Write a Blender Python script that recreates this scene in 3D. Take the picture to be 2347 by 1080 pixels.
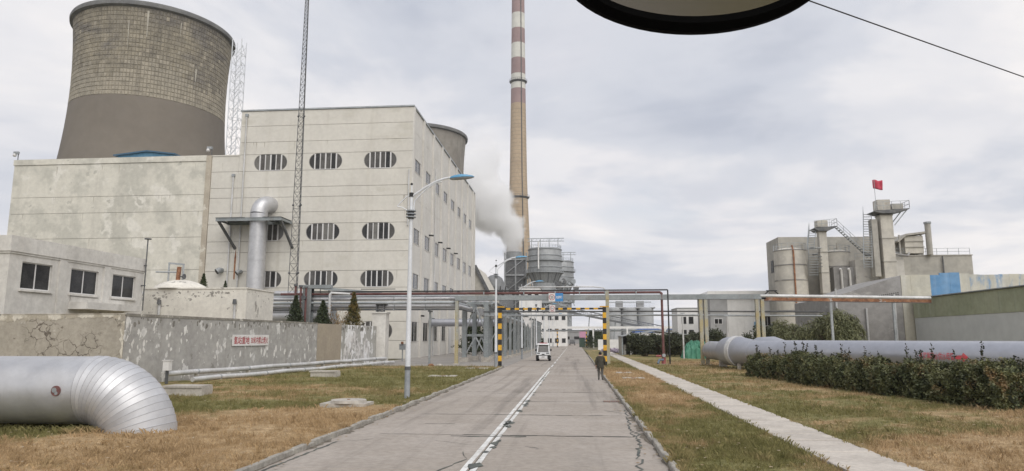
import bpy, bmesh, math, random
import numpy as np
from mathutils import Vector, Matrix, Euler
R = math.radians
random.seed(7)
rng = np.random.default_rng(11)
SC = bpy.context.scene
COL = SC.collection
for o in list(bpy.data.objects):
    bpy.data.objects.remove(o, do_unlink=True)

# ------------------------------------------------------------------ camera
CAM_H = 2.6
cam_data = bpy.data.cameras.new('camera')
cam = bpy.data.objects.new('camera', cam_data)
COL.objects.link(cam)
cam.location = (0, 0, CAM_H)
cam.rotation_euler = (R(90 + 8.513), 0, R(5.201))
cam_data.sensor_width = 36.0
cam_data.lens = 24.08
cam_data.clip_start = 0.05
cam_data.clip_end = 6000
SC.camera = cam

# ------------------------------------------------------------------ world: overcast sky
CLOUD_OFF = (0.8, 13.9, 0.7)
SUN_EL, SUN_AZ = 46.0, 152.0        # azimuth measured from +Y clockwise
world = bpy.data.worlds.new('World')
SC.world = world
world.use_nodes = True
wt = world.node_tree
wt.nodes.clear()
def wn(t, **k):
    n = wt.nodes.new(t)
    for a, b in k.items():
        setattr(n, a, b)
    return n
w_out = wn('ShaderNodeOutputWorld')
w_bg = wn('ShaderNodeBackground')
w_bg.inputs['Strength'].default_value = 0.10
sky = wn('ShaderNodeTexSky', sky_type='NISHITA')
sky.sun_disc = False
sky.sun_elevation = R(SUN_EL)
sky.sun_rotation = R(SUN_AZ)
sky.air_density = 1.0
sky.dust_density = 3.0
tc = wn('ShaderNodeTexCoord')
sep = wn('ShaderNodeSeparateXYZ')
wt.links.new(tc.outputs['Generated'], sep.inputs[0])
zmax = wn('ShaderNodeMath', operation='MAXIMUM')
wt.links.new(sep.outputs['Z'], zmax.inputs[0]); zmax.inputs[1].default_value = 0.0
zadd = wn('ShaderNodeMath', operation='ADD')
wt.links.new(zmax.outputs[0], zadd.inputs[0]); zadd.inputs[1].default_value = 0.16
dv = wn('ShaderNodeVectorMath', operation='DIVIDE')
cmb = wn('ShaderNodeCombineXYZ')
for i in range(3):
    wt.links.new(zadd.outputs[0], cmb.inputs[i])
wt.links.new(tc.outputs['Generated'], dv.inputs[0])
wt.links.new(cmb.outputs[0], dv.inputs[1])
def wnoise(scale, detail, rough, off, dist=0.3):
    mp = wn('ShaderNodeMapping')
    mp.inputs['Location'].default_value = off
    wt.links.new(dv.outputs[0], mp.inputs[0])
    n = wn('ShaderNodeTexNoise')
    n.inputs['Scale'].default_value = scale
    n.inputs['Detail'].default_value = detail
    n.inputs['Roughness'].default_value = rough
    n.inputs['Distortion'].default_value = dist
    wt.links.new(mp.outputs[0], n.inputs['Vector'])
    return n
def wramp(src, stops):
    r = wn('ShaderNodeValToRGB')
    els = r.color_ramp.elements
    while len(els) > 1:
        els.remove(els[-1])
    els[0].position = stops[0][0]; els[0].color = (*stops[0][1], 1)
    for p_, c_ in stops[1:]:
        e = els.new(p_); e.color = (*c_, 1)
    r.color_ramp.interpolation = 'EASE'
    wt.links.new(src, r.inputs[0])
    return r
# cloud deck brightness (radiance /0.10 because of the background strength)
n1 = wnoise(0.72, 6.0, 0.55, CLOUD_OFF, 0.35)
r1 = wramp(n1.outputs['Fac'], [(0.37, (3.95, 4.15, 4.7)), (0.45, (4.7, 4.85, 5.3)), (0.53, (5.85, 5.8, 5.98)), (0.63, (6.85, 6.6, 6.5))])
n2 = wnoise(1.9, 4.0, 0.5, (0.3, 7.7, 2.0), 0.5)
r2 = wramp(n2.outputs['Fac'], [(0.30, (0.90, 0.915, 0.94)), (0.52, (1, 1, 1)), (0.74, (1.05, 1.03, 1.02))])
mul = wn('ShaderNodeMix', data_type='RGBA', blend_type='MULTIPLY')
mul.inputs[0].default_value = 1.0
wt.links.new(r1.outputs[0], mul.inputs[6]); wt.links.new(r2.outputs[0], mul.inputs[7])
# thin gaps of clear sky between the clouds
n3 = wnoise(0.9, 3.0, 0.5, (9.0, 4.0, 1.0), 0.2)
r3 = wramp(n3.outputs['Fac'], [(0.58, (0, 0, 0)), (0.78, (0.35, 0.35, 0.35))])
mx = wn('ShaderNodeMix', data_type='RGBA')
wt.links.new(r3.outputs[0], mx.inputs[0])
wt.links.new(mul.outputs[2], mx.inputs[6]); wt.links.new(sky.outputs[0], mx.inputs[7])
wt.links.new(mx.outputs[2], w_bg.inputs['Color'])
wt.links.new(w_bg.outputs[0], w_out.inputs[0])

# ------------------------------------------------------------------ sun behind the cloud deck
sl = bpy.data.lights.new('sun', 'SUN')
sl.energy = 1.5
sl.angle = R(60)
sl.color = (1.0, 0.96, 0.90)
sun = bpy.data.objects.new('sun', sl)
COL.objects.link(sun)
az = R(SUN_AZ)
sdir = Vector((math.sin(az) * math.cos(R(SUN_EL)), math.cos(az) * math.cos(R(SUN_EL)), math.sin(R(SUN_EL))))
sun.rotation_euler = sdir.to_track_quat('Z', 'Y').to_euler()

SC.view_settings.view_transform = 'Standard'
SC.view_settings.look = 'None'
SC.view_settings.gamma = 1
SC.view_settings.exposure = 0.55
SC.view_settings.use_curve_mapping = False
SC.render.engine = 'CYCLES'
SC.cycles.max_bounces = 12
SC.cycles.diffuse_bounces = 3
SC.cycles.glossy_bounces = 3
SC.cycles.volume_bounces = 12
SC.cycles.transparent_max_bounces = 8

# ------------------------------------------------------------------ helpers
def tag(o, label=None, cat=None, group=None, kind=None):
    if label: o['label'] = label
    if cat: o['category'] = cat
    if group: o['group'] = group
    if kind: o['kind'] = kind
    return o
def empty(name, loc, label=None, cat=None, group=None):
    o = bpy.data.objects.new(name, None)
    o.empty_display_size = 0.2
    o.location = loc
    COL.objects.link(o)
    return tag(o, label, cat, group)
def link(name, me, mats, parent=None):
    o = bpy.data.objects.new(name, me)
    COL.objects.link(o)
    if mats is not None:
        for m in (mats if isinstance(mats, (list, tuple)) else [mats]):
            me.materials.append(m)
    if parent is not None:
        o.parent = parent
        if parent.type == 'EMPTY':
            o.matrix_parent_inverse = Matrix.Translation(parent.location).inverted()
    return o
def copy_tree(o, loc, rz=0.0, parent=None, top=True):
    c = o.copy()
    COL.objects.link(c)
    if top:
        c.location = loc
        c.rotation_euler = (0, 0, rz)
    else:
        c.parent = parent
        c.matrix_parent_inverse = o.matrix_parent_inverse.copy()
    for ch in o.children:
        copy_tree(ch, None, 0, c, False)
    return c
class MB:
    def __init__(s):
        s.v = []; s.f = []; s.m = []; s.mi = 0
    def add(s, vs, fs):
        b = len(s.v)
        s.v.extend([tuple(p) for p in vs])
        for f in fs:
            s.f.append(tuple(i + b for i in f)); s.m.append(s.mi)
        return s
    def box(s, x0, x1, y0, y1, z0, z1):
        return s.add([(x0,y0,z0),(x1,y0,z0),(x1,y1,z0),(x0,y1,z0),(x0,y0,z1),(x1,y0,z1),(x1,y1,z1),(x0,y1,z1)],
                     [(0,3,2,1),(4,5,6,7),(0,1,5,4),(1,2,6,5),(2,3,7,6),(3,0,4,7)])
    def bar(s, p0, p1, w, h=None, up=(0,0,1)):
        p0, p1 = Vector(p0), Vector(p1); h = h or w
        d = (p1 - p0)
        if d.length < 1e-6: return s
        d.normalize(); u = Vector(up)
        if abs(d.dot(u)) > 0.98: u = Vector((0,1,0))
        a = d.cross(u).normalized(); b = a.cross(d).normalized()
        vs = []
        for p in (p0, p1):
            for sx, sy in ((-1,-1),(1,-1),(1,1),(-1,1)):
                vs.append(p + a*(sx*w/2) + b*(sy*h/2))
        return s.add(vs, [(0,1,2,3),(7,6,5,4),(0,4,5,1),(1,5,6,2),(2,6,7,3),(3,7,4,0)])
    def tube(s, pts, r, n=10, cap=True):
        pts = [Vector(p) for p in pts]; N = len(pts)
        rs = r if isinstance(r, (list, tuple)) else [r]*N
        vs = []; prev = None
        for i, p in enumerate(pts):
            if i == 0: d = pts[1]-pts[0]
            elif i == N-1: d = pts[-1]-pts[-2]
            else: d = (pts[i+1]-p).normalized() + (p-pts[i-1]).normalized()
            d.normalize()
            if prev is None:
                u = Vector((0,0,1)) if abs(d.z) < .9 else Vector((0,1,0))
                a = d.cross(u).normalized()
            else:
                a = (prev - d*prev.dot(d)).normalized()
            prev = a; b = d.cross(a)
            k = 1.0
            if 0 < i < N-1:
                cs = (pts[i+1]-p).normalized().dot((p-pts[i-1]).normalized())
                k = 1/max(.5, math.sqrt(max(.01,(1+cs)/2)))
            for j in range(n):
                t = 2*math.pi*j/n
                vs.append(p + (a*math.cos(t)+b*math.sin(t))*rs[i])
        fs = []
        for i in range(N-1):
            for j in range(n):
                fs.append((i*n+j, i*n+(j+1)%n, (i+1)*n+(j+1)%n, (i+1)*n+j))
        if cap:
            fs.append(tuple(range(n))[::-1]); fs.append(tuple((N-1)*n+j for j in range(n)))
        return s.add(vs, fs)
    def cyl(s, p0, p1, r0, r1=None, n=12, cap=True):
        return s.tube([p0, p1], [r0, r0 if r1 is None else r1], n, cap)
    def lathe(s, prof, c=(0,0,0), n=32, a0=0.0, a1=2*math.pi):
        full = abs(a1-a0-2*math.pi) < 1e-6
        m = n if full else n+1
        vs = []
        for (r, z) in prof:
            for j in range(m):
                t = a0+(a1-a0)*j/n
                vs.append((c[0]+r*math.cos(t), c[1]+r*math.sin(t), c[2]+z))
        fs = []
        for i in range(len(prof)-1):
            for j in range(n):
                k = (j+1) % m
                fs.append((i*m+j, i*m+k, (i+1)*m+k, (i+1)*m+j))
        return s.add(vs, fs)
    def prism(s, poly, f0, f1):
        """poly: 2D points; f0/f1 map (a,b) to 3D for the two ends"""
        n = len(poly)
        vs = [f0(*p) for p in poly] + [f1(*p) for p in poly]
        fs = [tuple(range(n))[::-1], tuple(range(n, 2*n))]
        for i in range(n):
            j = (i+1) % n
            fs.append((i, j, n+j, n+i))
        return s.add(vs, fs)
    def sphere(s, c, r, nu=12, nv=8):
        rx, ry, rz = r if isinstance(r, (list, tuple)) else (r, r, r)
        vs = [(c[0], c[1], c[2]-rz)]
        for i in range(1, nv):
            p = math.pi*i/nv
            for j in range(nu):
                t = 2*math.pi*j/nu
                vs.append((c[0]+rx*math.sin(p)*math.cos(t), c[1]+ry*math.sin(p)*math.sin(t), c[2]-rz*math.cos(p)))
        vs.append((c[0], c[1], c[2]+rz)); L = len(vs)-1
        fs = []
        for j in range(nu):
            fs.append((0, 1+(j+1)%nu, 1+j)); fs.append((L, L-nu+j, L-nu+(j+1)%nu))
        for i in range(nv-2):
            for j in range(nu):
                a = 1+i*nu
                fs.append((a+j, a+(j+1)%nu, a+nu+(j+1)%nu, a+nu+j))
        return s.add(vs, fs)
    def mesh(s, name, smooth=False, fix=True):
        me = bpy.data.meshes.new(name)
        me.from_pydata(s.v, [], s.f)
        if fix:
            bm = bmesh.new(); bm.from_mesh(me)
            bmesh.ops.recalc_face_normals(bm, faces=bm.faces)
            bm.to_mesh(me); bm.free()
        if any(s.m):
            me.polygons.foreach_set('material_index', s.m)
        if smooth:
            me.shade_smooth()
            me.set_sharp_from_angle(angle=R(40))
        me.update()
        return me
    def build(s, name, mats, parent=None, smooth=False, kind=None):
        o = link(name, s.mesh(name, smooth), mats, parent)
        if kind: o['kind'] = kind
        return o
def mb(): return MB()
def piece(name, me, parent, loc=(0,0,0), rot=(0,0,0), scale=(1,1,1)):
    """a shared-mesh piece placed in world space under a parent standing at the origin"""
    o = bpy.data.objects.new(name, me)
    COL.objects.link(o)
    o.location = loc; o.rotation_euler = rot; o.scale = scale
    if parent is not None:
        o.parent = parent
        if parent.type == 'EMPTY':
            o.matrix_parent_inverse = Matrix.Translation(parent.location).inverted()
    return o

# ------------------------------------------------------------------ materials
MATS = {}
def mat(name, c1, c2=None, scale=0.5, rough=0.8, metal=0.0, fine=0.12, fscale=9.0, bump=0.0, bscale=30.0,
        streak=None, sfac=0.5, sscale=1.2, sstretch=(1,1,.05), patch=None, pscale=1.0, pth=0.58, psoft=0.02, pstretch=(1,1,1), ramp=(0.38,0.62),
        patch2=None, p2scale=3.0, p2th=0.62, spec=0.5, crack=None, cscale=1.0):
    m = bpy.data.materials.new(name); m.use_nodes = True
    nt = m.node_tree; N = nt.nodes; L = nt.links
    b = N['Principled BSDF']
    geo = N.new('ShaderNodeNewGeometry')
    pos = geo.outputs['Position']
    def noise(sc, det=4, ro=.55, vec=pos, stretch=None, off=0):
        n = N.new('ShaderNodeTexNoise')
        n.inputs['Scale'].default_value = sc; n.inputs['Detail'].default_value = det; n.inputs['Roughness'].default_value = ro
        mp = N.new('ShaderNodeMapping')
        mp.inputs['Location'].default_value = (off*1.7, off*3.1, off*0.9)
        if stretch: mp.inputs['Scale'].default_value = stretch
        L.new(vec, mp.inputs[0]); L.new(mp.outputs[0], n.inputs['Vector'])
        return n.outputs['Fac']
    def maprange(src, a, c, lo=0.0, hi=1.0):
        n = N.new('ShaderNodeMapRange'); n.interpolation_type = 'SMOOTHSTEP'
        n.inputs[1].default_value = a; n.inputs[2].default_value = c
        n.inputs[3].default_value = lo; n.inputs[4].default_value = hi
        L.new(src, n.inputs[0]); return n.outputs[0]
    def mix(fac, a, c, mode='MIX'):
        n = N.new('ShaderNodeMix'); n.data_type = 'RGBA'; n.blend_type = mode
        if isinstance(fac, float): n.inputs[0].default_value = fac
        else: L.new(fac, n.inputs[0])
        for i, x in ((6, a), (7, c)):
            if isinstance(x, tuple): n.inputs[i].default_value = (*x, 1)
            else: L.new(x, n.inputs[i])
        return n.outputs[2]
    off = (sum(map(ord, name)) % 50)
    col = tuple(c1)
    if c2 is not None:
        col = mix(maprange(noise(scale, 5, .6, off=off), *ramp), tuple(c1), tuple(c2))
    if streak is not None:
        s_ = noise(sscale, 4, .6, stretch=sstretch, off=off+3)
        col = mix(maprange(s_, .5, .78, 0, sfac), col, tuple(streak))
    if patch is not None:
        p_ = noise(pscale, 6, .62, stretch=pstretch, off=off+7)
        col = mix(maprange(p_, pth, pth+psoft), col, tuple(patch))
    if patch2 is not None:
        p_ = noise(p2scale, 5, .6, off=off+13)
        col = mix(maprange(p_, p2th, p2th+.04), col, tuple(patch2))
    if crack is not None:
        wv = N.new('ShaderNodeTexNoise'); wv.inputs['Scale'].default_value = cscale*1.5; L.new(pos, wv.inputs['Vector'])
        ad = N.new('ShaderNodeVectorMath'); ad.operation = 'MULTIPLY_ADD'; L.new(wv.outputs['Color'], ad.inputs[0]); ad.inputs[1].default_value = (.9/cscale,)*3; L.new(pos, ad.inputs[2])
        vo = N.new('ShaderNodeTexVoronoi'); vo.feature = 'DISTANCE_TO_EDGE'; vo.inputs['Scale'].default_value = cscale; L.new(ad.outputs[0], vo.inputs['Vector'])
        ln = maprange(vo.outputs['Distance'], .008, .045, 1, 0)
        zone = maprange(noise(.35*cscale, 3, .5, off=off+21), .44, .58)
        mm = N.new('ShaderNodeMath'); mm.operation = 'MULTIPLY'; L.new(ln, mm.inputs[0]); L.new(zone, mm.inputs[1])
        col = mix(mm.outputs[0], col, tuple(crack))
    if fine:
        f_ = maprange(noise(fscale, 4, .65, off=off+5), .25, .75, 1-fine, 1+fine)
        n = N.new('ShaderNodeVectorMath'); n.operation = 'SCALE'
        if isinstance(col, tuple):
            n.inputs[0].default_value = col
        else: L.new(col, n.inputs[0])
        L.new(f_, n.inputs['Scale'])
        col = n.outputs[0]
    if isinstance(col, tuple): b.inputs['Base Color'].default_value = (*col, 1)
    else: L.new(col, b.inputs['Base Color'])
    b.inputs['Roughness'].default_value = rough
    b.inputs['Metallic'].default_value = metal
    b.inputs['Specular IOR Level'].default_value = spec
    if fine:
        rr = maprange(noise(fscale*.5, 3, .5, off=off+9), .3, .7, max(0.02, rough-.08), min(1, rough+.08))
        L.new(rr, b.inputs['Roughness'])
    if bump:
        bn = N.new('ShaderNodeBump'); bn.inputs['Strength'].default_value = bump; bn.inputs['Distance'].default_value = .02
        L.new(noise(bscale, 5, .6, off=off+2), bn.inputs['Height']); L.new(bn.outputs[0], b.inputs['Normal'])
    MATS[name] = m
    return m

M_ROAD = mat('road_concrete', (.32,.28,.24), (.37,.328,.288), .35, .85, fine=.12, fscale=6, bump=.25, bscale=40, streak=(.17,.15,.13), sfac=.75, sscale=1.5, sstretch=(1,.035,1), patch2=(.17,.15,.13), p2scale=.8, p2th=.70, patch=(.20,.184,.165), pscale=.22, pth=.60, psoft=.25, pstretch=(1.6,.35,1))
M_KERB = mat('kerb_concrete', (.36,.34,.30), (.27,.25,.22), 1.3, .9, fine=.22, fscale=7, bump=.5, bscale=18, patch=(.15,.14,.10), pscale=2.5, pth=.62, psoft=.12)
M_PATH = mat('path_concrete', (.52,.475,.42), (.43,.39,.345), 1.0, .9, fine=.12, fscale=8, bump=.4, bscale=25, patch=(.30,.28,.24), pscale=1.7, pth=.62, psoft=.15)
M_APRON = mat('apron_concrete', (.28,.26,.235), (.33,.305,.28), .25, .88, fine=.10, fscale=4, bump=.2)
M_PAINT = mat('white_road_paint', (.72,.72,.70), (.55,.54,.51), 1.8, .7, fine=.12, patch=(.36,.34,.31), pscale=4.0, pth=.58, psoft=.08)
M_TAR = mat('tar_filler', (.06,.065,.06), (.11,.12,.10), 2.0, .7, fine=.2)
M_SOIL = mat('soil', (.16,.13,.08), (.11,.11,.05), .4, .95, fine=.3, bump=.5)
M_SILVER = mat('galvanised_cladding', (.56,.56,.57), (.50,.50,.51), .7, .46, .60, fine=.06, fscale=3, bump=.04, bscale=5)
M_GORE = [mat('galvanised_gore_%d' % i, c, tuple(x*.93 for x in c), .9, r_, .55, fine=.06, fscale=3) for i, (c, r_) in enumerate((((.57,.572,.585), .52), ((.52,.522,.535), .56), ((.61,.612,.625), .48)))]
M_PIPEGREY = mat('grey_painted_pipe', (.40,.41,.45), (.36,.37,.41), .35, .40, .45, fine=.05, fscale=3)
M_PIPEWHITE = mat('white_pipe', (.62,.62,.62), (.5,.5,.49), .8, .5, .2, fine=.1, streak=(.30,.25,.2), sfac=.4)
M_STEEL = mat('grey_steel', (.30,.325,.33), (.24,.26,.265), .8, .6, .25, fine=.15, streak=(.20,.15,.10), sfac=.35)
M_DARKSTEEL = mat('dark_steel', (.10,.105,.11), (.15,.15,.15), 1.1, .6, .3, fine=.2)
M_GALV = mat('weathered_galvanised', (.40,.42,.43), (.32,.34,.35), .9, .5, .4, fine=.15)
M_RUST = mat('rusty_steel', (.20,.09,.05), (.34,.17,.09), 2.0, .85, .1, fine=.25, patch=(.45,.42,.38), pscale=1.2, pth=.60, psoft=.1)
M_BROWNPIPE = mat('oxide_red_pipe', (.115,.045,.043), (.165,.075,.068), 1.0, .6, .1, fine=.2)
M_REDPIPE = mat('red_pipe', (.27,.06,.06), (.33,.14,.13), 1.5, .6, 0, fine=.2)
M_BLACK = mat('black_paint', (.02,.02,.02), None, rough=.6, fine=.2)
M_YELLOW = mat('yellow_paint', (.70,.40,.03), (.62,.32,.02), 2.0, .6, fine=.12)
M_POLE = mat('lamp_pole_white', (.70,.72,.75), (.62,.64,.66), 1.0, .45, .1, fine=.06)
M_POLEGREY = mat('lamp_pole_grey', (.33,.35,.37), (.27,.29,.31), 1.0, .5, .2, fine=.1)
M_LAMPBLUE = mat('lamp_blue', (.08,.27,.45), (.12,.32,.5), 1.0, .4, fine=.1)
M_LENS = mat('lamp_lens', (.32,.34,.36), None, rough=.3, fine=.1)
M_WHITEWALL = mat('cream_facade_panel', (.66,.635,.575), (.61,.585,.53), .16, .85, fine=.05, fscale=2.0, streak=(.52,.49,.42), sfac=.5, sscale=.8, bump=.12, bscale=12, patch=(.57,.545,.48), pscale=.12, pth=.55, psoft=.12, pstretch=(1,1,3))
M_PATCHWALL = mat('patchy_render', (.53,.515,.455), (.66,.635,.56), .22, .9, fine=.08, fscale=1.6, patch=(.72,.695,.63), pscale=.32, pth=.55, psoft=.09, streak=(.44,.42,.37), sfac=.6, sscale=.35, ramp=(.42,.56), bump=.15, bscale=8, patch2=(.49,.475,.42), p2scale=.5, p2th=.62)
M_SIDEWALL = mat('side_facade', (.66,.64,.60), (.60,.58,.54), .25, .85, fine=.06, fscale=2.0, streak=(.44,.42,.38), sfac=.45, sscale=.9, bump=.12, bscale=12)
M_OFFWHITE = mat('dirty_white_render', (.66,.64,.60), (.58,.56,.52), .5, .88, fine=.10, fscale=3, streak=(.38,.36,.33), sfac=.5, sscale=1.0, bump=.2, bscale=14)
M_PLASTER = mat('flaking_white_plaster', (.72,.69,.62), (.64,.61,.55), .8, .88, fine=.08, fscale=4, streak=(.45,.42,.36), sfac=.35, sscale=1.4, patch=(.33,.31,.28), pscale=.9, pth=.61, psoft=.03, pstretch=(1,1,1.9), bump=.25, bscale=10)
M_WALLGREY = mat('peeling_grey_wall', (.335,.325,.31), (.39,.38,.36), .5, .9, fine=.13, fscale=3, streak=(.22,.205,.18), sfac=.5, sscale=1.1, patch=(.60,.59,.57), pscale=1.5, pth=.60, psoft=.01, pstretch=(1,1,.6), bump=.3, bscale=9, patch2=(.25,.24,.22), p2scale=1.1, p2th=.66)
M_WALLBROWN = mat('cracked_brown_render', (.33,.30,.25), (.39,.355,.30), .6, .92, fine=.14, fscale=4, patch=(.20,.175,.14), pscale=1.4, pth=.63, psoft=.02, pstretch=(1,1,2.2), bump=.4, bscale=8, patch2=(.48,.45,.40), p2scale=1.6, p2th=.66, crack=(.12,.10,.08), cscale=1.6)
M_WALLTAN = mat('tan_patched_render', (.36,.31,.24), (.33,.285,.225), .9, .92, fine=.08, fscale=5, streak=(.27,.23,.18), sfac=.35, bump=.2)
M_WALLPEEL = mat('peeled_white_wall', (.36,.355,.33), (.41,.405,.385), .5, .9, fine=.12, fscale=3, patch=(.74,.74,.74), pscale=.62, pth=.50, psoft=.015, pstretch=(1,1,.45), streak=(.22,.2,.17), sfac=.5, sscale=1.3, bump=.25)
M_COPING = mat('wall_coping_flaking', (.60,.56,.48), (.40,.36,.29), 1.2, .9, fine=.15, ramp=(.45,.55), patch=(.27,.25,.22), pscale=2, pth=.6, psoft=.05)
M_GLASS = mat('dusty_window_glass', (.085,.08,.075), (.12,.115,.11), 1.1, .12, fine=.15, fscale=1.5, spec=.3)
M_GLASSDK = mat('dark_window_glass', (.03,.03,.032), (.05,.05,.05), 1.0, .12, fine=.2, spec=.25)
M_FRAME = mat('white_window_frame', (.68,.67,.66), None, rough=.5, fine=.05)
M_FRAMEDK = mat('grey_window_frame', (.24,.235,.23), None, rough=.5, fine=.1)
M_CTLOW = mat('coated_tower_shell', (.178,.155,.128), (.195,.17,.14), .05, .85, fine=.04, fscale=.4)
M_CTPALE = mat('tower_pale_panel', (.35,.312,.245), (.30,.27,.215), .12, .9, fine=.22, fscale=.7, streak=(.22,.195,.155), sfac=.6, sscale=.3)
M_CTPANEL = mat('tower_concrete_panel', (.30,.265,.20), (.235,.21,.165), .09, .9, fine=.26, fscale=.7, streak=(.14,.125,.10), sfac=.8, sscale=.28, patch=(.17,.155,.135), pscale=.06, pth=.47, psoft=.18, pstretch=(1,1,2.4))
M_CTJOINT = mat('tower_joint', (.27,.24,.19), (.22,.198,.16), .08, .95, fine=.1, fscale=.5)
M_CTRIM = mat('tower_rim', (.13,.13,.13), (.17,.17,.165), .2, .9, fine=.1, fscale=.6)
M_CT2 = mat('stained_tower_shell', (.27,.25,.22), (.22,.20,.175), .1, .9, fine=.12, fscale=.4, streak=(.13,.12,.105), sfac=.8, sscale=.25)
M_CHIM = mat('chimney_concrete', (.44,.34,.235), (.40,.31,.215), .06, .9, fine=.10, fscale=.5, streak=(.27,.22,.17), sfac=.4, sscale=.3)
M_CHRED = mat('chimney_red_band', (.31,.22,.212), (.28,.20,.195), .1, .85, fine=.06, fscale=.4)
M_CHWHITE = mat('chimney_white_band', (.62,.61,.55), (.56,.55,.50), .1, .85, fine=.06, fscale=.4)
M_ABS = mat('absorber_shell', (.33,.34,.345), (.27,.28,.285), .15, .6, .25, fine=.12, fscale=.6, streak=(.20,.2,.2), sfac=.5, sscale=.4)
M_CEM = mat('cement_dust_grey', (.42,.40,.355), (.365,.35,.315), .2, .95, fine=.12, fscale=1.2, streak=(.25,.24,.215), sfac=.5, sscale=.5)
M_CEMLIGHT = mat('cement_dust_light', (.56,.53,.465), (.49,.465,.415), .4, .92, fine=.10, fscale=1.5, streak=(.33,.31,.27), sfac=.45, sscale=.8, patch=(.38,.26,.17), pscale=.5, pth=.70, psoft=.05)
M_CEMWALL = mat('stained_concrete_wall', (.30,.29,.28), (.26,.25,.24), .3, .93, fine=.14, fscale=1.5, patch=(.44,.42,.39), pscale=.35, pth=.60, psoft=.09, pstretch=(1,1,2.2))
M_CEMWHITE = mat('smeared_white_wall', (.55,.53,.49), (.50,.48,.44), .3, .93, fine=.08, fscale=1.5, patch=(.33,.32,.30), pscale=.4, pth=.57, psoft=.08, pstretch=(1,1,2.6))
M_GREENSHEET = mat('green_cladding', (.27,.29,.19), (.33,.345,.235), .25, .7, .05, fine=.10, fscale=2, streak=(.45,.46,.38), sfac=.5, sscale=.9)
M_PALESHEET = mat('pale_cladding', (.52,.49,.40), (.46,.44,.37), .4, .75, fine=.08, fscale=2, streak=(.64,.63,.59), sfac=.7, sscale=1.2)
M_FADEDSHEET = mat('half_blue_cladding', (.52,.49,.40), (.47,.45,.38), .4, .75, fine=.08, fscale=2, streak=(.64,.63,.60), sfac=.6, sscale=1.2, patch=(.20,.31,.45), pscale=.9, pth=.50, psoft=.16, pstretch=(1.3,1.3,.45))
M_BLUESHEET = mat('blue_cladding', (.10,.24,.42), (.14,.28,.45), .6, .6, fine=.1, fscale=2, streak=(.30,.40,.52), sfac=.5, sscale=1.3)
M_SHEDWALL = mat('shed_lower_wall', (.52,.53,.51), (.48,.49,.475), .2, .85, fine=.06, fscale=1)
M_BLUEROOF = mat('blue_roof', (.06,.14,.45), (.08,.17,.5), .5, .6, fine=.1)
M_BLUEROOF2 = mat('teal_blue_roof', (.07,.20,.32), (.10,.24,.36), .5, .6, fine=.1, fscale=1)
M_FARSILO = mat('far_silo_concrete', (.42,.43,.44), (.37,.38,.39), .1, .9, fine=.08, fscale=.5, streak=(.30,.3,.3), sfac=.4, sscale=.3)
M_FARWHITE = mat('far_white_wall', (.80,.79,.77), (.74,.73,.71), .2, .9, fine=.06, fscale=1, streak=(.45,.44,.42), sfac=.35)
M_GREYWALL = mat('grey_render', (.40,.40,.40), (.36,.36,.36), .3, .9, fine=.08, fscale=1)
M_SIGNWHITE = mat('sign_white', (.72,.71,.70), (.64,.62,.60), 1.5, .6, fine=.06)
M_SIGNBLUE = mat('sign_blue', (.04,.22,.50), None, rough=.5, fine=.08)
M_SIGNRED = mat('sign_red', (.42,.04,.05), (.30,.04,.05), 3.0, .7, fine=.15)
M_PIPERED = mat('pipe_lettering_red', (.62,.08,.10), (.5,.1,.11), 3.0, .6, fine=.1)
M_TREEDK = mat('dark_conifer_leaf', (.035,.05,.022), (.055,.07,.03), 2.0, .8, fine=.3, fscale=8)
M_TREEGOLD = mat('yellowing_conifer_leaf', (.06,.065,.02), (.17,.12,.03), 1.8, .8, fine=.3, fscale=8)
M_HEDGE = mat('hedge_leaf', (.065,.078,.03), (.125,.128,.05), 1.4, .6, fine=.45, fscale=7, patch=(.21,.135,.06), pscale=.9, pth=.55, psoft=.14)
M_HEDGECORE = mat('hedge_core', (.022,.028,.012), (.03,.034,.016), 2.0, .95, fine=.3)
M_WILLOW = mat('willow_leaf', (.20,.205,.105), (.145,.155,.075), .9, .7, fine=.25, fscale=5)
M_BUSHDK = mat('dull_bush_leaf', (.07,.078,.04), (.045,.052,.028), .8, .8, fine=.3, fscale=4)
M_TWIG = mat('twig', (.16,.11,.06), (.22,.15,.07), 2.0, .9, fine=.2)
M_AUTUMN = mat('autumn_leaf', (.30,.17,.06), (.36,.24,.10), 2.0, .8, fine=.25)
M_BARK = mat('bark', (.09,.07,.05), (.13,.10,.075), 3.0, .95, fine=.25, bump=.6)
M_TARP = mat('green_tarpaulin', (.05,.20,.13), (.075,.235,.155), 1.5, .6, fine=.15)
M_FLAG = mat('red_flag', (.52,.06,.10), (.45,.05,.08), 1.5, .8, fine=.1)
M_RUBBER = mat('tyre_rubber', (.02,.02,.02), None, rough=.85, fine=.2)
M_CARWHITE = mat('white_car_paint', (.75,.75,.75), None, rough=.3, fine=.03)
M_HEADLAMP = mat('headlamp_glass', (.14,.15,.16), None, rough=.1, fine=.1)
M_CONCBOX = mat('manhole_concrete', (.47,.44,.39), (.38,.35,.31), 1.5, .9, fine=.15, bump=.4, patch=(.25,.22,.17), pscale=2.5, pth=.62, psoft=.1)
M_JACKET = mat('olive_jacket', (.045,.042,.03), (.06,.055,.04), 5.0, .9, fine=.2)
M_TROUSER = mat('grey_trousers', (.075,.07,.065), (.095,.09,.08), 5.0, .9, fine=.2)
M_HAIR = mat('black_hair', (.012,.011,.01), None, rough=.7, fine=.2)
M_SKIN = mat('skin', (.42,.26,.19), None, rough=.6, fine=.08)
M_SHOE = mat('black_shoe', (.02,.018,.016), None, rough=.6, fine=.2)
M_CONVEYOR = mat('conveyor_gallery_sheet', (.20,.205,.21), (.16,.165,.17), .3, .7, .1, fine=.1, fscale=1)
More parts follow.
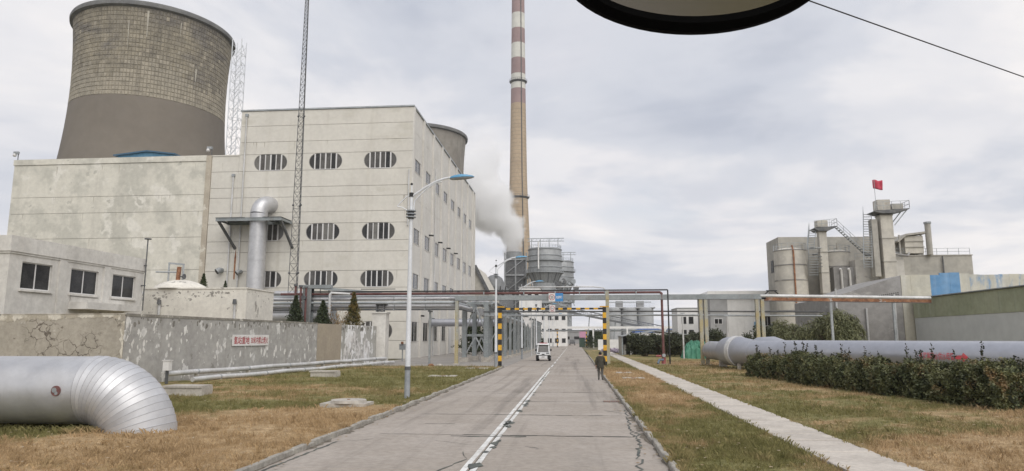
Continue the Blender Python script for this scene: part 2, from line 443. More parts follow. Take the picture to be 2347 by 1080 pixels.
# ================================================================== THE SETTING
def lawn_material(name, blade=False):
    m = bpy.data.materials.new(name); m.use_nodes = True
    nt = m.node_tree; N = nt.nodes; L = nt.links
    b = N['Principled BSDF']; b.inputs['Roughness'].default_value = .9
    b.inputs['Specular IOR Level'].default_value = .15
    geo = N.new('ShaderNodeNewGeometry')
    flat = N.new('ShaderNodeVectorMath'); flat.operation = 'MULTIPLY'; flat.inputs[1].default_value = (1, 1, 0)
    L.new(geo.outputs['Position'], flat.inputs[0])
    def noise(sc, det, off, st=(1,1,1), src=None):
        mp = N.new('ShaderNodeMapping'); mp.inputs['Location'].default_value = off; mp.inputs['Scale'].default_value = st
        L.new(src or flat.outputs[0], mp.inputs[0])
        n = N.new('ShaderNodeTexNoise'); n.inputs['Scale'].default_value = sc; n.inputs['Detail'].default_value = det
        n.inputs['Roughness'].default_value = .62
        L.new(mp.outputs[0], n.inputs['Vector']); return n.outputs['Fac']
    def mrange(src, a, c, lo=0., hi=1.):
        n = N.new('ShaderNodeMapRange'); n.interpolation_type = 'SMOOTHSTEP'
        for i, x in ((1,a),(2,c),(3,lo),(4,hi)): n.inputs[i].default_value = x
        L.new(src, n.inputs[0]); return n.outputs[0]
    def math2(op, a, c):
        n = N.new('ShaderNodeMath'); n.operation = op
        for i, x in ((0,a),(1,c)):
            if isinstance(x, (int,float)): n.inputs[i].default_value = x
            else: L.new(x, n.inputs[i])
        return n.outputs[0]
    def mix(f, a, c):
        n = N.new('ShaderNodeMix'); n.data_type = 'RGBA'; L.new(f, n.inputs[0])
        for i, x in ((6,a),(7,c)):
            if isinstance(x, tuple): n.inputs[i].default_value = (*x,1)
            else: L.new(x, n.inputs[i])
        return n.outputs[2]
    # where the turf has dried out: broad patches plus a few worn areas of their own
    dry = math2('ADD', math2('MULTIPLY', noise(.16, 4, (4,9,0), (1,1.5,1)), .65), math2('MULTIPLY', noise(.9, 5, (1,2,0)), .70))
    def spot(cx, cy, rx, ry, amt):
        v = N.new('ShaderNodeVectorMath'); v.operation = 'SUBTRACT'; v.inputs[1].default_value = (cx,cy,0); L.new(flat.outputs[0], v.inputs[0])
        s = N.new('ShaderNodeVectorMath'); s.operation = 'MULTIPLY'; s.inputs[1].default_value = (1/rx,1/ry,0); L.new(v.outputs[0], s.inputs[0])
        l = N.new('ShaderNodeVectorMath'); l.operation = 'LENGTH'; L.new(s.outputs[0], l.inputs[0])
        return mrange(l.outputs['Value'], .2, 1.2, amt, 0)
    for a in ((-9,17,6.5,8,.34), (-8.2,22.5,4,4,.24), (3.4,47,3.0,12,.30), (8.6,14,4,4.5,.26), (11,18.5,5,1.2,.22), (-14,33,6,3,.10), (13,70,6,6,.22), (17,22,5,8,.16),
              (-12.5,25.5,6,2.0,-.16), (-10,45,9,14,-.14), (-17,18.2,5,2.2,-.55), (3.6,17,1.6,4,-.12), (9,30,4,10,-.06), (3.6,30,1.6,6,.20), (10,36,5,7,.08)):
        dry = math2('ADD', dry, spot(*a))
    f = mrange(dry, .60, .84)
    tone = noise(2.6, 5, (7,1,0))
    green = mix(mrange(tone, .3, .7), (.125,.120,.042), (.24,.215,.095))
    straw = mix(mrange(tone, .3, .7), (.29,.20,.105), (.47,.34,.20))
    col = mix(f, green, straw)
    fine = mrange(noise(22 if not blade else 60, 3, (2,2,2), src=geo.outputs['Position']), .2, .8, .50, 1.5)
    sc = N.new('ShaderNodeVectorMath'); sc.operation = 'SCALE'; L.new(col, sc.inputs[0]); L.new(fine, sc.inputs['Scale'])
    L.new(sc.outputs[0], b.inputs['Base Color'])
    if not blade:
        bn = N.new('ShaderNodeBump'); bn.inputs['Strength'].default_value = .8; bn.inputs['Distance'].default_value = .05
        L.new(noise(14, 5, (0,0,0)), bn.inputs['Height']); L.new(bn.outputs[0], b.inputs['Normal'])
    return m
M_LAWN = lawn_material('dry_turf')
M_BLADE = lawn_material('grass_blade', True)

# the earth out to the horizon
tag(mb().box(-900, 900, -300, 1300, -1.0, -0.06).build('ground', M_SOIL), kind='structure')

KL, KR = -6.35, 1.87          # inner faces of the kerbs
LZ = 0.09                     # turf level above the road
def lawn(name, poly_x0, poly_x1, y0, y1, step=0.8, skip=None):
    nx = max(1, int((poly_x1-poly_x0)/step)); ny = max(1, int((y1-y0)/step))
    xs = np.linspace(poly_x0, poly_x1, nx+1); ys = np.linspace(y0, y1, ny+1)
    v = []; f = []
    for j, y in enumerate(ys):
        for i, x in enumerate(xs):
            e = 0 if i in (0, nx) or j in (0, ny) else 1
            z = LZ + e*(.03*math.sin(x*1.3+y*.7) + .025*math.sin(x*.61-y*1.1+2) + .02*math.sin(y*2.3+x*1.9))
            v.append((x, y, z))
    for j in range(ny):
        for i in range(nx):
            a = j*(nx+1)+i
            f.append((a, a+1, a+nx+2, a+nx+1))
    me = bpy.data.meshes.new(name); me.from_pydata(v, [], f); me.shade_smooth()
    return tag(link(name, me, M_LAWN), kind='structure')
lawn('lawn_left', -40.0, KL-.14, -40, 62.2)
lawn('verge_right', KR+.14, 5.03, -40, 150)
lawn('lawn_right', 6.57, 60, -40, 118, 1.2)

# apron: the concrete yard by the power house
tag(mb().box(-21.4, KL-.0, 62.3, 230, -.30, -.006).build('yard_pavement', M_APRON), kind='structure')
# yard edge strips and joints as slabs
yp = bpy.data.objects['yard_pavement']
for j in range(6):
    for i in range(3):
        x0 = -21.2+i*4.95; y0 = 62.5+j*5.5
        mb().box(x0+.02, x0+4.91, y0+.02, y0+5.46, -.05, .006+.002*((i+j)%2)).build('yard_slab', M_APRON, yp)

# ------------------------------------------------------------------ concrete road: one slab per lane and bay
road = tag(mb().box(KL-.02, KR+.02, -60, 420, -.35, -.02).build('road', M_TAR), kind='structure')
CX = -2.15
bay = 5.0
slabs = {}
def slab_mesh(x0, x1, ln, key):
    m = mb()
    c = .012
    vs = [(x0,0,-.2),(x1,0,-.2),(x1,ln,-.2),(x0,ln,-.2),(x0,0,-c),(x1,0,-c),(x1,ln,-c),(x0,ln,-c),(x0+c,c,0),(x1-c,c,0),(x1-c,ln-c,0),(x0+c,ln-c,0)]
    m.add(vs, [(0,3,2,1),(0,1,5,4),(1,2,6,5),(2,3,7,6),(3,0,4,7),(4,5,9,8),(5,6,10,9),(6,7,11,10),(7,4,8,11),(8,9,10,11)])
    me = m.mesh(key); me.materials.append(M_ROAD); return me
lane_l = slab_mesh(KL, CX-.008, bay-.014, 'lane_slab_left')
lane_r = slab_mesh(CX+.008, KR, bay-.014, 'lane_slab_right')
far_l = slab_mesh(KL, CX-.008, 20-.02, 'lane_slab_long_left')
far_r = slab_mesh(CX+.008, KR, 20-.02, 'lane_slab_long_right')
for k in range(24):
    y = -1.0 + k*bay
    for me in (lane_l, lane_r):
        piece('road_slab', me, road, (0, y, random.uniform(-.004, .002)), (random.uniform(-.0004,.0004), 0, 0))
for k in range(15):
    for me in (far_l, far_r):
        piece('road_slab', me, road, (0, 119+k*20, random.uniform(-.003, .001)))
for k in range(3):
    for me in (far_l, far_r):
        piece('road_slab', me, road, (0, -21-k*20, 0))
# twin white centre line, broken up by tar repairs along the joint
def strip(name, x0, x1, y0, y1, z, m, parent=None, wob=.0, seg=.7):
    n = max(2, int((y1-y0)/seg)); v = []; f = []
    for i in range(n+1):
        y = y0+(y1-y0)*i/n
        v += [(x0+random.uniform(-wob,wob), y, z), (x1+random.uniform(-wob,wob), y, z)]
    for i in range(n): f.append((2*i, 2*i+1, 2*i+3, 2*i+2))
    me = bpy.data.meshes.new(name); me.from_pydata(v, [], f); return link(name, me, m, parent)
cl = tag(strip('centre_line', CX-.16, CX-.035, -20, 62, .004, M_PAINT, None, .006), kind='structure')
strip('line_stripe', CX+.035, CX+.15, -20, 55, .0045, M_PAINT, cl, .008)
for k in range(14):
    y = 63+k*9
    strip('line_stripe', CX-.10, CX+.06, y, y+5.5, .004, M_PAINT, cl, .01)
tar = mb()
for k in range(34):     # tar-filled breaks zig-zagging over the joint
    y = random.choice([random.uniform(12, 22), random.uniform(20, 45), random.uniform(28, 58)]); x = CX + random.uniform(.02, .22); s = random.uniform(.10, .34)
    n = random.randint(5, 8); pts = []
    for j in range(n):
        a = 2*math.pi*j/n
        pts.append((x+math.cos(a)*s*random.uniform(.35,1)*.55, y+math.sin(a)*s*random.uniform(.5,1.6)))
    tar.add([(p[0], p[1], .0075) for p in pts], [tuple(range(n))])
def crack(x0, y0, x1, y1, w=.03, j=.06, seg=.25):
    n = max(2, int(math.hypot(x1-x0, y1-y0)/seg)); P = []
    for i in range(n+1):
        t = i/n; P.append((x0+(x1-x0)*t+random.uniform(-j,j)*.6, y0+(y1-y0)*t+random.uniform(-j,j)))
    for i in range(n):
        (ax,ay),(bx,by) = P[i], P[i+1]
        d = math.hypot(bx-ax, by-ay) or 1; nx, ny = -(by-ay)/d, (bx-ax)/d
        wa = w*random.uniform(.3,1)/2
        tar.add([(ax-nx*wa,ay-ny*wa,.0072),(ax+nx*wa,ay+ny*wa,.0072),(bx+nx*wa,by+ny*wa,.0072),(bx-nx*wa,by-ny*wa,.0072)], [(0,1,2,3)])
for k in range(4):
    y = 19+k*bay
    crack(CX-.9+random.uniform(-.3,.3), y, CX+3.6, y+random.uniform(-.05,.05), .09, .03)
    crack(KL+1.0, y, CX-.4, y+.04, .045, .03)
crack(CX-1.2, 18.7, CX+.8, 18.8, .14, .05); crack(-2.9, 13.2, -2.4, 15.3, .05, .08); crack(-2.4, 15.3, -2.6, 16.2, .03, .08)
crack(-3.6, 17.9, -2.5, 17.2, .025, .03); crack(1.2, 13.5, 1.7, 20.0, .07, .16); crack(1.5, 19.0, 1.8, 26.0, .06, .12); crack(1.0, 25.7, 1.75, 24.6, .05, .06); crack(1.1, 25.2, 1.8, 25.9, .04, .06)
crack(-4.6, 21.3, -3.7, 21.33, .06, .02); crack(KL+.12, 13, KL+.3, 17.5, .09, .05); crack(KL+.2, 17.4, KL+1.1, 18.0, .04, .05)
crack(-5.9, 41, -5.2, 41, .08, .02); crack(.2, 43.4, .9, 43.4, .08, .02); crack(-4.0, 33, -3.2, 33.1, .05, .03); crack(.4, 36, 1.5, 36.2, .04, .03)
tag(tar.build('tar_repairs', M_TAR, road), kind='stuff')

# ------------------------------------------------------------------ kerbs: stone by stone
def kerb_mesh(w, h, ln, key):
    me = mb()
    c = .018
    me.add([(0,0,-.15),(w,0,-.15),(w,ln,-.15),(0,ln,-.15),(0,0,h-c),(w,0,h-c),(w,ln,h-c),(0,ln,h-c),(c,c,h),(w-c,c,h),(w-c,ln-c,h),(c,ln-c,h)],
           [(0,3,2,1),(0,1,5,4),(1,2,6,5),(2,3,7,6),(3,0,4,7),(4,5,9,8),(5,6,10,9),(6,7,11,10),(7,4,8,11),(8,9,10,11)])
    m = me.mesh(key); m.materials.append(M_KERB); return m
ks = kerb_mesh(.13, .135, .585, 'kerb_stone'); kb = kerb_mesh(.13, .14, .80, 'kerb_stone_long'); kf = kerb_mesh(.13, .13, 11.98, 'kerb_run')
for name, x, ylast in (('kerb_left', KL-.135, 61.5), ('kerb_right', KR+.005, 110)):
    e = tag(mb().box(x+.01, x+.12, -40, ylast, -.25, .03).build(name, M_KERB), kind='structure')
    y = 6.0
    while y < ylast-.6:
        piece('kerb_stone', ks, e, (x+random.uniform(-.025,.02), y, random.uniform(-.04,.016)), (random.uniform(-.02,.02), random.uniform(-.07,.07), random.uniform(-.03,.03)))
        y += .60
        if y > 75: break
    while y < ylast-12:
        piece('kerb_stone', kf, e, (x, y, 0)); y += 12
    for k in range(3): piece('kerb_stone', kf, e, (x, 6-12*(k+1), 0))
# ------------------------------------------------------------------ footpath of loose concrete slabs
path = tag(mb().box(5.10, 6.50, -40, 150, -.2, .05).build('footpath', M_SOIL), kind='structure')
pm = []
for k in range(4):
    m = mb(); c = .012; w = 1.45; ln = .585; h = .07
    def jx(): return random.uniform(-.012,.012)
    m.add([(-w/2,0,-h),(w/2,0,-h),(w/2,ln,-h),(-w/2,ln,-h),(-w/2+jx(),jx()+.01,-c),(w/2+jx(),.01+jx(),-c),(w/2+jx(),ln-.01+jx(),-c),(-w/2+jx(),ln-.01,-c),(-w/2+.03,.03,0),(w/2-.03,.03,0),(w/2-.03,ln-.03,0),(-w/2+.03,ln-.03,0)],
          [(0,3,2,1),(0,1,5,4),(1,2,6,5),(2,3,7,6),(3,0,4,7),(4,5,9,8),(5,6,10,9),(6,7,11,10),(7,4,8,11),(8,9,10,11)])
    me = m.mesh('paving_slab'); me.materials.append(M_PATH); pm.append(me)
for k in range(190):
    y = 3+k*.6
    piece('paving_slab', random.choice(pm), path, (5.80+random.uniform(-.025,.025), y, .125+random.uniform(-.012,.014)), (random.uniform(-.012,.012), random.uniform(-.008,.008), random.uniform(-.012,.012)))
tag(mb().box(5.08, 6.52, 117.2, 150, .03, .12).build('paving_slab', M_PATH, path), kind='stuff')

# ------------------------------------------------------------------ grass blades over the turf
def blades(name, regions, n, parent=None):
    V = []; 
    tot = 0
    for (x0, x1, y0, y1, frac) in regions:
        k = int(n*frac)
        # denser close by: sample 1/y uniformly
        u = rng.random(k); y = 1/((1-u)/y0 + u/y1); x = x0+(x1-x0)*rng.random(k)
        V.append(np.stack([x, y], 1))
    P = np.concatenate(V); k = len(P)
    keep = np.ones(k, bool)
    # keep blades off the covers, the pipe mouth and the wall
    for (cx, cy, rx, ry) in ((-8.45,25.4,.75,.6),(-16.3,44.5,.9,.6),(-17.3,29.9,.9,.6),(-8.75,45.7,1.0,.8),(3.5,51.2,.8,.8),(3.62,44.4,.8,.8),(-11.9,18.5,.85,.9),(-7.15,29.25,.14,.14)):
        keep &= ~((np.abs(P[:,0]-cx) < rx) & (np.abs(P[:,1]-cy) < ry))
    P = P[keep]; k = len(P)
    d = np.clip(P[:,1], 12, 70)
    clump = .5+.5*np.sin(P[:,0]*2.1+np.sin(P[:,1]*1.3)*2)*np.sin(P[:,1]*1.7+P[:,0]*.6)
    clump2 = .5+.5*np.sin(P[:,0]*6.3+np.sin(P[:,1]*4.1)*1.7)*np.sin(P[:,1]*5.2+np.sin(P[:,0]*3.3))
    h = (.03+.09*rng.random(k)**2.2)*(.45+.6*clump+.7*clump2**2)*(.9+d/60)
    w = .0045*(d/12)**.9*(.7+.6*rng.random(k))
    a = rng.random(k)*2*np.pi; lean = h*(.35+.7*rng.random(k)); la = rng.random(k)*2*np.pi
    z0 = np.full(k, LZ-.035)
    vs = np.empty((k, 3, 3))
    vs[:,0] = np.stack([P[:,0]-np.cos(a)*w, P[:,1]-np.sin(a)*w, z0], 1)
    vs[:,1] = np.stack([P[:,0]+np.cos(a)*w, P[:,1]+np.sin(a)*w, z0], 1)
    vs[:,2] = np.stack([P[:,0]+np.cos(la)*lean, P[:,1]+np.sin(la)*lean, z0+.035+h], 1)
    me = bpy.data.meshes.new(name)
    me.vertices.add(k*3); me.vertices.foreach_set('co', vs.reshape(-1))
    me.loops.add(k*3); me.loops.foreach_set('vertex_index', np.arange(k*3, dtype=np.int32))
    me.polygons.add(k); me.polygons.foreach_set('loop_start', np.arange(0, k*3, 3, dtype=np.int32)); me.polygons.foreach_set('loop_total', np.full(k, 3, np.int32))
    me.update(); me.validate()
    return link(name, me, M_BLADE, parent)
g = blades('grass', [(-21,-6.5,11.5,62,.62), (-30,-17,14,30,.12), (1.98,5.0,11,75,.26)], 330000)
tag(g, 'short dry grass growing on the turf along both kerbs', 'grass', kind='stuff')
g = blades('grass', [(6.6,20,11,80,.8), (14,26,16,50,.2)], 230000)
tag(g, 'short grass between the slab footpath and the hedge', 'grass', kind='stuff')
def tuft(name, cx, cy, n, rad, hh, label, m=None):
    v = []; f = []
    for i in range(n):
        r = rad*math.sqrt(random.random()); a = random.uniform(0, 6.283); x = cx+r*math.cos(a)*1.6; y = cy+r*math.sin(a); h = hh*random.uniform(.4,1)
        b = random.uniform(0, 6.283); l = h*random.uniform(.3,1.1); w = .008; q = random.uniform(0,6.283)
        k = len(v)
        v += [(x-w*math.cos(q), y-w*math.sin(q), .05), (x+w*math.cos(q), y+w*math.sin(q), .05), (x+l*.4*math.cos(b)+w*.7, y+l*.4*math.sin(b), .05+h*.7), (x+l*math.cos(b), y+l*math.sin(b), .05+h)]
        f += [(k,k+1,k+2),(k,k+2,k+3)]
    me = bpy.data.meshes.new(name); me.from_pydata(v, [], f)
    return tag(link(name, me, M_BLADE), label, 'grass', kind='stuff')
tuft('weeds', -13.2, 17.75, 500, .42, .26, 'tangle of dry weeds under the bend of the silver pipe')
tuft('weeds', -15.2, 18.6, 900, .9, .22, 'long green grass under the straight silver pipe')
for (x, y) in ((-6.6,16.2),(-6.62,19.5),(-6.6,24.0),(2.08,15),(2.1,19.5),(2.1,23.2)):
    tuft('weeds', x, y, 160, .16, .16, 'ragged grass spilling over the kerb stones')

M_SEAM = mat('seam_sealant', (.34,.34,.35), None, rough=.6, fine=.1)  # darker grey strips paint in the shadow line at each gore step
# scattered coarse tufts, dead stalks and leaf litter on the turf, ragged edge over the kerbs
def tuft_field(name, spots, label):
    V = []; F = []
    for (x, y, n, hh) in spots:
        for i in range(n):
            a = random.uniform(0, 6.283); r_ = random.random()*.09*(1+hh*3); bx0 = x+r_*math.cos(a); by0 = y+r_*math.sin(a); h = hh*random.uniform(.35,1); b = a+random.uniform(-.8,.8); l = h*random.uniform(.3,1.0)
            w = .004+.00032*y; q = random.uniform(0,3.14); k_ = len(V)
            V += [(bx0-w*math.cos(q), by0-w*math.sin(q), LZ-.05), (bx0+w*math.cos(q), by0+w*math.sin(q), LZ-.05), (bx0+l*.45*math.cos(b)+w*.6, by0+l*.45*math.sin(b), LZ+h*.7), (bx0+l*math.cos(b), by0+l*math.sin(b), LZ+h*.95)]
            F += [(k_,k_+1,k_+2),(k_,k_+2,k_+3)]
    me = bpy.data.meshes.new(name); me.from_pydata(V, [], F); return tag(link(name, me, M_BLADE), label, 'grass', kind='stuff')
def spots(x0, x1, y0, y1, n, hlo, hhi, per=14):
    out = []
    for i in range(n):
        u = random.random(); y = 1/((1-u)/y0+u/y1); x = random.uniform(x0, x1)
        if random.random() > .35+.65*(.5+.5*math.sin(x*1.1+2*math.sin(y*.7))*math.sin(y*.9+x*.4)): continue
        if abs(x+8.45) < .9 and abs(y-25.4) < .7: continue
        out.append((x, y, per, random.uniform(hlo, hhi)))
    return out
tuft_field('grass', spots(-20,-6.6,11.5,60,2300,.08,.20)+spots(-30,-14,13,34,600,.10,.24), 'coarse grass tufts scattered over the turf before the peeling wall')
tuft_field('grass', spots(2.1,5.0,11,60,900,.07,.17)+spots(6.7,20,11,60,1900,.08,.20), 'coarse grass tufts scattered beside the slab footpath')
edge = []
for (x, s_) in ((KL-.17, -1), (KR+.17, 1), (5.06, -1), (6.54, 1)):
    y = 11.0
    while y < 55:
        y += random.uniform(.05, .28)
        if random.random() < .72: edge.append((x+s_*random.uniform(-.03,.06), y, 9, random.uniform(.06,.16)))
tuft_field('grass', edge, 'ragged grass fringe along kerbs and footpath edges')
# grit and soil washed into the gutters
gd = mb()
for (x, s_) in ((KL, 1), (KR, -1)):
    y = 10.0
    while y < 62:
        L_ = random.uniform(.5, 2.6); w = random.uniform(.04, .26); n = 7; pts = [(x+s_*.0, y), (x+s_*.0, y+L_)]
        pts += [(x+s_*w*random.uniform(.25,1), y+L_*(1-(i+1)/(n+1))) for i in range(n)]
        gd.add([(a, b, .0062) for a, b in pts], [tuple(range(len(pts)))]); y += L_*random.uniform(.8, 1.6)
tag(gd.build('gutter_grit', mat('gutter_grit', (.13,.11,.085), (.19,.165,.13), 3.0, .95, fine=.35, fscale=25), road), kind='stuff')
lf = []
for i in range(1500):
    u = random.random(); y = 1/((1-u)/11+u/50); s_ = random.random(); x = random.uniform(-20,-6.6) if s_ < .5 else random.uniform(2,5) if s_ < .62 else random.uniform(6.6,18); lf.append((x, y, LZ+.05+random.uniform(0,.03)))
for i in range(160):
    y = random.uniform(11.5, 40); lf.append((random.choice([KL+abs(random.gauss(0,.25)), KR-abs(random.gauss(0,.25))]), y, .012))
V = []; F = []
for (x, y, z) in lf:
    a = random.uniform(0,6.28); s_ = random.uniform(.02,.05)*(1+y*.02); k_ = len(V); c_, n_ = math.cos(a)*s_, math.sin(a)*s_
    V += [(x-c_,y-n_,z),(x+n_*.5,y-c_*.5,z+.008),(x+c_,y+n_,z+.004),(x-n_*.5,y+c_*.5,z)]; F.append((k_,k_+1,k_+2,k_+3))
me = bpy.data.meshes.new('leaf_litter'); me.from_pydata(V, [], F); tag(link('leaf_litter', me, mat('dead_leaf', (.26,.17,.09), (.42,.34,.24), 6.0, .9, fine=.3, fscale=20)), 'dry leaves and scraps scattered on turf and gutter', 'leaves', kind='stuff')

# ================================================================== LEFT: big silver pipe diving into the turf
PY, PZ, PR, BR = 18.5, 1.16, .93, 1.45
bx = -13.42
t = empty('silver_pipeline', (bx, PY, 0), 'thick silver clad pipe with segmented elbow bending down into the grass', 'pipe')
m = mb()
m.tube([(-40, PY, PZ), (-30, PY, PZ), (-20, PY, PZ), (bx-.02, PY, PZ)], PR, 48)
m.build('pipe_run', M_SILVER, t, smooth=True)
for xx in (-24.2, -21.2, -18.2):
    mb().cyl((xx-.03, PY, PZ), (xx+.03, PY, PZ), PR+.006, n=48).build('lap_seam', M_SILVER, t, smooth=True)
NG = 19
cz = PZ-BR
for k in range(NG):
    a0 = k*(R(96))/NG; a1 = (k+1)*(R(96))/NG
    v = []; f = []; n = 48
    ring = []
    for (a, rr) in ((a0, PR+.018), (a1+.012, PR+.001)):
        for j in range(n):
            th = 2*math.pi*j/n
            rad = BR + rr*math.cos(th)
            v.append((bx+rad*math.sin(a), PY+rr*math.sin(th), cz+rad*math.cos(a)))
    for j in range(n):
        f.append((j, (j+1)%n, n+(j+1)%n, n+j))
    me = bpy.data.meshes.new('elbow_gore'); me.from_pydata(v, [], f); me.shade_smooth()
    link('elbow_gore', me, M_GORE[(k*2+(k//3)) % 3], t)
    if k:
        sv = []; sf = []
        for (a, rr) in ((a0-.006, PR+.004), (a0-.002, PR+.021), (a0+.004, PR+.021), (a0+.006, PR+.010)):
            for j in range(n):
                th = 2*math.pi*j/n; rad = BR+rr*math.cos(th); sv.append((bx+rad*math.sin(a), PY+rr*math.sin(th), cz+rad*math.cos(a)))
        for i2 in range(3):
            for j in range(n): sf.append((i2*n+j, i2*n+(j+1)%n, (i2+1)*n+(j+1)%n, (i2+1)*n+j))
        me = bpy.data.meshes.new('seam'); me.from_pydata(sv, [], sf); link('seam', me, M_SEAM, t)
# small inspection stub with a rusty rim on the near side
def cyl_y(m, x, z, y0, y1, r0, r1=None, n=20): m.cyl((x,y0,z),(x,y1,z), r0, r1, n)
m = mb(); cyl_y(m, -13.86, 1.20, PY-PR+.03, PY-PR-.02, .135); st = m.build('inspection_stub', M_BROWNPIPE, t, True)
m = mb(); m.tube([(-13.90,PY-PR-.021,1.22),(-13.90,PY-PR-.026,1.22)], .07, 9); m.tube([(-13.84,PY-PR-.021,1.14),(-13.84,PY-PR-.024,1.14)], .05, 7); m.build('stub_cap', M_GALV, st)
for xx in (-27.0, -19.4):
    mb().box(xx-.2, xx+.2, PY-.8, PY+.8, -.1, PZ-PR+.06).build('pipe_saddle', M_CONCBOX, t)

# ================================================================== hydrogen-station boundary wall
A, B = Vector((-24.0, 35.0, 0)), Vector((-19.75, 67.6, 0))
M_COPINGDK = mat('dark_wall_coping', (.30,.285,.25), (.20,.185,.16), 1.0, .92, fine=.2, patch=(.5,.48,.43), pscale=1.6, pth=.6, psoft=.05)
wt_ = empty('boundary_wall', (A.x, A.y, 0), 'long peeling plaster boundary wall with brown and grey sections', 'wall')
dirw = (B-A).normalized(); nor = Vector((dirw.y, -dirw.x, 0)); Lw = (B-A).length
def wsec(name, a, b, h0, h1, m, thick=.28, proud=0.0, zb=-.2):
    p = [A+dirw*a, A+dirw*b]
    M_ = mb(); vs = []
    for (q, h) in ((p[0], h0), (p[1], h1)):
        for off, z in ((proud,zb),(proud,h),(-thick,h),(-thick,zb)):
            vs.append(q+nor*off+Vector((0,0,z)))
    M_.add(vs, [(0,1,2,3),(7,6,5,4),(0,4,5,1),(1,5,6,2),(2,6,7,3),(3,7,4,0)])
    return M_.build(name, m, wt_)
wsec('wall_section', 0.0, 20.9, 3.86, 3.80, M_WALLGREY)
wsec('wall_section', 20.9, 25.2, 3.80, 3.79, M_WALLTAN, proud=.035)
wsec('wall_section', 25.2, Lw-.02, 3.79, 3.76, M_WALLPEEL)
wsec('wall_coping', 0.0, 20.9, 3.92, 3.86, M_COPINGDK, thick=.30, proud=.03, zb=3.76)
# the corner and the length facing the road's approach
mb().box(-60, A.x-.02, A.y-.02, A.y+.26, -.2, 3.86).build('wall_section', M_WALLBROWN, wt_)
mb().box(-60, A.x+.02, A.y-.05, A.y+.29, 3.862, 3.90).build('wall_coping', M_COPING, wt_)
m = mb()      # flaked whitewash band left along the top and down the corner: thin proud flakes of render
fl = mb()
x = -60.0
while x < A.x-.3:
    w = random.uniform(.25, .8); h = random.uniform(.18, .5)
    n = 9; pts = [(x, 3.84)]
    for i in range(n): pts.append((x+w*i/(n-1), 3.84-h*random.uniform(.55,1)))
    pts.append((x+w, 3.84))
    fl.prism(pts, lambda a, b: (a, A.y-.021, b), lambda a, b: (a, A.y-.035, b)); x += w
pts = [(A.x-.42, 3.5)]
for i in range(14): pts.append((A.x-.05-random.uniform(.05,.34)*(1-i/18), 3.5-i*.16))
pts += [(A.x-.03, 1.3), (A.x-.03, 3.5)]
fl.prism(pts, lambda a, b: (a, A.y-.021, b), lambda a, b: (a, A.y-.036, b))
tag(fl.build('render_flakes', M_COPING, wt_), kind='stuff')
# concrete gate pillar at the end of the wall, with pipe brackets on top
pl = empty('gate_pillar', (-19.5, 68.1, 0), 'stained square concrete pillar at the end of the peeling wall', 'pillar')
mb().box(-20.25, -18.85, 67.65, 68.9, -.2, 5.05).build('shaft', M_WALLTAN if False else M_OFFWHITE, pl)
mb().box(-20.35, -18.75, 67.55, 69.0, 5.052, 5.20).build('cap', M_OFFWHITE, pl)
m = mb()
for xx in (-20.0, -19.3): m.box(xx, xx+.12, 68.0, 68.5, 5.2, 5.95)
m.box(-20.05, -18.9, 68.0, 68.5, 5.95, 6.05)
m.build('pipe_bracket', M_DARKSTEEL, pl)
mb().box(-20.0, -19.0, 66.9, 67.5, -.1, .45).build('plinth', M_OFFWHITE, pl)
# two lagged pipes at the wall foot
def wallpipe(off, z, r, a, b, label, wig):
    P = []
    for i in range(13):
        q = A+dirw*(a+(b-a)*i/12)+nor*off
        P.append((q.x, q.y, z+wig*math.sin(i*1.9)))
    tt = empty('wall_foot_pipe', P[0], label, 'pipe', None)
    m = mb(); m.tube(P, r, 16); m.build('pipe_run', M_PIPEWHITE, tt, True)
    for i in range(1, 12, 2):
        q = Vector(P[i]); mb().cyl(q-dirw*.06, q+dirw*.06, r+.012, n=16).build('pipe_clip', M_GALV, tt, True)
        mb().box(q.x-.12, q.x+.12, q.y-.1, q.y+.1, -.1, q.z-r+.02).build('pipe_support', M_CONCBOX, tt)
wallpipe(1.0, .62, .145, 2.2, 33.0, 'upper of two lagged white pipes along the wall foot', .02)
wallpipe(1.75, .26, .14, 3.4, 33.2, 'lower lagged white pipe lying in the grass by the wall', .03)
vb = empty('valve_box', (-22.6, 36.9, 0), 'small white metal box on a post beside the wall pipes', 'box')
mb().box(-22.78, -22.42, 36.7, 37.0, .82, 1.35).build('box', M_FRAME, vb); mb().box(-22.82, -22.38, 36.66, 37.04, 1.352, 1.39).build('lid', M_FRAME, vb)
mb().box(-22.66, -22.54, 36.8, 36.92, -.1, .82).build('post', M_DARKSTEEL, vb)
# warning board on the wall
def text_mesh(body, size, depth=.004):
    c = bpy.data.curves.new('lettering', 'FONT'); c.body = body; c.size = size; c.extrude = depth/2; c.offset = .012
    c.align_x = 'CENTER'; c.align_y = 'CENTER'
    o = bpy.data.objects.new('lettering_tmp', c); COL.objects.link(o)
    dg = bpy.context.evaluated_depsgraph_get(); dg.update()
    me = bpy.data.meshes.new_from_object(o.evaluated_get(dg))
    bpy.data.objects.remove(o, do_unlink=True)
    return me
def fit_text(body, w, h, depth=.004):
    me = text_mesh(body, 1.0, depth)
    co = np.empty(len(me.vertices)*3); me.vertices.foreach_get('co', co); co = co.reshape(-1,3)
    mn, mx_ = co.min(0), co.max(0)
    co[:,0] = (co[:,0]-(mn[0]+mx_[0])/2)*w/(mx_[0]-mn[0]); co[:,1] = (co[:,1]-(mn[1]+mx_[1])/2)*h/(mx_[1]-mn[1])
    me.vertices.foreach_set('co', co.reshape(-1)); me.update(); return me
q = A+dirw*11.5+nor*.06
bd = empty('warning_board', (q.x, q.y, 2.45), 'white board with red Chinese no-smoking lettering on the peeling wall', 'sign')
ang = math.atan2(dirw.y, dirw.x)
bme = mb().box(-2.15, 2.15, -.025, .025, -.37, .37).mesh('board'); bme.materials.append(M_SIGNWHITE)
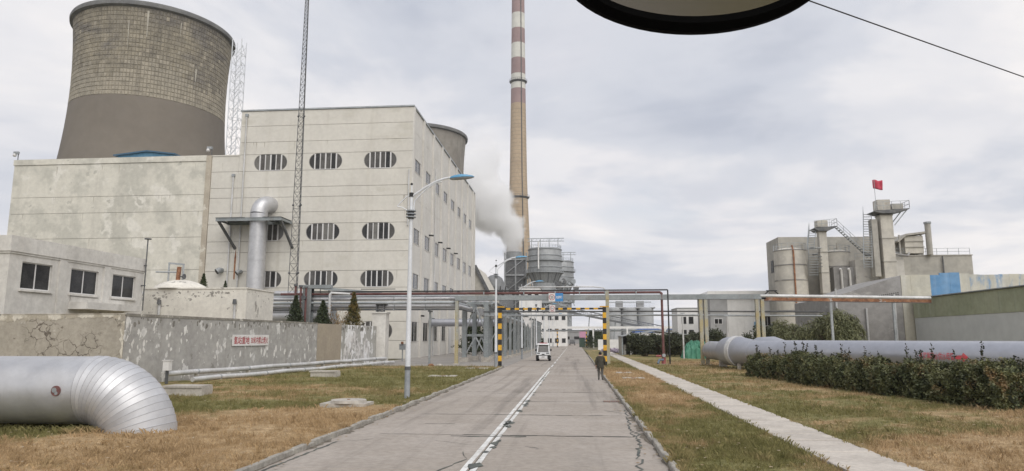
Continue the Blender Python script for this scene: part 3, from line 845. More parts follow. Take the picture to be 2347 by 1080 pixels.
o = bpy.data.objects.new('board', bme); COL.objects.link(o); o.parent = bd; o.rotation_euler = (0,0,ang)
for (s, cx, w, h) in (('氢站重地', -1.12, 1.75, .52), ('30米内禁止烟火', .98, 2.1, .48)):
    me = fit_text(s, w, h); me.materials.append(M_SIGNRED)
    o = bpy.data.objects.new('lettering', me); COL.objects.link(o); o.parent = bd
    o.rotation_euler = (R(90), 0, ang); o.location = dirw*cx + nor*.029

# disturbed soil round the pipe mouth
v = []; f = []; nr = 40
for j, (rr, z) in enumerate(((.80,.04),(1.0,.07),(1.18,.07),(1.5,.05))):
    for i in range(nr):
        a = 6.283*i/nr; k_ = 1+.10*math.sin(i*2.3+j)+.07*math.sin(i*5.1)
        v.append((-12.05+rr*k_*math.cos(a)*1.08, PY+rr*k_*math.sin(a), z*(1+.35*math.sin(i*1.7+j*2)) if j < 3 else .03))
for j in range(3):
    for i in range(nr): f.append((j*nr+i, j*nr+(i+1)%nr, (j+1)*nr+(i+1)%nr, (j+1)*nr+i))
me = bpy.data.meshes.new('soil_collar'); me.from_pydata(v, [], f); me.shade_smooth(); tag(link('soil_collar', me, M_LAWN), kind='structure')
# flakes of old whitewash still clinging to the wall
def flakes(name, areas, m_, parent, place):
    q = mb()
    for (s0, s1, z0, z1, n, lo, hi, tall) in areas:
        for i in range(n):
            s_ = random.uniform(s0, s1); z = random.uniform(z0, z1); r_ = lo+(hi-lo)*random.random()**1.7; k_ = random.randint(7, 12); pts = []
            for j in range(k_):
                a = 6.283*j/k_; rr = r_*random.uniform(.35,1); pts.append((s_+rr*math.cos(a)*.6, z+rr*math.sin(a)*tall))
            q.prism(pts, lambda a, b: place(a, b, .001), lambda a, b: place(a, b, .007))
    o = q.build(name, m_, parent); o['kind'] = 'stuff'; return o
M_FLAKE = mat('whitewash_flake', (.70,.69,.66), (.62,.60,.57), 2.0, .9, fine=.12)
def on_wall(a, b, d): p_ = A+dirw*a+nor*d; return (p_.x, p_.y, b)
flakes('whitewash_flakes', [(.2,2.6,1.6,3.6,30,.04,.24,1.2),(3,9,1.2,3.5,30,.04,.30,1.25),(8,20.5,.9,2.1,34,.05,.34,1.4),(9,20.5,2.4,3.7,26,.04,.20,1.1),(.05,.4,.8,3.4,6,.2,.45,1.6)], M_FLAKE, wt_, on_wall)
flakes('whitewash_flakes', [(26.0,31.2,.5,2.2,46,.15,.62,1.5),(26.4,29.0,1.6,2.9,26,.12,.5,1.3)], MATS['sign_white'], wt_, on_wall)
flakes('render_stains', [(.5,20.5,3.35,3.8,70,.06,.30,1.1),(25.3,32,3.3,3.72,40,.08,.34,1.2)], mat('black_mould', (.16,.15,.135), (.22,.205,.18), 2.0, .95, fine=.2), wt_, lambda a, b, d: on_wall(a, min(b, 3.72), d*.5))
# ================================================================== power house (main building)
FY = 86.0
mbld = empty('power_house', (-40, FY, 0), 'tall cream panelled power house with pill shaped windows beside the chimney', 'building')
XL, XM, XT, XR = -77.2, -48.9, -44.7, -21.0
mb().box(XT+.02, XR-.15, FY+.16, 142.4, -.2, 33.0).build('core_wall', M_CTJOINT, mbld)
mb().box(XL+.1, XT, FY+.17, 130, -.2, 26.8).build('core_wall', M_CTJOINT, mbld)
ZS = [0, 2.3, 4.7, 6.9, 9.05, 11.25, 13.73, 15.2, 17.5, 19.05, 21.09, 22.45, 24.7, 27.0, 28.71, 30.94, 33.05]
WROWS = {(2.3,4.7):0, (9.05,11.25):1, (15.2,17.5):2, (24.7,27.0):3}
WCOLS = [(-42.6,-38.0), (-35.0,-30.45), (-27.5,-23.08)]
g_ = .022
def pan(poly, m=M_WHITEWALL, d=.12, pr=0.0):
    return mb().prism(poly, lambda a, b: (a, FY-pr, b), lambda a, b: (a, FY+d, b)).build('wall_panel', m, mbld)
def arc(xc, zc, r, side, up):
    A_ = [(-90+180*i/12) for i in range(13)]
    p = [(xc+side*r*math.cos(R(a)), zc+r*math.sin(R(a))) for a in A_]
    return p if up else p[::-1]
for i in range(len(ZS)-1):
    z0, z1 = ZS[i]+g_, ZS[i+1]-g_
    # narrow strip of the lower block that carries the same courses
    if ZS[i] < 27:
        pan([(XM+.4,z0),(XT-.02,z0),(XT-.02,min(z1,26.85)),(XM+.4,min(z1,26.85))])
    if (ZS[i], ZS[i+1]) in WROWS:
        zc = (ZS[i]+ZS[i+1])/2; r = (ZS[i+1]-ZS[i])/2-.02
        xs = [XT+.0] + [q for c in WCOLS for q in c] + [XR]
        for k in range(0, len(xs), 2):
            a, b = xs[k], xs[k+1]
            left = [(a,z0),(a,z1)] if k == 0 else arc(a-r, zc, r, 1, True)
            right = [(b,z1),(b,z0)] if k+2 >= len(xs) else arc(b+r, zc, r, -1, False)
            # order: up the left boundary, then down the right boundary
            pan(left+right)
    else:
        pan([(XT,z0),(XR,z0),(XR,z1),(XT,z1)])
# render courses of the lower block
LS = [0, 6.5, 11.54, 15.9, 19.4, 21.67, 26.25]
for i in range(len(LS)-1):
    pan([(XL,LS[i]+g_),(XM-.38,LS[i]+g_),(XM-.38,LS[i+1]-g_),(XL,LS[i+1]-g_)], M_PATCHWALL)
mb().box(XL-.1, XM-.38, FY-.10, 130, 26.27, 27.05).build('parapet', M_PATCHWALL, mbld)
mb().box(XM-.36, XM+.36, FY-.14, FY+.2, 0, 27.02).build('expansion_joint_cover', mat('tan_joint_cover', (.50,.45,.37), (.42,.37,.30), .5, .9, fine=.12, patch=(.62,.58,.50), pscale=.8, pth=.58, psoft=.06), mbld)
mb().box(XM+.38, XT-.02, FY-.06, 130, 26.87, 27.03).build('parapet', M_WHITEWALL, mbld)
mb().box(XT-.15, XR+.17, FY-.12, FY+.6, 33.07, 33.27).build('roof_coping', M_GALV, mbld)
mb().box(XR-.4, XR+.18, FY+.62, 142.6, 33.07, 33.27).build('roof_coping', M_GALV, mbld)
mb().box(XT-.02, XT+.2, FY+.15, 142, 26.9, 33.05).build('wall_panel', M_WHITEWALL, mbld)
mb().box(-33.5, -30.0, 92, 96, 33.0, 34.0).build('roof_vent', M_GALV, mbld)
M_GLASSCURTAIN = mat('curtained_glass', (.15,.145,.135), (.19,.185,.17), .8, .2, fine=.15, spec=.3)
# pill windows: frame with six lights
def pill_window(x0, x1, z0, z1, opened=None):
    zc = (z0+z1)/2; r = (z1-z0)/2-.02
    def stad(s):
        rr = r-s
        return arc(x0+r, zc, rr, -1, False)[::1] + arc(x1-r, zc, rr, 1, True)
    outer = stad(0); inner = stad(.07)
    n = len(outer)
    m = mb()
    for y_, k in ((FY+.05, 0),):
        vs = [(p[0], y_, p[1]) for p in outer]+[(p[0], y_, p[1]) for p in inner]+[(p[0], y_+.09, p[1]) for p in outer]+[(p[0], y_+.09, p[1]) for p in inner]
        fs = []
        for i in range(n):
            j = (i+1)%n
            fs += [(i,j,n+j,n+i),(n+i,n+j,3*n+j,3*n+i),(2*n+i,2*n+j,j,i)]
        m.add(vs, fs)
    w = m.build('window', M_FRAMEDK, mbld)
    # straight mullions
    xa, xb = x0+r*.72, x1-r*.72
    nx = 5
    pos = [xa+(xb-xa)*i/(nx-1) for i in range(nx)]
    for i, xx in enumerate(pos):
        ww = .085 if i in (0, 2, 4) else .05
        hh = r if x0+r < xx < x1-r else math.sqrt(max(.05, r*r-(min(abs(xx-(x0+r)), abs(xx-(x1-r))))**2))
        mb().box(xx-ww, xx+ww, FY-.01, FY+.10, zc-hh+.03, zc+hh-.03).build('mullion', M_FRAME, w)
    mb().box(xa, xb, FY+.0, FY+.1, zc-r+.02, zc-r+.10).build('mullion', M_FRAME, w)
    # glass: round ends and the lights between
    def clip(xl, xr):
        pts = []
        for k in range(9):
            xx = xl+(xr-xl)*k/8
            d = max(0, (x0+r)-xx, xx-(x1-r)); pts.append((xx, math.sqrt(max(0.0001, r*r-d*d))-.01))
        return [(a, zc+h) for a, h in pts]+[(a, zc-h) for a, h in pts[::-1]]
    edges = [x0+.03]+pos+[x1-.03]
    for i in range(len(edges)-1):
        gm = random.choice([M_GLASS, M_GLASS, M_GLASS, M_GLASSDK, M_GLASSDK, M_GLASSCURTAIN])
        if opened is not None and i == opened: gm = M_BLACK
        pts = clip(edges[i], edges[i+1])
        mb().prism(pts, lambda a, b: (a, FY+.095, b), lambda a, b: (a, FY+.13, b)).build('pane', gm, w)
for (z0, z1), rr in WROWS.items():
    for ci, (x0, x1) in enumerate(WCOLS):
        pill_window(x0, x1, z0, z1, 4 if (rr == 3 and ci == 1) else None)
# side elevation along the yard: bays, pilasters and rectangular windows
BAY = 6.75
byb = [86.15] + [92.35+BAY*k for k in range(8)] + [142.5]
byb = byb[:9] + [142.5]
ZB = [(0,2.15,0),(2.15,4.7,1),(4.7,9.0,0),(9.0,11.0,1),(11.0,15.0,0),(15.0,17.0,1),(17.0,21.0,0),(21.0,24.7,0),(24.7,26.4,1),(26.4,30,0),(30,33.05,0)]
def span(y0, y1, z0, z1):
    if y1-y0 < .08: return
    mb().box(XR-.14, XR, y0, y1, z0+.015, z1-.015).build('wall_panel', M_SIDEWALL, mbld)
for k in range(len(byb)-1):
    ya, yb = byb[k]+.01, byb[k+1]-.01
    wy0, wy1 = 87.75+BAY*k, 87.75+BAY*k+3.1
    for (z0, z1, win) in ZB:
        if not win or wy1 > yb or (z0 == 2.15 and k >= 4):
            span(ya, yb, z0, z1)
        else:
            span(ya, wy0, z0, z1); span(wy1, yb, z0, z1)
            m = mb()
            m.box(XR-.12, XR-.04, wy0, wy0+.06, z0, z1); m.box(XR-.12, XR-.04, wy1-.06, wy1, z0, z1)
            m.box(XR-.12, XR-.04, wy0+.06, wy1-.06, z0, z0+.06); m.box(XR-.12, XR-.04, wy0+.06, wy1-.06, z1-.06, z1)
            w = m.build('window', M_FRAMEDK, mbld)
            mid = (wy0+wy1)/2
            mb().box(XR-.11, XR-.06, mid-.05, mid+.05, z0+.06, z1-.06).build('mullion', M_FRAME, w)
            mb().box(XR-.10, XR-.075, wy0+.06, mid-.05, z0+.06, z1-.06).build('pane', M_GLASSDK, w)
            mb().box(XR-.10, XR-.075, mid+.05, wy1-.06, z0+.06, z1-.06).build('pane', M_GLASS, w)
            mb().box(XR-.02, XR+.05, wy0-.1, wy1+.1, z0-.08, z0-.02).build('window_sill', M_SIDEWALL, w)
    if k:
        mb().box(XR+.003, XR+.22, byb[k]-.45, byb[k]+.45, 0, 33.04).build('pilaster', M_SIDEWALL, mbld)
mb().box(XR+.003, XR+.20, 86.02, 86.75, 0, 33.04).build('pilaster', M_SIDEWALL, mbld)
mb().box(XR+.003, XR+.2, 141.7, 142.5, 0, 33.04).build('pilaster', M_SIDEWALL, mbld)
mb().box(XR-.02, XR+.03, 113.2, 116.4, 0.02, 4.3).build('roller_door', M_FRAME, mbld)
for yy in (99.9, 126.0):
    mb().cyl((XR+.30, yy, 0), (XR+.30, yy, 28), .09, n=8).build('downpipe', M_PIPEWHITE, mbld, True)
for (yy, zz) in ((97.2,17.4),(104.0,17.3),(111,17.3),(118,17.3),(92.0,5.6),(99.0,5.4)):
    mb().bar((XR, yy, zz), (XR+.7, yy, zz-.06), .16, .22).build('wall_lamp', M_BLACK, mbld)
# front details
for (xx, zt) in ((-45.3, 24.0), (-43.9, 32.3)):
    m = mb(); m.cyl((xx, FY-.16, 9.0), (xx, FY-.16, zt), .10, n=8); m.build('downpipe', M_PIPEWHITE, mbld, True)
    mb().box(xx-.2, xx+.2, FY-.3, FY, zt, zt+.35).build('hopper', M_GALV, mbld)
mb().cyl((XR-.35, FY-.14, 17), (XR-.35, FY-.14, 24.5), .09, n=8).build('downpipe', M_PIPEWHITE, mbld, True)
for (xx, zz, r_) in ((-46.2, 11.3, .42), (-43.5, 11.1, .30)):
    m = mb(); m.tube([(xx, FY, zz+.1), (xx, FY-.55, zz+.1), (xx-.25, FY-.8, zz-.15)], [r_*.8, r_*.85, r_], 14); m.build('exhaust_cowl', M_GALV, mbld, True)
    m = mb(); m.cyl((xx-.252, FY-.802, zz-.152), (xx-.27, FY-.82, zz-.17), r_*.9, n=14); m.build('cowl_mouth', M_BLACK, mbld)
m = mb()
m.prism([(-44.55,10.2),(-44.35,10.2),(-44.3,13.2),(-44.42,14.3),(-44.58,13.0)], lambda a, b: (a, FY-.004, b), lambda a, b: (a, FY-.006, b))
m.build('rust_stain', MATS['rusty_steel'], mbld)
for (xx, zz) in ((XL+.3, 27.05), (XM+.2, 27.03)):
    c = empty('security_camera', (xx, FY, zz), 'small camera on a post at the outer roof corner' if xx < -60 else 'small camera on the roof edge above the joint cover', 'camera')
    mb().cyl((xx, FY+.1, zz), (xx, FY+.1, zz+1.0), .06, n=6).build('post', M_DARKSTEEL, c)
    mb().box(xx-.65, xx+.05, FY-.05, FY+.25, zz+.9, zz+1.25).build('body', M_GALV, c)
    mb().sphere((xx-.5, FY+.05, zz+.75), .25, 8, 6).build('dome', M_FRAME, c, True)
# rain and rust runs below sills, brackets and joints of the facade
M_RUN = mat('rain_run', (.50,.475,.41), (.44,.41,.35), 1.0, .9, fine=.15)
runs = mb()
for i in range(70):
    xx = random.uniform(XL+1, XR-.5); zt = random.choice([z for z in (ZS if xx > XM else LS) if 3 < z < 30]); zt = min(zt, 26.0) if xx < XT else zt
    if xx > XT and any(abs(zt-(a+.0)) < .2 or a < zt-.5 < b for (a, b) in WROWS) and any(a-.3 < xx < b+.3 for a, b in WCOLS): continue
    ln = random.uniform(.5, 1.6); w = random.uniform(.02, .09)
    pts = [(xx-w, zt-.03), (xx-w*.7, zt-ln*.5), (xx, zt-ln), (xx+w*.6, zt-ln*.6), (xx+w, zt-.03)]
    runs.prism(pts, lambda a, b: (a, FY-.001, b), lambda a, b: (a, FY-.003, b))
tag(runs.build('rain_runs', M_RUN, mbld), kind='stuff')
# exhaust duct up the front wall
du = empty('exhaust_duct', (-40.5, 84, 0), 'vertical silver duct rising past the platform and bending into the cream wall', 'duct')
DX, DYY, DR = -40.55, 84.0, 1.08
for k in range(6):
    z0 = 0.2+k*3.05
    mb().cyl((DX, DYY, z0), (DX, DYY, z0+3.04), DR+.012, DR, n=28).build('duct_section', M_SILVER, du, True)
P = [(DX+.15*math.sin(a)*0, DYY+1.5*(1-math.cos(a)), 18.5+1.7*math.sin(a)) for a in [R(15*i) for i in range(7)]]
P = [(DX, DYY, 18.5)] + [(DX+.5*(1-math.cos(R(15*i))), DYY+1.4*(1-math.cos(R(15*i))), 18.5+1.5*math.sin(R(15*i))) for i in range(1, 7)] + [(DX+.55, FY+.1, 20.0)]
m = mb(); m.tube(P, DR, 28); m.build('duct_elbow', M_SILVER, du, True)
# steel maintenance platform bracketed off the wall round the duct
pf = empty('wall_platform', (-41, 84, 17.9), 'green steel bracket platform around the silver duct', 'platform')
PZ0 = 17.75
for yy in (82.6, 85.7):
    m = mb(); m.box(-45.6, -36.9, yy-.06, yy+.06, PZ0, PZ0+.06); m.box(-45.6, -36.9, yy-.02, yy+.02, PZ0-.32, PZ0); m.box(-45.6, -36.9, yy-.06, yy+.06, PZ0-.38, PZ0-.32)
    m.build('edge_beam', M_STEEL, pf)
for xx in (-45.5, -42.2, -38.9, -37.0):
    mb().box(xx-.06, xx+.06, 82.7, 86.0, PZ0-.3, PZ0-.02).build('cross_beam', M_STEEL, pf)
mb().box(-45.6, -41.75, 82.5, 85.9, PZ0+.062, PZ0+.10).build('deck', M_DARKSTEEL, pf)
mb().box(-39.35, -36.9, 82.5, 85.9, PZ0+.062, PZ0+.10).build('deck', M_DARKSTEEL, pf)
for xx in (-45.4, -37.1):
    mb().bar((xx, 82.8, PZ0-.2), (xx+(.9 if xx < -40 else .4), 85.95, PZ0-3.5), .30, .24).build('brace', M_DARKSTEEL, pf)
# teal roof ridge showing over the parapet
rf = empty('rooftop_shed', (-57.5, 100, 27), 'low teal blue pitched roof showing above the parapet', 'shed')
mb().prism([(-66.4,26.9),(-66.4,29.0),(-61.8,29.45),(-57.9,28.95),(-57.9,26.9)], lambda a, b: (a, 92, b), lambda a, b: (a, 110, b)).build('gable', M_BLUEROOF2, rf)
mb().prism([(-66.9,28.95),(-66.9,29.14),(-61.8,29.68),(-57.4,29.12),(-57.4,28.93),(-61.8,29.48)], lambda a, b: (a, 91.6, b), lambda a, b: (a, 110.4, b)).build('roof_sheet', mat('dark_teal_edge', (.05,.11,.17), None, rough=.6), rf)

# ================================================================== white hut with three windows (behind the wall)
hut = empty('render_hut', (-34, 42, 0), 'dirty white rendered hut with three dark sliding windows behind the wall', 'building')
HX, HY0, HY1, HZ = -32.0, 36.0, 48.3, 8.42
hw = [(36.95,39.3), (40.9,43.45), (44.9,47.4)]; wz0, wz1 = 5.43, 7.02
m = mb()
# east wall with real openings: piers, sill band, head band
m.box(HX-.25, HX, HY0+.002, HY1, -.1, wz0); m.box(HX-.25, HX, HY0+.002, HY1, wz1, HZ-.9)
yy = HY0+.002
for (a, b) in hw:
    m.box(HX-.25, HX, yy, a, wz0, wz1); yy = b
m.box(HX-.25, HX, yy, HY1, wz0, wz1)
m.box(-46, HX-.252, HY0, HY0+.25, -.1, HZ-.9)
m.box(-46, HX-.252, HY1-.25, HY1, -.1, HZ-.9); m.box(-46, HX-.252, HY0+.3, HY1-.3, 3.6, 3.7)
m.build('wall', M_OFFWHITE, hut)
mb().box(-46.1, HX+.12, HY0-.12, HY1+.1, HZ-.898, HZ).build('parapet', M_OFFWHITE, hut)
mb().box(-46.0, HX+.06, HY0-.06, HY1+.04, HZ-1.02, HZ-.90).build('string_course', M_OFFWHITE, hut)
for yy in (40.1, 44.2):
    mb().box(HX+.002, HX+.10, yy-.32, yy+.32, 3.9, HZ-1.03).build('pilaster', M_OFFWHITE, hut)
for (a, b) in hw:
    m = mb()
    m.box(HX-.2, HX-.13, a, a+.04, wz0, wz1); m.box(HX-.2, HX-.13, b-.04, b, wz0, wz1); m.box(HX-.2, HX-.1, a+.07, b-.07, wz0, wz0+.06); m.box(HX-.2, HX-.1, a+.07, b-.07, wz1-.06, wz1)
    w = m.build('window', M_FRAME, hut); c = (a+b)/2
    mb().box(HX-.19, HX-.12, c-.035, c+.035, wz0+.06, wz1-.06).build('mullion', M_FRAME, w)
    mb().box(HX-.17, HX-.15, a+.04, c-.035, wz0+.06, wz1-.06).build('pane', M_GLASSDK, w); mb().box(HX-.165, HX-.145, c+.035, b-.04, wz0+.06, wz1-.06).build('pane', M_GLASSDK, w)
    mb().box(HX+.0, HX+.14, a-.1, b+.1, wz0-.14, wz0-.02).build('window_sill', M_OFFWHITE, w)
mb().box(HX+.004, HX+1.3, 40.9, 46.4, 4.42, 4.86).build('door_canopy', M_OFFWHITE, hut)
mb().box(HX+.004, HX+.06, 41.0, 46.3, 4.862, 5.2).build('flashing', M_OFFWHITE, hut)
rod = empty('lightning_rod', (HX+.3, 48.0, 4.5), 'thin dark rod with a flat cap on the hut corner', 'rod')
mb().cyl((HX+.25, 48.1, 4.6), (HX+.25, 48.1, 10.0), .045, n=8).build('mast', M_DARKSTEEL, rod)
mb().cyl((HX+.25, 48.1, 9.9), (HX+.25, 48.1, 9.98), .24, n=12).build('cap', M_DARKSTEEL, rod)
for zz in (7.9, 6.4): mb().box(HX+.0, HX+.3, 48.04, 48.16, zz, zz+.08).build('bracket', M_DARKSTEEL, rod)

# ================================================================== flaking white plaster block
pb = empty('plaster_block', (-30, 54, 0), 'low flaking white plaster block with two vent pipes behind the wall', 'building')
mb().box(-34.4, -25.75, 52.0, 56.9, -.1, 6.45).build('wall', M_PLASTER, pb)
mb().box(-34.45, -25.68, 51.94, 56.96, 6.452, 6.56).build('coping', M_PLASTER, pb)
M_LOSS = mat('bare_render_patch', (.40,.375,.335), (.33,.31,.28), 1.5, .95, fine=.2)
flakes('plaster_losses', [(-34.2,-31.2,5.55,6.25,26,.08,.34,.5),(-31.0,-26.6,5.75,6.3,22,.06,.26,.5),(-29.5,-27.2,5.9,6.25,14,.12,.36,.45)], M_LOSS, pb, lambda a, b, d: (a, 52.0-d, b))
flakes('plaster_losses', [(53.5,54.2,4.3,5.3,7,.12,.34,1.6),(52.3,56,5.5,6.2,8,.05,.2,.8)], M_LOSS, pb, lambda a, b, d: (-25.75+d, a, b))
for xx in (-32.85, -26.6):
    m = mb(); m.tube([(xx, 51.85, 3.7), (xx, 51.85, 5.25)], .10, 10); m.build('vent_pipe', M_PIPEWHITE, pb, True)
    mb().cyl((xx, 51.8, 5.25), (xx, 51.8, 5.62), .17, .13, n=10).build('vent_cowl', M_DARKSTEEL, pb)
for (xx, hh) in ((-31.0, 1.35), (-29.3, .75)):
    pass
vs_ = empty('valve_stand', (-32.6, 53.6, 6.56), 'rusty valve on a steel frame above a concrete mound', 'valve')
m = mb(); m.lathe([(2.1,0),(1.9,.25),(1.3,.55),(.7,.72),(.05,.76)], (-32.3, 53.8, 6.56), 20); m.build('mound', M_PLASTER, vs_, True)
for xx in (-33.35, -32.1): mb().cyl((xx, 53.6, 6.6), (xx, 53.6, 8.75 if xx < -33 else 8.6), .07, n=8).build('frame_post', M_GALV, vs_)
mb().bar((-33.4, 53.6, 8.73), (-32.05, 53.6, 8.6), .14).build('frame_beam', M_GALV, vs_)
mb().cyl((-32.45, 53.5, 7.2), (-32.4, 53.5, 8.4), .17, n=12).build('valve_body', M_RUST, vs_, True)
mb().cyl((-34.4, 53.5, 8.0), (-32.4, 53.5, 7.95), .06, n=8).build('side_pipe', M_GALV, vs_)
mb().cyl((-32.4, 53.5, 7.6), (-31.9, 53.5, 7.6), .05, n=8).build('spindle', M_DARKSTEEL, vs_); mb().cyl((-31.95, 53.5, 7.6), (-31.88, 53.5, 7.6), .22, n=12).build('handwheel', M_DARKSTEEL, vs_)

# ================================================================== lattice mast
ms = empty('lattice_mast', (-29.55, 70, 0), 'slender dark steel lattice mast in front of the cream power house', 'mast')
def mw(z): return max(.17, .66-.0108*z)
def mpt(z, k):
    a = [R(210), R(330), R(90)][k]; w = mw(z)
    return Vector((-29.5+w*math.cos(a), 70+w*math.sin(a), z))
for k in range(3):
    m = mb(); zz = 0
    m.tube([mpt(z, k) for z in range(0, 49, 6)], .04, 6); m.build('leg', M_DARKSTEEL, ms)
m = mb(); z = 0
while z < 47.4:
    h = mw(z)*1.9
    for k in range(3):
        a, b = k, (k+1) % 3
        m.bar(mpt(z, a), mpt(min(48,z+h), b), .022); m.bar(mpt(z, b), mpt(min(48,z+h), a), .022); m.bar(mpt(z, a), mpt(z, b), .026)
    z += h
tag(m.build('lattice', M_DARKSTEEL, ms), kind='stuff')
for z in (26.6, 16.7, 9.4):
    for k in range(3): mb().sphere(mpt(z, k), .14, 6, 4).build('joint_flange', M_DARKSTEEL, ms)

# ================================================================== cooling towers
def ct_r(z): return 22.1*math.sqrt(1+((z-80)/64.0)**2)
ct = empty('cooling_tower', (-135.2, 200.8, 0), 'huge brown cooling tower with a dark smooth lower shell', 'cooling tower')
CC = (-135.2, 200.8, 0)
zs = [8+i*(64.4/18) for i in range(19)]
m = mb(); m.lathe([(ct_r(z)+.02, z) for z in zs], CC, 96); m.build('lower_shell', M_CTLOW, ct, True)
zs2 = [72.4+i*(28.0/14) for i in range(15)]
m = mb(); m.lathe([(ct_r(z)-.12, z) for z in zs2]+[(ct_r(100.4)-.9,100.4)]+[(ct_r(z)-.9, z) for z in zs2[::-1]], CC, 96); m.build('upper_shell', M_CTJOINT, ct, True)
m = mb(); m.lathe([(23.0,99.3),(24.0,99.6),(24.1,100.5),(23.9,101.0),(22.4,101.0)], CC, 120); m.build('rim', M_CTRIM, ct, True)
m = mb()
for k in range(36):
    a = 2*math.pi*k/36; b = a+2*math.pi/36
    for s in (0, 1):
        p0 = Vector((CC[0]+36*math.cos((a+b)/2), CC[1]+36*math.sin((a+b)/2), -.2)); aa = a if s else b
        m.bar(p0, (CC[0]+ct_r(8)*math.cos(aa), CC[1]+ct_r(8)*math.sin(aa), 8.2), .8)
m.build('raker_columns', M_CTRIM, ct)
# formwork lifts: every cast panel proud of its joint
m = mb(); NR, NC = 20, 150
for i in range(NR):
    z0 = 72.5+i*(26.7/NR)+.045; z1 = 72.5+(i+1)*(26.7/NR)-.045
    for j in range(NC):
        a0 = 2*math.pi*(j+.03)/NC; a1 = 2*math.pi*(j+.97)/NC
        am = (a0+a1)/2
        # only the half turned to the works is cast with visible lifts
        if math.cos(am-math.atan2(-CC[1], -CC[0])) < -.25: continue
        pr = -.02+.06*random.random()+(.05 if random.random() < .06 else 0)
        m.mi = 1 if i < 5+4.0*random.random()**2+1.6*math.sin(j*.21) or random.random() < .03 else 0
        vs = []
        for (a, z) in ((a0,z0),(a1,z0),(a1,z1),(a0,z1)):
            r_ = ct_r(z)-.13; vs.append((CC[0]+r_*math.cos(a), CC[1]+r_*math.sin(a), z))
        for (a, z) in ((a0+.004,z0+.05),(a1-.004,z0+.05),(a1-.004,z1-.05),(a0+.004,z1-.05)):
            r_ = ct_r(z)+pr; vs.append((CC[0]+r_*math.cos(a), CC[1]+r_*math.sin(a), z))
        m.add(vs, [(4,5,6,7),(0,1,5,4),(1,2,6,5),(2,3,7,6),(3,0,4,7)])
tag(m.build('formwork_panels', [M_CTPANEL, M_CTPALE], ct), kind='stuff')
M_LIME = mat('lime_deposit', (.46,.43,.36), (.40,.37,.31), .5, .9, fine=.15, fscale=1)
# white lime runs on the shell
for (aa, z0, z1, w) in ((R(-62.5), 90.5, 98.5, .28), (R(-25), 80.5, 84.5, .34), (R(-40), 93, 97, .16), (R(-75), 86, 95, .14)):
    q = mb(); n_ = 8; vs = []
    for i in range(n_+1):
        z = z0+(z1-z0)*i/n_; ww = w*(.25+.75*i/n_)/ct_r(z)
        for s_ in (-1, 1): vs.append((CC[0]+(ct_r(z)+.12)*math.cos(aa+s_*ww), CC[1]+(ct_r(z)+.12)*math.sin(aa+s_*ww), z))
    q.add(vs, [(2*i, 2*i+1, 2*i+3, 2*i+2) for i in range(n_)]); q.build('lime_run', M_LIME, ct)
# lattice stair tower beside it
sx, sy = -100.9, 190.0
lt = empty('stair_tower', (sx, sy, 0), 'pale steel lattice stair tower standing against the big cooling tower', 'tower')
for dx in (-1.45, 1.45):
    for dy in (-1.45, 1.45):
        mb().bar((sx+dx, sy+dy, 0), (sx+dx, sy+dy, 92.5), .20).build('leg', M_POLE, lt)
m = mb()
z = 1
k = 0
while z < 90:
    for (ax, ay, bx_, by_) in ((-1.45,-1.45,1.45,-1.45),(1.45,-1.45,1.45,1.45),(1.45,1.45,-1.45,1.45),(-1.45,1.45,-1.45,-1.45)):
        m.bar((sx+ax, sy+ay, z), (sx+bx_, sy+by_, z), .10)
        if k % 2: m.bar((sx+ax, sy+ay, z), (sx+bx_, sy+by_, z+2.9), .08)
        else: m.bar((sx+bx_, sy+by_, z), (sx+ax, sy+ay, z+2.9), .08)
    m.bar((sx-1.2, sy, z), (sx+1.2, sy, z+2.9), .06, .3)
    z += 2.9; k += 1
tag(m.build('stair_flights', M_POLE, lt), kind='stuff')
mb().sphere((sx-2.0, sy-1.5, 54.2), (1.1,.7,1.1), 14, 10).build('floodlight', M_DARKSTEEL, lt, True)
c2 = empty('cooling_tower', (-75.6, 323, 0), 'distant streaked cooling tower rim peeping over the power house roof', 'cooling tower')
C2 = (-75.6, 323, 0)
zs = [8+i*(92.4/24) for i in range(25)]
m = mb(); m.lathe([(ct_r(z), z) for z in zs]+[(ct_r(z)-.9, z) for z in zs[::-1]], C2, 96); m.build('shell', M_CT2, c2, True)
m = mb(); m.lathe([(23.0,99.2),(24.0,99.5),(24.1,100.5),(23.9,101.0),(22.3,101.0)], C2, 96); m.build('rim', M_CTRIM, c2, True)
m = mb()
for k in range(32):
    a = 2*math.pi*k/32
    m.bar((C2[0]+36*math.cos(a+.1), C2[1]+36*math.sin(a+.1), -.2), (C2[0]+ct_r(8)*math.cos(a), C2[1]+ct_r(8)*math.sin(a), 8.2), .8)
m.build('raker_columns', M_CTRIM, c2)

# ================================================================== chimney
ch = empty('chimney_stack', (-35, 430, 0), 'very tall tan chimney with faded red and white bands', 'chimney')
CHP = [(0,11.5),(32,9.2),(60,7.35),(92,6.0),(107,5.55),(154,4.9),(240,4.1)]
def chr_(z):
    for (a, ra), (b, rb) in zip(CHP, CHP[1:]):
        if z <= b: return ra+(rb-ra)*(z-a)/(b-a)
    return 4.1
def chband(name, z0, z1, m_, grow=0):
    n = max(2, int((z1-z0)/8)); M_ = mb()
    M_.lathe([(chr_(z0+(z1-z0)*i/n)+grow, z0+(z1-z0)*i/n) for i in range(n+1)], (-35,430,0), 40)
    return M_.build(name, m_, ch, True)
chband('shaft', -.5, 154, M_CHIM)
cb = [154, 164.1, 174.3, 185.2, 195.6, 206, 216.8, 227.4, 238]
for i in range(len(cb)-1):
    chband('painted_band', cb[i], cb[i+1]-.02, M_CHRED if i % 2 == 0 else M_CHWHITE)
m = mb()      # cast lifts as shallow rings
for i in range(60):
    z = 2+i*2.5
    m.lathe([(chr_(z)-.02, z), (chr_(z)+.05, z+.06), (chr_(z)+.05, z+.16), (chr_(z)-.02, z+.22)], (-35,430,0), 36)
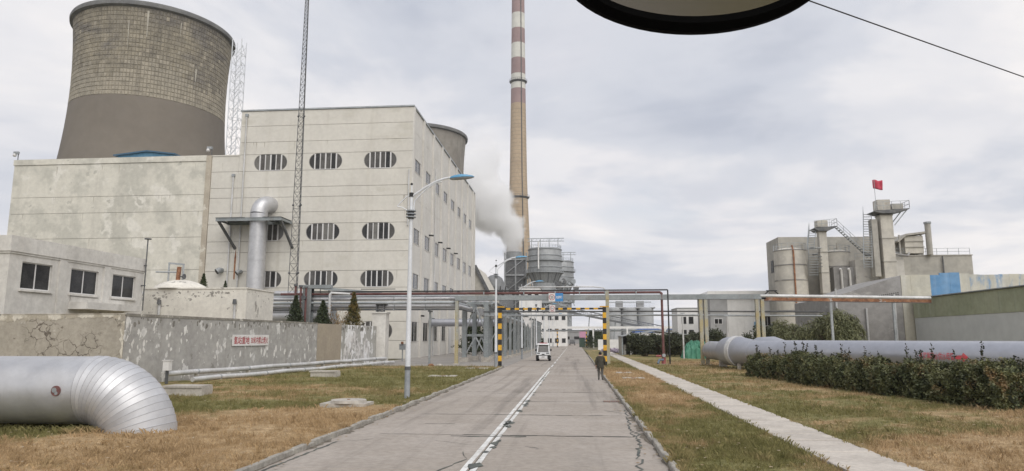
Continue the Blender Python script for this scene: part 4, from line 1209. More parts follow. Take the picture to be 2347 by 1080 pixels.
tag(m.build('lift_joints', MATS['tower_joint'], ch), kind='stuff')
for z in (91.8, 169.5):
    m = mb(); r_ = chr_(z); m.lathe([(r_-.1,z-1.4),(r_+1.1,z-.2),(r_+1.1,z),(r_-.1,z)], (-35,430,0), 36)
    p = m.build('platform', M_DARKSTEEL, ch, False)
    m = mb()
    for k in range(24):
        a = 2*math.pi*k/24; m.bar((-35+(r_+1.05)*math.cos(a), 430+(r_+1.05)*math.sin(a), z), (-35+(r_+1.05)*math.cos(a), 430+(r_+1.05)*math.sin(a), z+1.1), .12)
    m.lathe([(r_+1.0,z+1.05),(r_+1.1,z+1.05),(r_+1.1,z+1.17),(r_+1.0,z+1.17)], (-35,430,0), 36)
    m.build('guard_rail', M_DARKSTEEL, p)
m = mb(); zz = 0
m.tube([(-35+chr_(z)*.50, 430-chr_(z)*.866-.25, z) for z in (0,32,60,92,107,154,238)], .32, 4); m.build('ladder_cage', MATS['rusty_steel'] if False else M_DARKSTEEL, ch)

# ================================================================== desulphurisation absorbers
def absorber(cx, cy, s, label, extra):
    t = empty('absorber_tower', (cx, cy, 0), label, 'tower', 'ringed desulphurisation absorbers')
    C = (cx, cy, 0); r = 7.2*s
    def L(name, prof, m_=M_ABS, n=36, sm=True):
        q = mb(); q.lathe([(a*s, b*s) for a, b in prof], C, n); return q.build(name, m_, t, sm)
    L('base_shell', [(6.0,0),(6.0,20.5),(5.2,22.5),(5.2,25.8)])
    L('cone', [(5.2,25.8),(7.4,30.2)])
    L('shell', [(7.2,30.2),(7.2,40.3),(6.7,40.9),(1.0,41.2),(.1,41.2)])
    for z in (30.2, 32.6, 35.4, 37.6, 40.3):
        w = .9 if z in (30.2, 35.4) else .28
        L('ring_walkway' if w > .5 else 'stiffener', [(7.15,z-.25),(7.2+w,z-.1),(7.2+w,z+.12),(7.15,z+.2)], M_GALV, 36, False)
    q = mb()
    for z in (30.3, 35.5, 40.9):
        rr = (8.0 if z < 40 else 7.0)*s
        for k in range(30):
            a = 2*math.pi*k/30
            q.bar((cx+rr*math.cos(a), cy+rr*math.sin(a), z*s), (cx+rr*math.cos(a), cy+rr*math.sin(a), (z+1.15)*s), .10)
        for dz in (.6, 1.15): q.lathe([(rr-.06,(z+dz)*s),(rr+.06,(z+dz)*s),(rr+.06,(z+dz)*s+.1)], C, 30)
    tag(q.build('guard_rail', M_GALV, t), kind='stuff')
    for k in range(24):
        a = 2*math.pi*k/24
        mb().bar((cx+5.3*s*math.cos(a), cy+5.3*s*math.sin(a), 25.9*s), (cx+7.42*s*math.cos(a), cy+7.42*s*math.sin(a), 30.1*s), .22).build('cone_rib', M_DARKSTEEL if k % 2 else M_GALV, t)
    # gantry frame on top
    fz = 45.0*s
    for dx in (-5.6, -1.8, 2.0, 5.8):
        mb().bar((cx+dx*s, cy-3*s, 40.5*s), (cx+dx*s, cy-3*s, fz), .35).build('gantry_post', M_GALV, t)
    for dz in (0, -1.2): mb().bar((cx-7.2*s, cy-3*s, fz+dz), (cx+8.4*s, cy-3*s, fz+dz), .3, .3).build('gantry_beam', M_GALV, t)
    q = mb()
    for k in range(10): q.bar((cx+(-7+1.55*k)*s, cy-3*s, fz-1.2), (cx+(-6.2+1.55*k)*s, cy-3*s, fz), .12)
    tag(q.build('gantry_lattice', M_GALV, t), kind='stuff')
    mb().cyl((cx-2.4*s, cy-7.5*s, 31.5*s), (cx-2.4*s, cy-7.5*s, 43*s), .32, n=10).build('vent_pipe', M_FARWHITE, t, True)
    if extra:
        for k in range(16):
            a = random.uniform(R(190), R(350)); rr = random.uniform(6.1, 7.0); z = random.uniform(6, 23)
            q = mb(); q.tube([(cx+rr*math.cos(a), cy+rr*math.sin(a), z), (cx+(rr+1.2)*math.cos(a), cy+(rr+1.2)*math.sin(a), z), (cx+(rr+1.3)*math.cos(a+.15), cy+(rr+1.3)*math.sin(a+.15), z-random.uniform(2,6))], random.uniform(.15,.4), 8)
            q.build('riser_pipe', M_GALV, t, True)
        for z in (8, 14, 20):
            L('ring_walkway', [(6.0,z-.2),(7.0,z-.1),(7.0,z+.15),(6.0,z+.15)], M_GALV, 30, False)
        for z in (3, 11, 17): mb().box(cx-3, cx+3.5, cy-8.2, cy-6.1, z, z+2.2).build('pump_box', M_DARKSTEEL if z == 11 else M_GALV, t)
    return t
absorber(-12.55, 295, 1.0, 'grey ringed absorber tower with ribbed cone beside the chimney', True)
absorber(-7.6, 352, 1.02, 'second ringed absorber half hidden behind the nearer one', True)
# valves and relief stacks at the foot of the cone, over the rack
vc = empty('valve_cluster', (-6, 285, 20), 'cluster of round valves on pipework at the absorber waist', 'valve', None)
for k in range(12):
    x = -8+random.uniform(0, 9); y = 284+random.uniform(0, 3); z = 22+random.uniform(0, 4.5)
    q = mb(); q.cyl((x, y-.5, z), (x, y+.5, z), random.uniform(.5,1.0), n=14); q.build('valve', random.choice([M_GALV, M_DARKSTEEL, M_ABS]), vc, True)
for k in range(5): mb().cyl((-9+k*2.2, 285.5, 17), (-9+k*2.2, 285.5, 25), .3, n=8).build('stand_pipe', M_GALV, vc)
mb().bar((-11, 285.4, 21.5), (2, 285.4, 21.5), .4, .4).build('header_pipe', M_GALV, vc)
# steel-framed flue gas house between chimney and absorber, source of the steam
fg = empty('flue_house', (-27.5, 380, 0), 'dark steel framed flue house steaming at its top', 'building')
mb().box(-38.5, -27.0, 381, 392, 0, 46).build('casing', M_DARKSTEEL, fg)
for z in (4, 16, 27, 37, 45.8):
    mb().box(-39, -26.5, 380.2, 380.98, z, z+.9).build('girt', M_ABS, fg)
for x in (-39, -33, -26.9):
    mb().box(x, x+.8, 379.8, 380.18, 0, 50).build('column', M_ABS, fg)
for z in (16.9, 27.9, 37.9):
    mb().bar((-38.6, 380.0, z), (-27, 380.0, z+9), .35).build('brace', M_ABS, fg)
m = mb(); m.lathe([(4.6,45.9),(4.6,51.0),(4.2,51.0),(4.2,46)], (-34, 386.5, 0), 24); m.build('steam_stack', M_ABS, fg, True)
mb().bar((-27.0, 380, 36), (-18, 312, 36), 2.2, 2.2).build('gas_duct', M_ABS, fg)
for (x, y) in ((-25, 360), (-22.5, 340), (-20, 320)):
    mb().bar((x, y, 0), (x, y, 35), .7).build('duct_leg', M_STEEL, fg)
mb().bar((-28.5, 381, 58), (-28.5, 381, 46), .4).build('rod', M_DARKSTEEL, fg)
# boiler-side plant between power house and chimney
bp = empty('coal_bunker', (-28, 172, 0), 'dark sheeted bunker with domed silos behind the power house end', 'building')
mb().prism([(-29,0),(-29,21.6),(-24.6,20.4),(-20.9,13.5),(-20.9,0)], lambda a, b: (a, 168, b), lambda a, b: (a, 190, b)).build('casing', M_CEMLIGHT, bp)
for (x, y, r_, h) in ((-22.6, 193, 2.8, 20.4), (-22.2, 205, 2.6, 18.6), (-22.2, 218, 2.8, 17.6)):
    q = mb(); q.lathe([(r_,0),(r_,h-2.2),(r_*.8,h-1),(r_*.4,h-.2),(.05,h)], (x, y, 0), 24); q.build('silo', M_CONVEYOR, bp, True)
for k in range(7):
    mb().bar((-22.5+k*.5, 192, 13+k*.3), (-22+k*.5, 190, 17-(k%3)), .3).build('brace', M_DARKSTEEL, bp)
mb().bar((-24.5, 167.5, 20.4), (-21.0, 167.5, 13.6), .5, .8).build('verge', M_DARKSTEEL, bp)
# ================================================================== pipe rack crossing the road
RY = 68.0
def ibeam(m, x0, x1, y, z, h, w):
    m.box(x0, x1, y-w/2, y+w/2, z-h/2, z-h/2+.03); m.box(x0, x1, y-w/2, y+w/2, z+h/2-.03, z+h/2); m.box(x0, x1, y-.03, y+.03, z-h/2+.03, z+h/2-.03)
pr = empty('pipe_bridge', (-4, RY, 0), 'grey green steel pipe bridge spanning the road on slim columns', 'pipe bridge')
m = mb(); m.box(-11.9, 18.3, RY-.12, RY+.12, 6.32, 6.80); m.build('main_beam', M_STEEL, pr)
mb().box(-11.9, 18.3, RY-.18, RY+.18, 6.29, 6.318).build('beam_flange', M_DARKSTEEL, pr)
M_COLRUST = mat('streaked_column', (.34,.345,.31), (.40,.345,.20), .9, .75, .05, fine=.2, streak=(.40,.29,.12), sfac=1.0, sscale=3.0)
for (x, zt) in ((-11.72, 6.3), (3.2, 7.3), (12.15, 6.3), (12.62, 6.3), (17.45, 6.3), (17.95, 6.3)):
    m = mb(); m.box(x-.16, x+.16, RY-.16, RY-.12, 0, zt); m.box(x-.16, x+.16, RY+.12, RY+.16, 0, zt); m.box(x-.05, x+.05, RY-.12, RY+.12, 0, zt)
    m.build('column', M_COLRUST, pr)
    mb().box(x-.3, x+.3, RY-.3, RY+.3, -.1, .12).build('footing', M_CONCBOX, pr)
# the pipes carried over the road
def pipe_thing(name, label, pts, r, m_, n=12, clips=()):
    t = empty(name, pts[0], label, 'pipe')
    q = mb(); q.tube(pts, r, n); q.build('pipe_run', m_, t, True)
    for p in clips:
        mb().box(p[0]-.05, p[0]+.05, p[1]-r-.04, p[1]+r+.04, p[2]-r-.03, p[2]+r+.03).build('clamp', M_GALV, t)
    return t
pipe_thing('overhead_pipe', 'oxide red pipe lying on top of the pipe bridge', [(-30,RY,7.02),(-14,RY,7.02),(8.3,RY,7.02),(8.47,RY,6.9),(8.47,RY,.55)], .13, M_BROWNPIPE, 12, [(x,RY,7.02) for x in (-9,-5,-1.9,.5,3,6)])
pipe_thing('overhead_pipe', 'thin black cable conduit running over the pipe bridge', [(-27,RY-.1,7.25),(9.0,RY-.1,7.25),(9.05,RY-.1,7.2),(9.05,RY-.1,-.1)], .075, M_BLACK, 8)
pipe_thing('overhead_pipe', 'slim pale pipe arched above the pipe bridge over the lane', [(-5.5,RY+.2,7.2),(-5.2,RY+.2,7.62),(1.9,RY+.2,7.62),(2.9,RY+.2,7.5),(3.0,RY+.2,7.2)], .06, M_PIPEWHITE, 8)
pipe_thing('low_pipe', 'dark pipe slung under the pipe bridge below the beam', [(-9.2,RY+1.2,5.22),(8,RY+1.2,5.22),(24,RY+1.2,5.12)], .075, M_DARKSTEEL, 8)
pipe_thing('low_pipe', 'pale thin pipe slung lowest under the pipe bridge', [(-9.2,RY+1.6,4.86),(8,RY+1.6,4.86),(24,RY+1.6,4.72)], .085, M_GALV, 8)
for x in (9.2, 14.9): 
    pp = empty('pipe_prop', (x+4.1, 87 if x < 10 else RY+1.4, 0), 'thin white prop post standing between the hydrant and green tarpaulin' if x < 10 else 'slim post holding up the thin pipes near the white block', 'post')
    yy = 87 if x < 10 else RY+1.4; zt = 5.6 if x < 10 else 4.7
    mb().cyl((x+4.1 if x < 10 else x, yy, -.1), (x+4.1 if x < 10 else x, yy, zt), .10, n=8).build('shaft', M_PIPEWHITE, pp)
    mb().box((x+4.1 if x < 10 else x)-.25, (x+4.1 if x < 10 else x)+.25, yy-.08, yy+.08, zt, zt+.1).build('head_plate', M_GALV, pp)
# right continuation: rusty pipe to the green shed
pipe_thing('rusty_pipe', 'rust stained pale pipe running from the bridge to the green shed', [(17.8,RY,6.62),(24,RY,6.5),(33.4,RY,6.32)], .17, M_PIPEWHITE, 12)
rp = empty('rusty_beam', (25, RY, 6), 'rust brown flat beam under the pale pipe towards the shed', 'beam')
q = mb(); q.bar((17.9,RY,6.32),(33.4,RY,6.04), .24, .30); q.build('web', M_RUST, rp)
mb().bar((17.9,RY,6.14),(33.4,RY,5.86), .30, .05).build('flange', M_DARKSTEEL, rp)
for x in (24.3, 30.0): mb().box(x-.1, x+.1, RY-.1, RY+.1, -.1, 5.95).build('column', M_GALV, rp)
bk = mb()
for a in (-.6, .6): bk.bar((18.9+a, RY, 6.8), (18.9+a*.3, RY, 7.15), .1)
bk.bar((18.4,RY,7.1),(19.4,RY,7.1), .12); bk.build('pipe_saddle', M_BLACK, rp)
# red hydrant at the foot of the down pipe
M_BLUEGREY = mat('blue_grey_fitting', (.12,.17,.23), None, rough=.6, fine=.2)
hy = empty('hydrant_valve', (8.3, 67.6, 0), 'red valve and blue fitting at the foot of the red riser', 'valve')
mb().cyl((8.47, RY, .1), (8.47, RY, .75), .2, n=12).build('body', M_REDPIPE, hy, True)
q = mb(); q.tube([(8.4,67.7,.55),(8.0,67.5,.55),(7.85,67.4,.2)], .11, 10); q.build('outlet', M_BLUEGREY, hy, True)
mb().cyl((7.7,67.5,.9),(8.2,67.5,.9), .10, n=10).build('branch', M_REDPIPE, hy, True); mb().cyl((8.47,RY-.35,.95),(8.47,RY-.30,.95), .17, n=12).build('handwheel', M_GALV, hy)
mb().box(7.9,8.9,67.3,68.3,-.1,.14).build('base_block', M_CONCBOX, hy)

# ------------------------------------------------------------------ rack left of the road (pipes along the power house front)
lr = empty('pipe_rack', (-20, RY+.4, 0), 'bundle rack of parallel silver pipes crossing in front of the power house', 'pipe rack')
for x in (-27.1,):
    q = mb(); q.box(x-.45, x+.45, RY-.4, RY-.3, 0, 7.6); q.box(x-.45, x+.45, RY+.3, RY+.4, 0, 7.6); q.box(x-.06, x+.06, RY-.3, RY+.3, 0, 7.6); q.build('column', M_STEEL, lr)
    mb().box(x-.9, x+2.4, RY-.45, RY+.45, 7.6, 7.95).build('cap_beam', M_STEEL, lr)
for i, (z, r_, m_, dy) in enumerate(((6.55,.20,M_SILVER,.3), (6.12,.15,M_GALV,-.1), (5.78,.21,M_SILVER,.6), (5.45,.09,M_DARKSTEEL,.2), (6.85,.10,M_GALV,.9))):
    q = mb(); q.tube([(-38,RY+dy,z),(-24,RY+dy,z),(-12.6+.3*i,RY+dy,z),(-12.2+.3*i,RY+dy+.4,z),(-12.2+.3*i,RY+9,z)], r_, 14); q.build('pipe_run', m_, lr, True)
    for x in (-22.0,-18.2,-15): mb().cyl((x-.04,RY+dy,z),(x+.04,RY+dy,z), r_+.03, n=14).build('pipe_collar', M_GALV, lr, True)
for x in (-19.55, -14.5): mb().box(x-.1, x+.1, RY-.3, RY+1.1, 5.20, 5.34).build('cross_beam', M_DARKSTEEL, lr)
mb().box(-14.6, -14.4, RY+.3, RY+.5, 0, 5.2).build('column', M_STEEL, lr)
q = mb(); q.tube([(-24.6,RY-.6,4.3),(-24.6,RY-.6,6.9),(-24.45,RY-.6,7.1),(-22.2,RY+.2,7.0)], .15, 12); q.build('riser_loop', M_PIPEWHITE, lr, True)
for i, x in enumerate((-28.15,-27.6,-27.05)):
    t_ = empty('dark_riser', (x+.4, RY-1.0, 0), ['dark red riser pipe farthest from the road', 'middle dark red riser pipe with a valve', 'dark red riser pipe next to the green column'][i], 'pipe')
    mb().cyl((x+.1, RY-1.0, 0), (x+.1, RY-1.0, 7.85-.1*i), .11, n=10).build('pipe_run', M_BROWNPIPE, t_, True)
    mb().cyl((x+.1, RY-1.0, 7.8-.1*i), (x+.1, RY-1.0, 7.95-.1*i), .2, n=10).build('flange', M_DARKSTEEL, t_)
q = mb(); q.cyl((-27.05,RY-1.15,6.6),(-27.05,RY-1.45,6.6), .22, n=12); q.build('handwheel', M_DARKSTEEL, t_)
bp_ = empty('fat_pipe', (-32, 70, 4.8), 'fat silver pipe ending in a blank flange behind the conifers', 'pipe')
mb().cyl((-44,69.2,4.85),(-25.0,69.2,4.85), .80, n=28).build('pipe_run', M_SILVER, bp_, True)
mb().cyl((-25.0,69.2,4.85),(-24.75,69.2,4.85), .98, n=28).build('blank_flange', M_GALV, bp_, True)
for x in (-40,-34,-28): mb().box(x-.3,x+.3,68.8,69.6,0,4.2).build('pier', M_CONCBOX, bp_)
for j, (z, yy) in enumerate(((7.45,72.0),(6.9,72.3))):
    pipe_thing('roof_line_pipe', ['upper silver pipe running behind the plaster block', 'lower silver pipe running behind the plaster block'][j], [(-50,yy,z),(-28.5,yy,z-.05)], .26-.06*j, M_SILVER, 14)
wk = empty('walkway_truss', (-22, 70.5, 7.4), 'short steel walkway truss rising from the green column', 'walkway')
for dy in (0, 1.0):
    mb().bar((-26.4, 69.4+dy, 7.75), (-20.8, 71.8+dy, 7.35), .14, .28).build('chord', M_STEEL, wk); mb().bar((-26.4, 69.4+dy, 7.2), (-20.8, 71.8+dy, 6.95), .12, .12).build('chord', M_STEEL, wk)
for k in range(8):
    f = k/7; mb().bar((-26.4+5.6*f, 69.4+2.4*f, 7.75-.4*f), (-26.4+5.6*f, 69.4+2.4*f, 7.2-.25*f), .07).build('post', M_DARKSTEEL, wk)
mb().bar((-21.8,68.6,7.55),(-18.2,68.6,7.55), .08).build('rail', M_DARKSTEEL, wk)
# trestle towers and the line of rack columns going away beside the road
def trestle(x0, x1, y, label):
    t = empty('trestle', ((x0+x1)/2, y, 0), label, 'trestle', 'steel trestles under the receding pipe rack')
    for x in (x0, x1):
        q = mb(); q.box(x-.24, x+.24, y-.28, y-.22, .5, 6.3); q.box(x-.24, x+.24, y+.22, y+.28, .5, 6.3); q.box(x-.05, x+.05, y-.22, y+.22, .5, 6.3); q.build('column', M_STEEL, t)
        mb().box(x-.5, x+.5, y-.5, y+.5, -.1, .5).build('footing', M_CONCBOX, t)
    xm = (x0+x1)/2
    mb().bar((x0, y, 2.9), (x1, y, 2.9), .22, .26).build('cross_beam', M_STEEL, t); mb().bar((x0-.5, y, 6.45), (x1+.5, y, 6.45), .3, .3).build('cap_beam', M_STEEL, t)
    for (a, b) in (((x0,.6),(xm,2.75)), ((x1,.6),(xm,2.75)), ((x0,3.1),(xm,6.1)), ((x1,3.1),(xm,6.1))):
        mb().bar((a[0], y, a[1]), (b[0], y, b[1]), .14).build('brace', M_GALV, t)
trestle(-12.2, -9.75, 76.0, 'braced grey trestle next to the apron with crossed struts')
trestle(-11.9, -10.2, 81.5, 'second braced trestle standing just behind the first')
ra = empty('receding_rack', (-10, 110, 0), 'long double row pipe rack running away beside the road', 'pipe rack')
q0 = mb().box(-.17, .17, -.2, .2, .3, 6.0).mesh('column'); q0.materials.append(M_STEEL)
q1 = mb().box(-.45, .45, -.45, .45, -.1, .3).mesh('footing'); q1.materials.append(M_CONCBOX)
q2 = mb().box(-1.7, 1.7, -.14, .14, 6.0, 6.3).mesh('cap_beam'); q2.materials.append(M_STEEL)
for k in range(14):
    y = 88+k*7.0
    for x in (-11.5, -8.9): piece('column', q0, ra, (x, y, 0)); piece('footing', q1, ra, (x, y, 0))
    piece('cap_beam', q2, ra, (-10.2, y, 0))
    if k % 3 == 0: mb().bar((-11.5, y, .6), (-8.9, y, 5.8), .12).build('brace', M_GALV, ra)
for (x, z, r_, m_) in ((-11.2,6.72,.40,M_SILVER),(-10.2,6.62,.30,M_SILVER),(-9.35,6.55,.22,M_GALV),(-10.6,5.5,.45,M_SILVER),(-9.2,5.35,.25,M_GALV),(-8.8,6.5,.12,M_DARKSTEEL)):
    mb().cyl((x,77,z),(x,184,z), r_, n=14).build('pipe_run', m_, ra, True)
hd = empty('steam_header', (-15, 84, 4), 'horizontal grey insulated pipe leaving the power house side wall', 'pipe')
mb().cyl((XR, 98.5, 3.9+.9),(-10.5, 98.5, 3.9+.9), .55, n=20).build('pipe_run', M_PIPEGREY, hd, True); mb().cyl((XR+.1,98.5,4.8),(XR+.35,98.5,4.8), .75, n=20).build('flange', M_GALV, hd, True)
# ------------------------------------------------------------------ black and yellow height gates
def height_gate(y, xl, xr, h, label, w=.16, nb=11, nh=23):
    t = empty('height_gate', ((xl+xr)/2, y, 0), label, 'height gate')
    for x in (xl, xr):
        for k in range(nb):
            z0 = k*h/nb; z1 = (k+1)*h/nb-.004
            mb().box(x-w, x+w, y-w, y+w, z0, z1).build('leg_band', M_BLACK if k % 2 == 0 and k else M_YELLOW if k else M_BLACK, t)
        mb().box(x-.42, x+.42, y-w-.05, y+w+.05, h, h+.09).build('leg_cap', M_YELLOW, t)
        mb().box(x-.35, x+.35, y-.35, y+.35, -.1, .06).build('base_plate', M_DARKSTEEL, t)
    for k in range(nh):
        a = xl+w+(xr-xl-2*w)*k/nh; b = xl+w+(xr-xl-2*w)*(k+1)/nh-.006
        mb().box(a, b, y-.08, y+.08, h-.22, h-.05).build('beam_band', M_YELLOW if k % 2 else M_BLACK, t)
    return t
height_gate(64.0, -6.95, 2.72, 5.42, 'black and yellow height limit gate over the road before the pipe bridge')
height_gate(197.0, -5.0, 3.2, 4.9, 'small distant black and yellow gate far down the road', .14, 9, 19)
# signs
sg = empty('speed_sign', (-1.85, RY-.3, 6.2), 'twin panel speed limit and blue sign hung on the pipe bridge', 'sign')
mb().box(-2.54, -1.90, RY-.30, RY-.26, 6.16, 6.98).build('white_panel', M_SIGNWHITE, sg)
bpn = mb().box(-1.89, -1.12, RY-.30, RY-.26, 6.16, 6.98).build('blue_panel', M_SIGNBLUE, sg)
def ring(m, cx, cz, y, r0, r1, n=28, dy=.006):
    vs = []; fs = []
    for yy in (y, y+dy):
        for r_ in (r0, r1):
            for k in range(n): vs.append((cx+r_*math.cos(2*math.pi*k/n), yy, cz+r_*math.sin(2*math.pi*k/n)))
    for k in range(n):
        j = (k+1) % n; fs += [(k, j, n+j, n+k), (n+k, n+j, 3*n+j, 3*n+k), (2*n+k, 2*n+j, j, k)]
    m.add(vs, fs)
q = mb(); ring(q, -2.22, 6.57, RY-.308, .235, .29); q.build('red_ring', M_SIGNRED, sg)
me = fit_text('20', .30, .26); me.materials.append(M_BLACK); o = link('lettering', me, None, sg); o.location = (-2.22, RY-.304, 6.57); o.rotation_euler = (R(90), 0, 0)
me = fit_text('减速慢行', .62, .30); me.materials.append(M_SIGNWHITE); o = link('lettering', me, None, sg); o.location = (-1.505, RY-.304, 6.57); o.rotation_euler = (R(90), 0, 0)
for x in (-2.2, -1.5): mb().box(x-.04, x+.04, RY-.26, RY-.18, 6.3, 7.0).build('bracket', M_GALV, sg)
s2 = empty('height_sign', (-2.05, 63.8, 5.3), 'round height limit sign on a white plate fixed to the gate beam', 'sign')
mb().box(-2.32, -1.80, 63.82, 63.86, 5.0, 5.62).build('plate', M_SIGNWHITE, s2)
q = mb(); ring(q, -2.06, 5.34, 63.812, .17, .215); q.build('red_ring', M_SIGNRED, s2)
me = fit_text('5m', .22, .13); me.materials.append(M_BLACK); o = link('lettering', me, None, s2); o.location = (-2.06, 63.814, 5.34); o.rotation_euler = (R(90), 0, 0)
mb().box(-2.26, -1.86, 63.812, 63.816, 5.04, 5.09).build('legend_line', M_SIGNRED, s2)
# tall pale antenna pole beside the rack post
# ------------------------------------------------------------------ street lamps
def lamp(x, y):
    t = empty('street_lamp', (x, y, 0), None, 'street lamp', 'street lamps along the road')
    mb().cyl((x,y,-.1),(x,y,1.25), .125, .12, n=14).build('pole_base', M_POLEGREY, t, True)
    mb().cyl((x,y,1.25),(x,y,1.40), .132, n=14).build('pole_band', M_DARKSTEEL, t, True)
    mb().cyl((x,y,1.40),(x,y,8.85), .118, .07, n=14).build('pole', M_POLE, t, True)
    for z in (7.86, 8.0, 8.14): mb().cyl((x,y,z),(x,y,z+.045), .22, n=16).build('collar_disc', M_POLEGREY, t, True)
    mb().cyl((x,y,7.8),(x,y,8.2), .13, n=12).build('collar_core', M_DARKSTEEL, t, True)
    P = [(x,y,8.78)]+[(x+.10+1.75*s, y, 8.86+.78*math.sin(s*math.pi*.5)) for s in [i/9 for i in range(10)]]
    q = mb(); q.tube(P, .05, 8); q.build('main_arm', M_POLE, t, True)
    P = [(x+.12,y,8.18),(x+.13,y,8.5)]+[(x+.16+1.2*s, y, 8.62+.83*math.sin(s*math.pi*.5)) for s in [i/7 for i in range(8)]]
    q = mb(); q.tube(P, .03, 8); q.build('lower_arm', M_POLE, t, True)
    q = mb(); q.tube([(x,y,8.93),(x-.22,y,8.80),(x-.48,y,8.56),(x-.62,y,8.40),(x-.60,y,8.37),(x-.40,y,8.33),(x-.22,y,8.22),(x-.13,y,8.05),(x-.12,y,7.95)], .024, 6); q.build('scroll', M_POLE, t, True)
    mb().cyl((x,y,8.80),(x,y,8.98), .10, n=10).build('clamp', M_BLACK, t); mb().cyl((x,y,8.98),(x,y,9.35), .03, n=6).build('finial', M_POLE, t); mb().sphere((x,y,9.38), .06, 8, 6).build('finial_ball', M_BLACK, t)
    # luminaire: flattened boat, blue lid over a grey lens tray
    q = mb(); xs = [0,.06,.2,.45,.75,.98,1.08]; ws = [.05,.10,.15,.19,.18,.11,.02]; hs = [.05,.09,.13,.16,.13,.07,.02]
    vs = []; n = 10
    for a, w, h in zip(xs, ws, hs):
        for k in range(n+1):
            th = math.pi*k/n; vs.append((x+1.72+a, y+w*math.cos(th), 9.60+.05*a+h*math.sin(th)))
    fs = []
    for i in range(len(xs)-1):
        for k in range(n): fs.append((i*(n+1)+k, i*(n+1)+k+1, (i+1)*(n+1)+k+1, (i+1)*(n+1)+k))
        fs.append((i*(n+1), (i+1)*(n+1), (i+1)*(n+1)+n, i*(n+1)+n))
    q.add(vs, fs); q.build('lamp_lid', M_LAMPBLUE, t, True)
    vs = []
    for a, w, h in zip(xs, ws, hs):
        for k in range(n+1):
            th = math.pi*k/n; vs.append((x+1.72+a, y+.96*w*math.cos(th), 9.585+.05*a-.075*math.sin(th)*min(1, h/.12)))
    q = mb(); q.add(vs, fs); q.build('lens_tray', M_LENS, t, True)
    return t
l0 = lamp(-7.15, 29.3)
l0['label'] = 'tall white street lamp with blue head standing in the grass before the gate'
pos = [(-6.85,59.8,'white street lamp with blue head beside the gate post'), (-6.6,86.0,'street lamp just behind the pipe bridge with its head under the absorber')]
pos += [(-6.4, 86+29*k, '%s street lamp beyond the pipe bridge, counted along the road' % w_) for k, w_ in zip(range(1, 8), ('second','third','fourth','fifth','sixth','seventh','eighth'))]
for (x, y, lb) in pos:
    c = copy_tree(l0, (x, y, 0)); c['label'] = lb
# round mirror/sign posts by the yard
for k, (x, y) in enumerate(((-6.3,100.5),(-6.9,118.0))):
    t = empty('marker_post', (x, y, 0), ['white post with a downward pointing pale pennant by the yard', 'farther marker post with a pale pennant by the rack'][k], 'post')
    mb().cyl((x,y,-.1),(x,y,6.2), .07, n=8).build('shaft', M_PIPEWHITE, t)
    mb().prism([(x-1.3,5.6),(x-.2,5.6),(x-.75,4.2)], lambda a, b: (a, y-.03, b), lambda a, b: (a, y+.01, b)).build('pennant', M_SIGNWHITE, t)
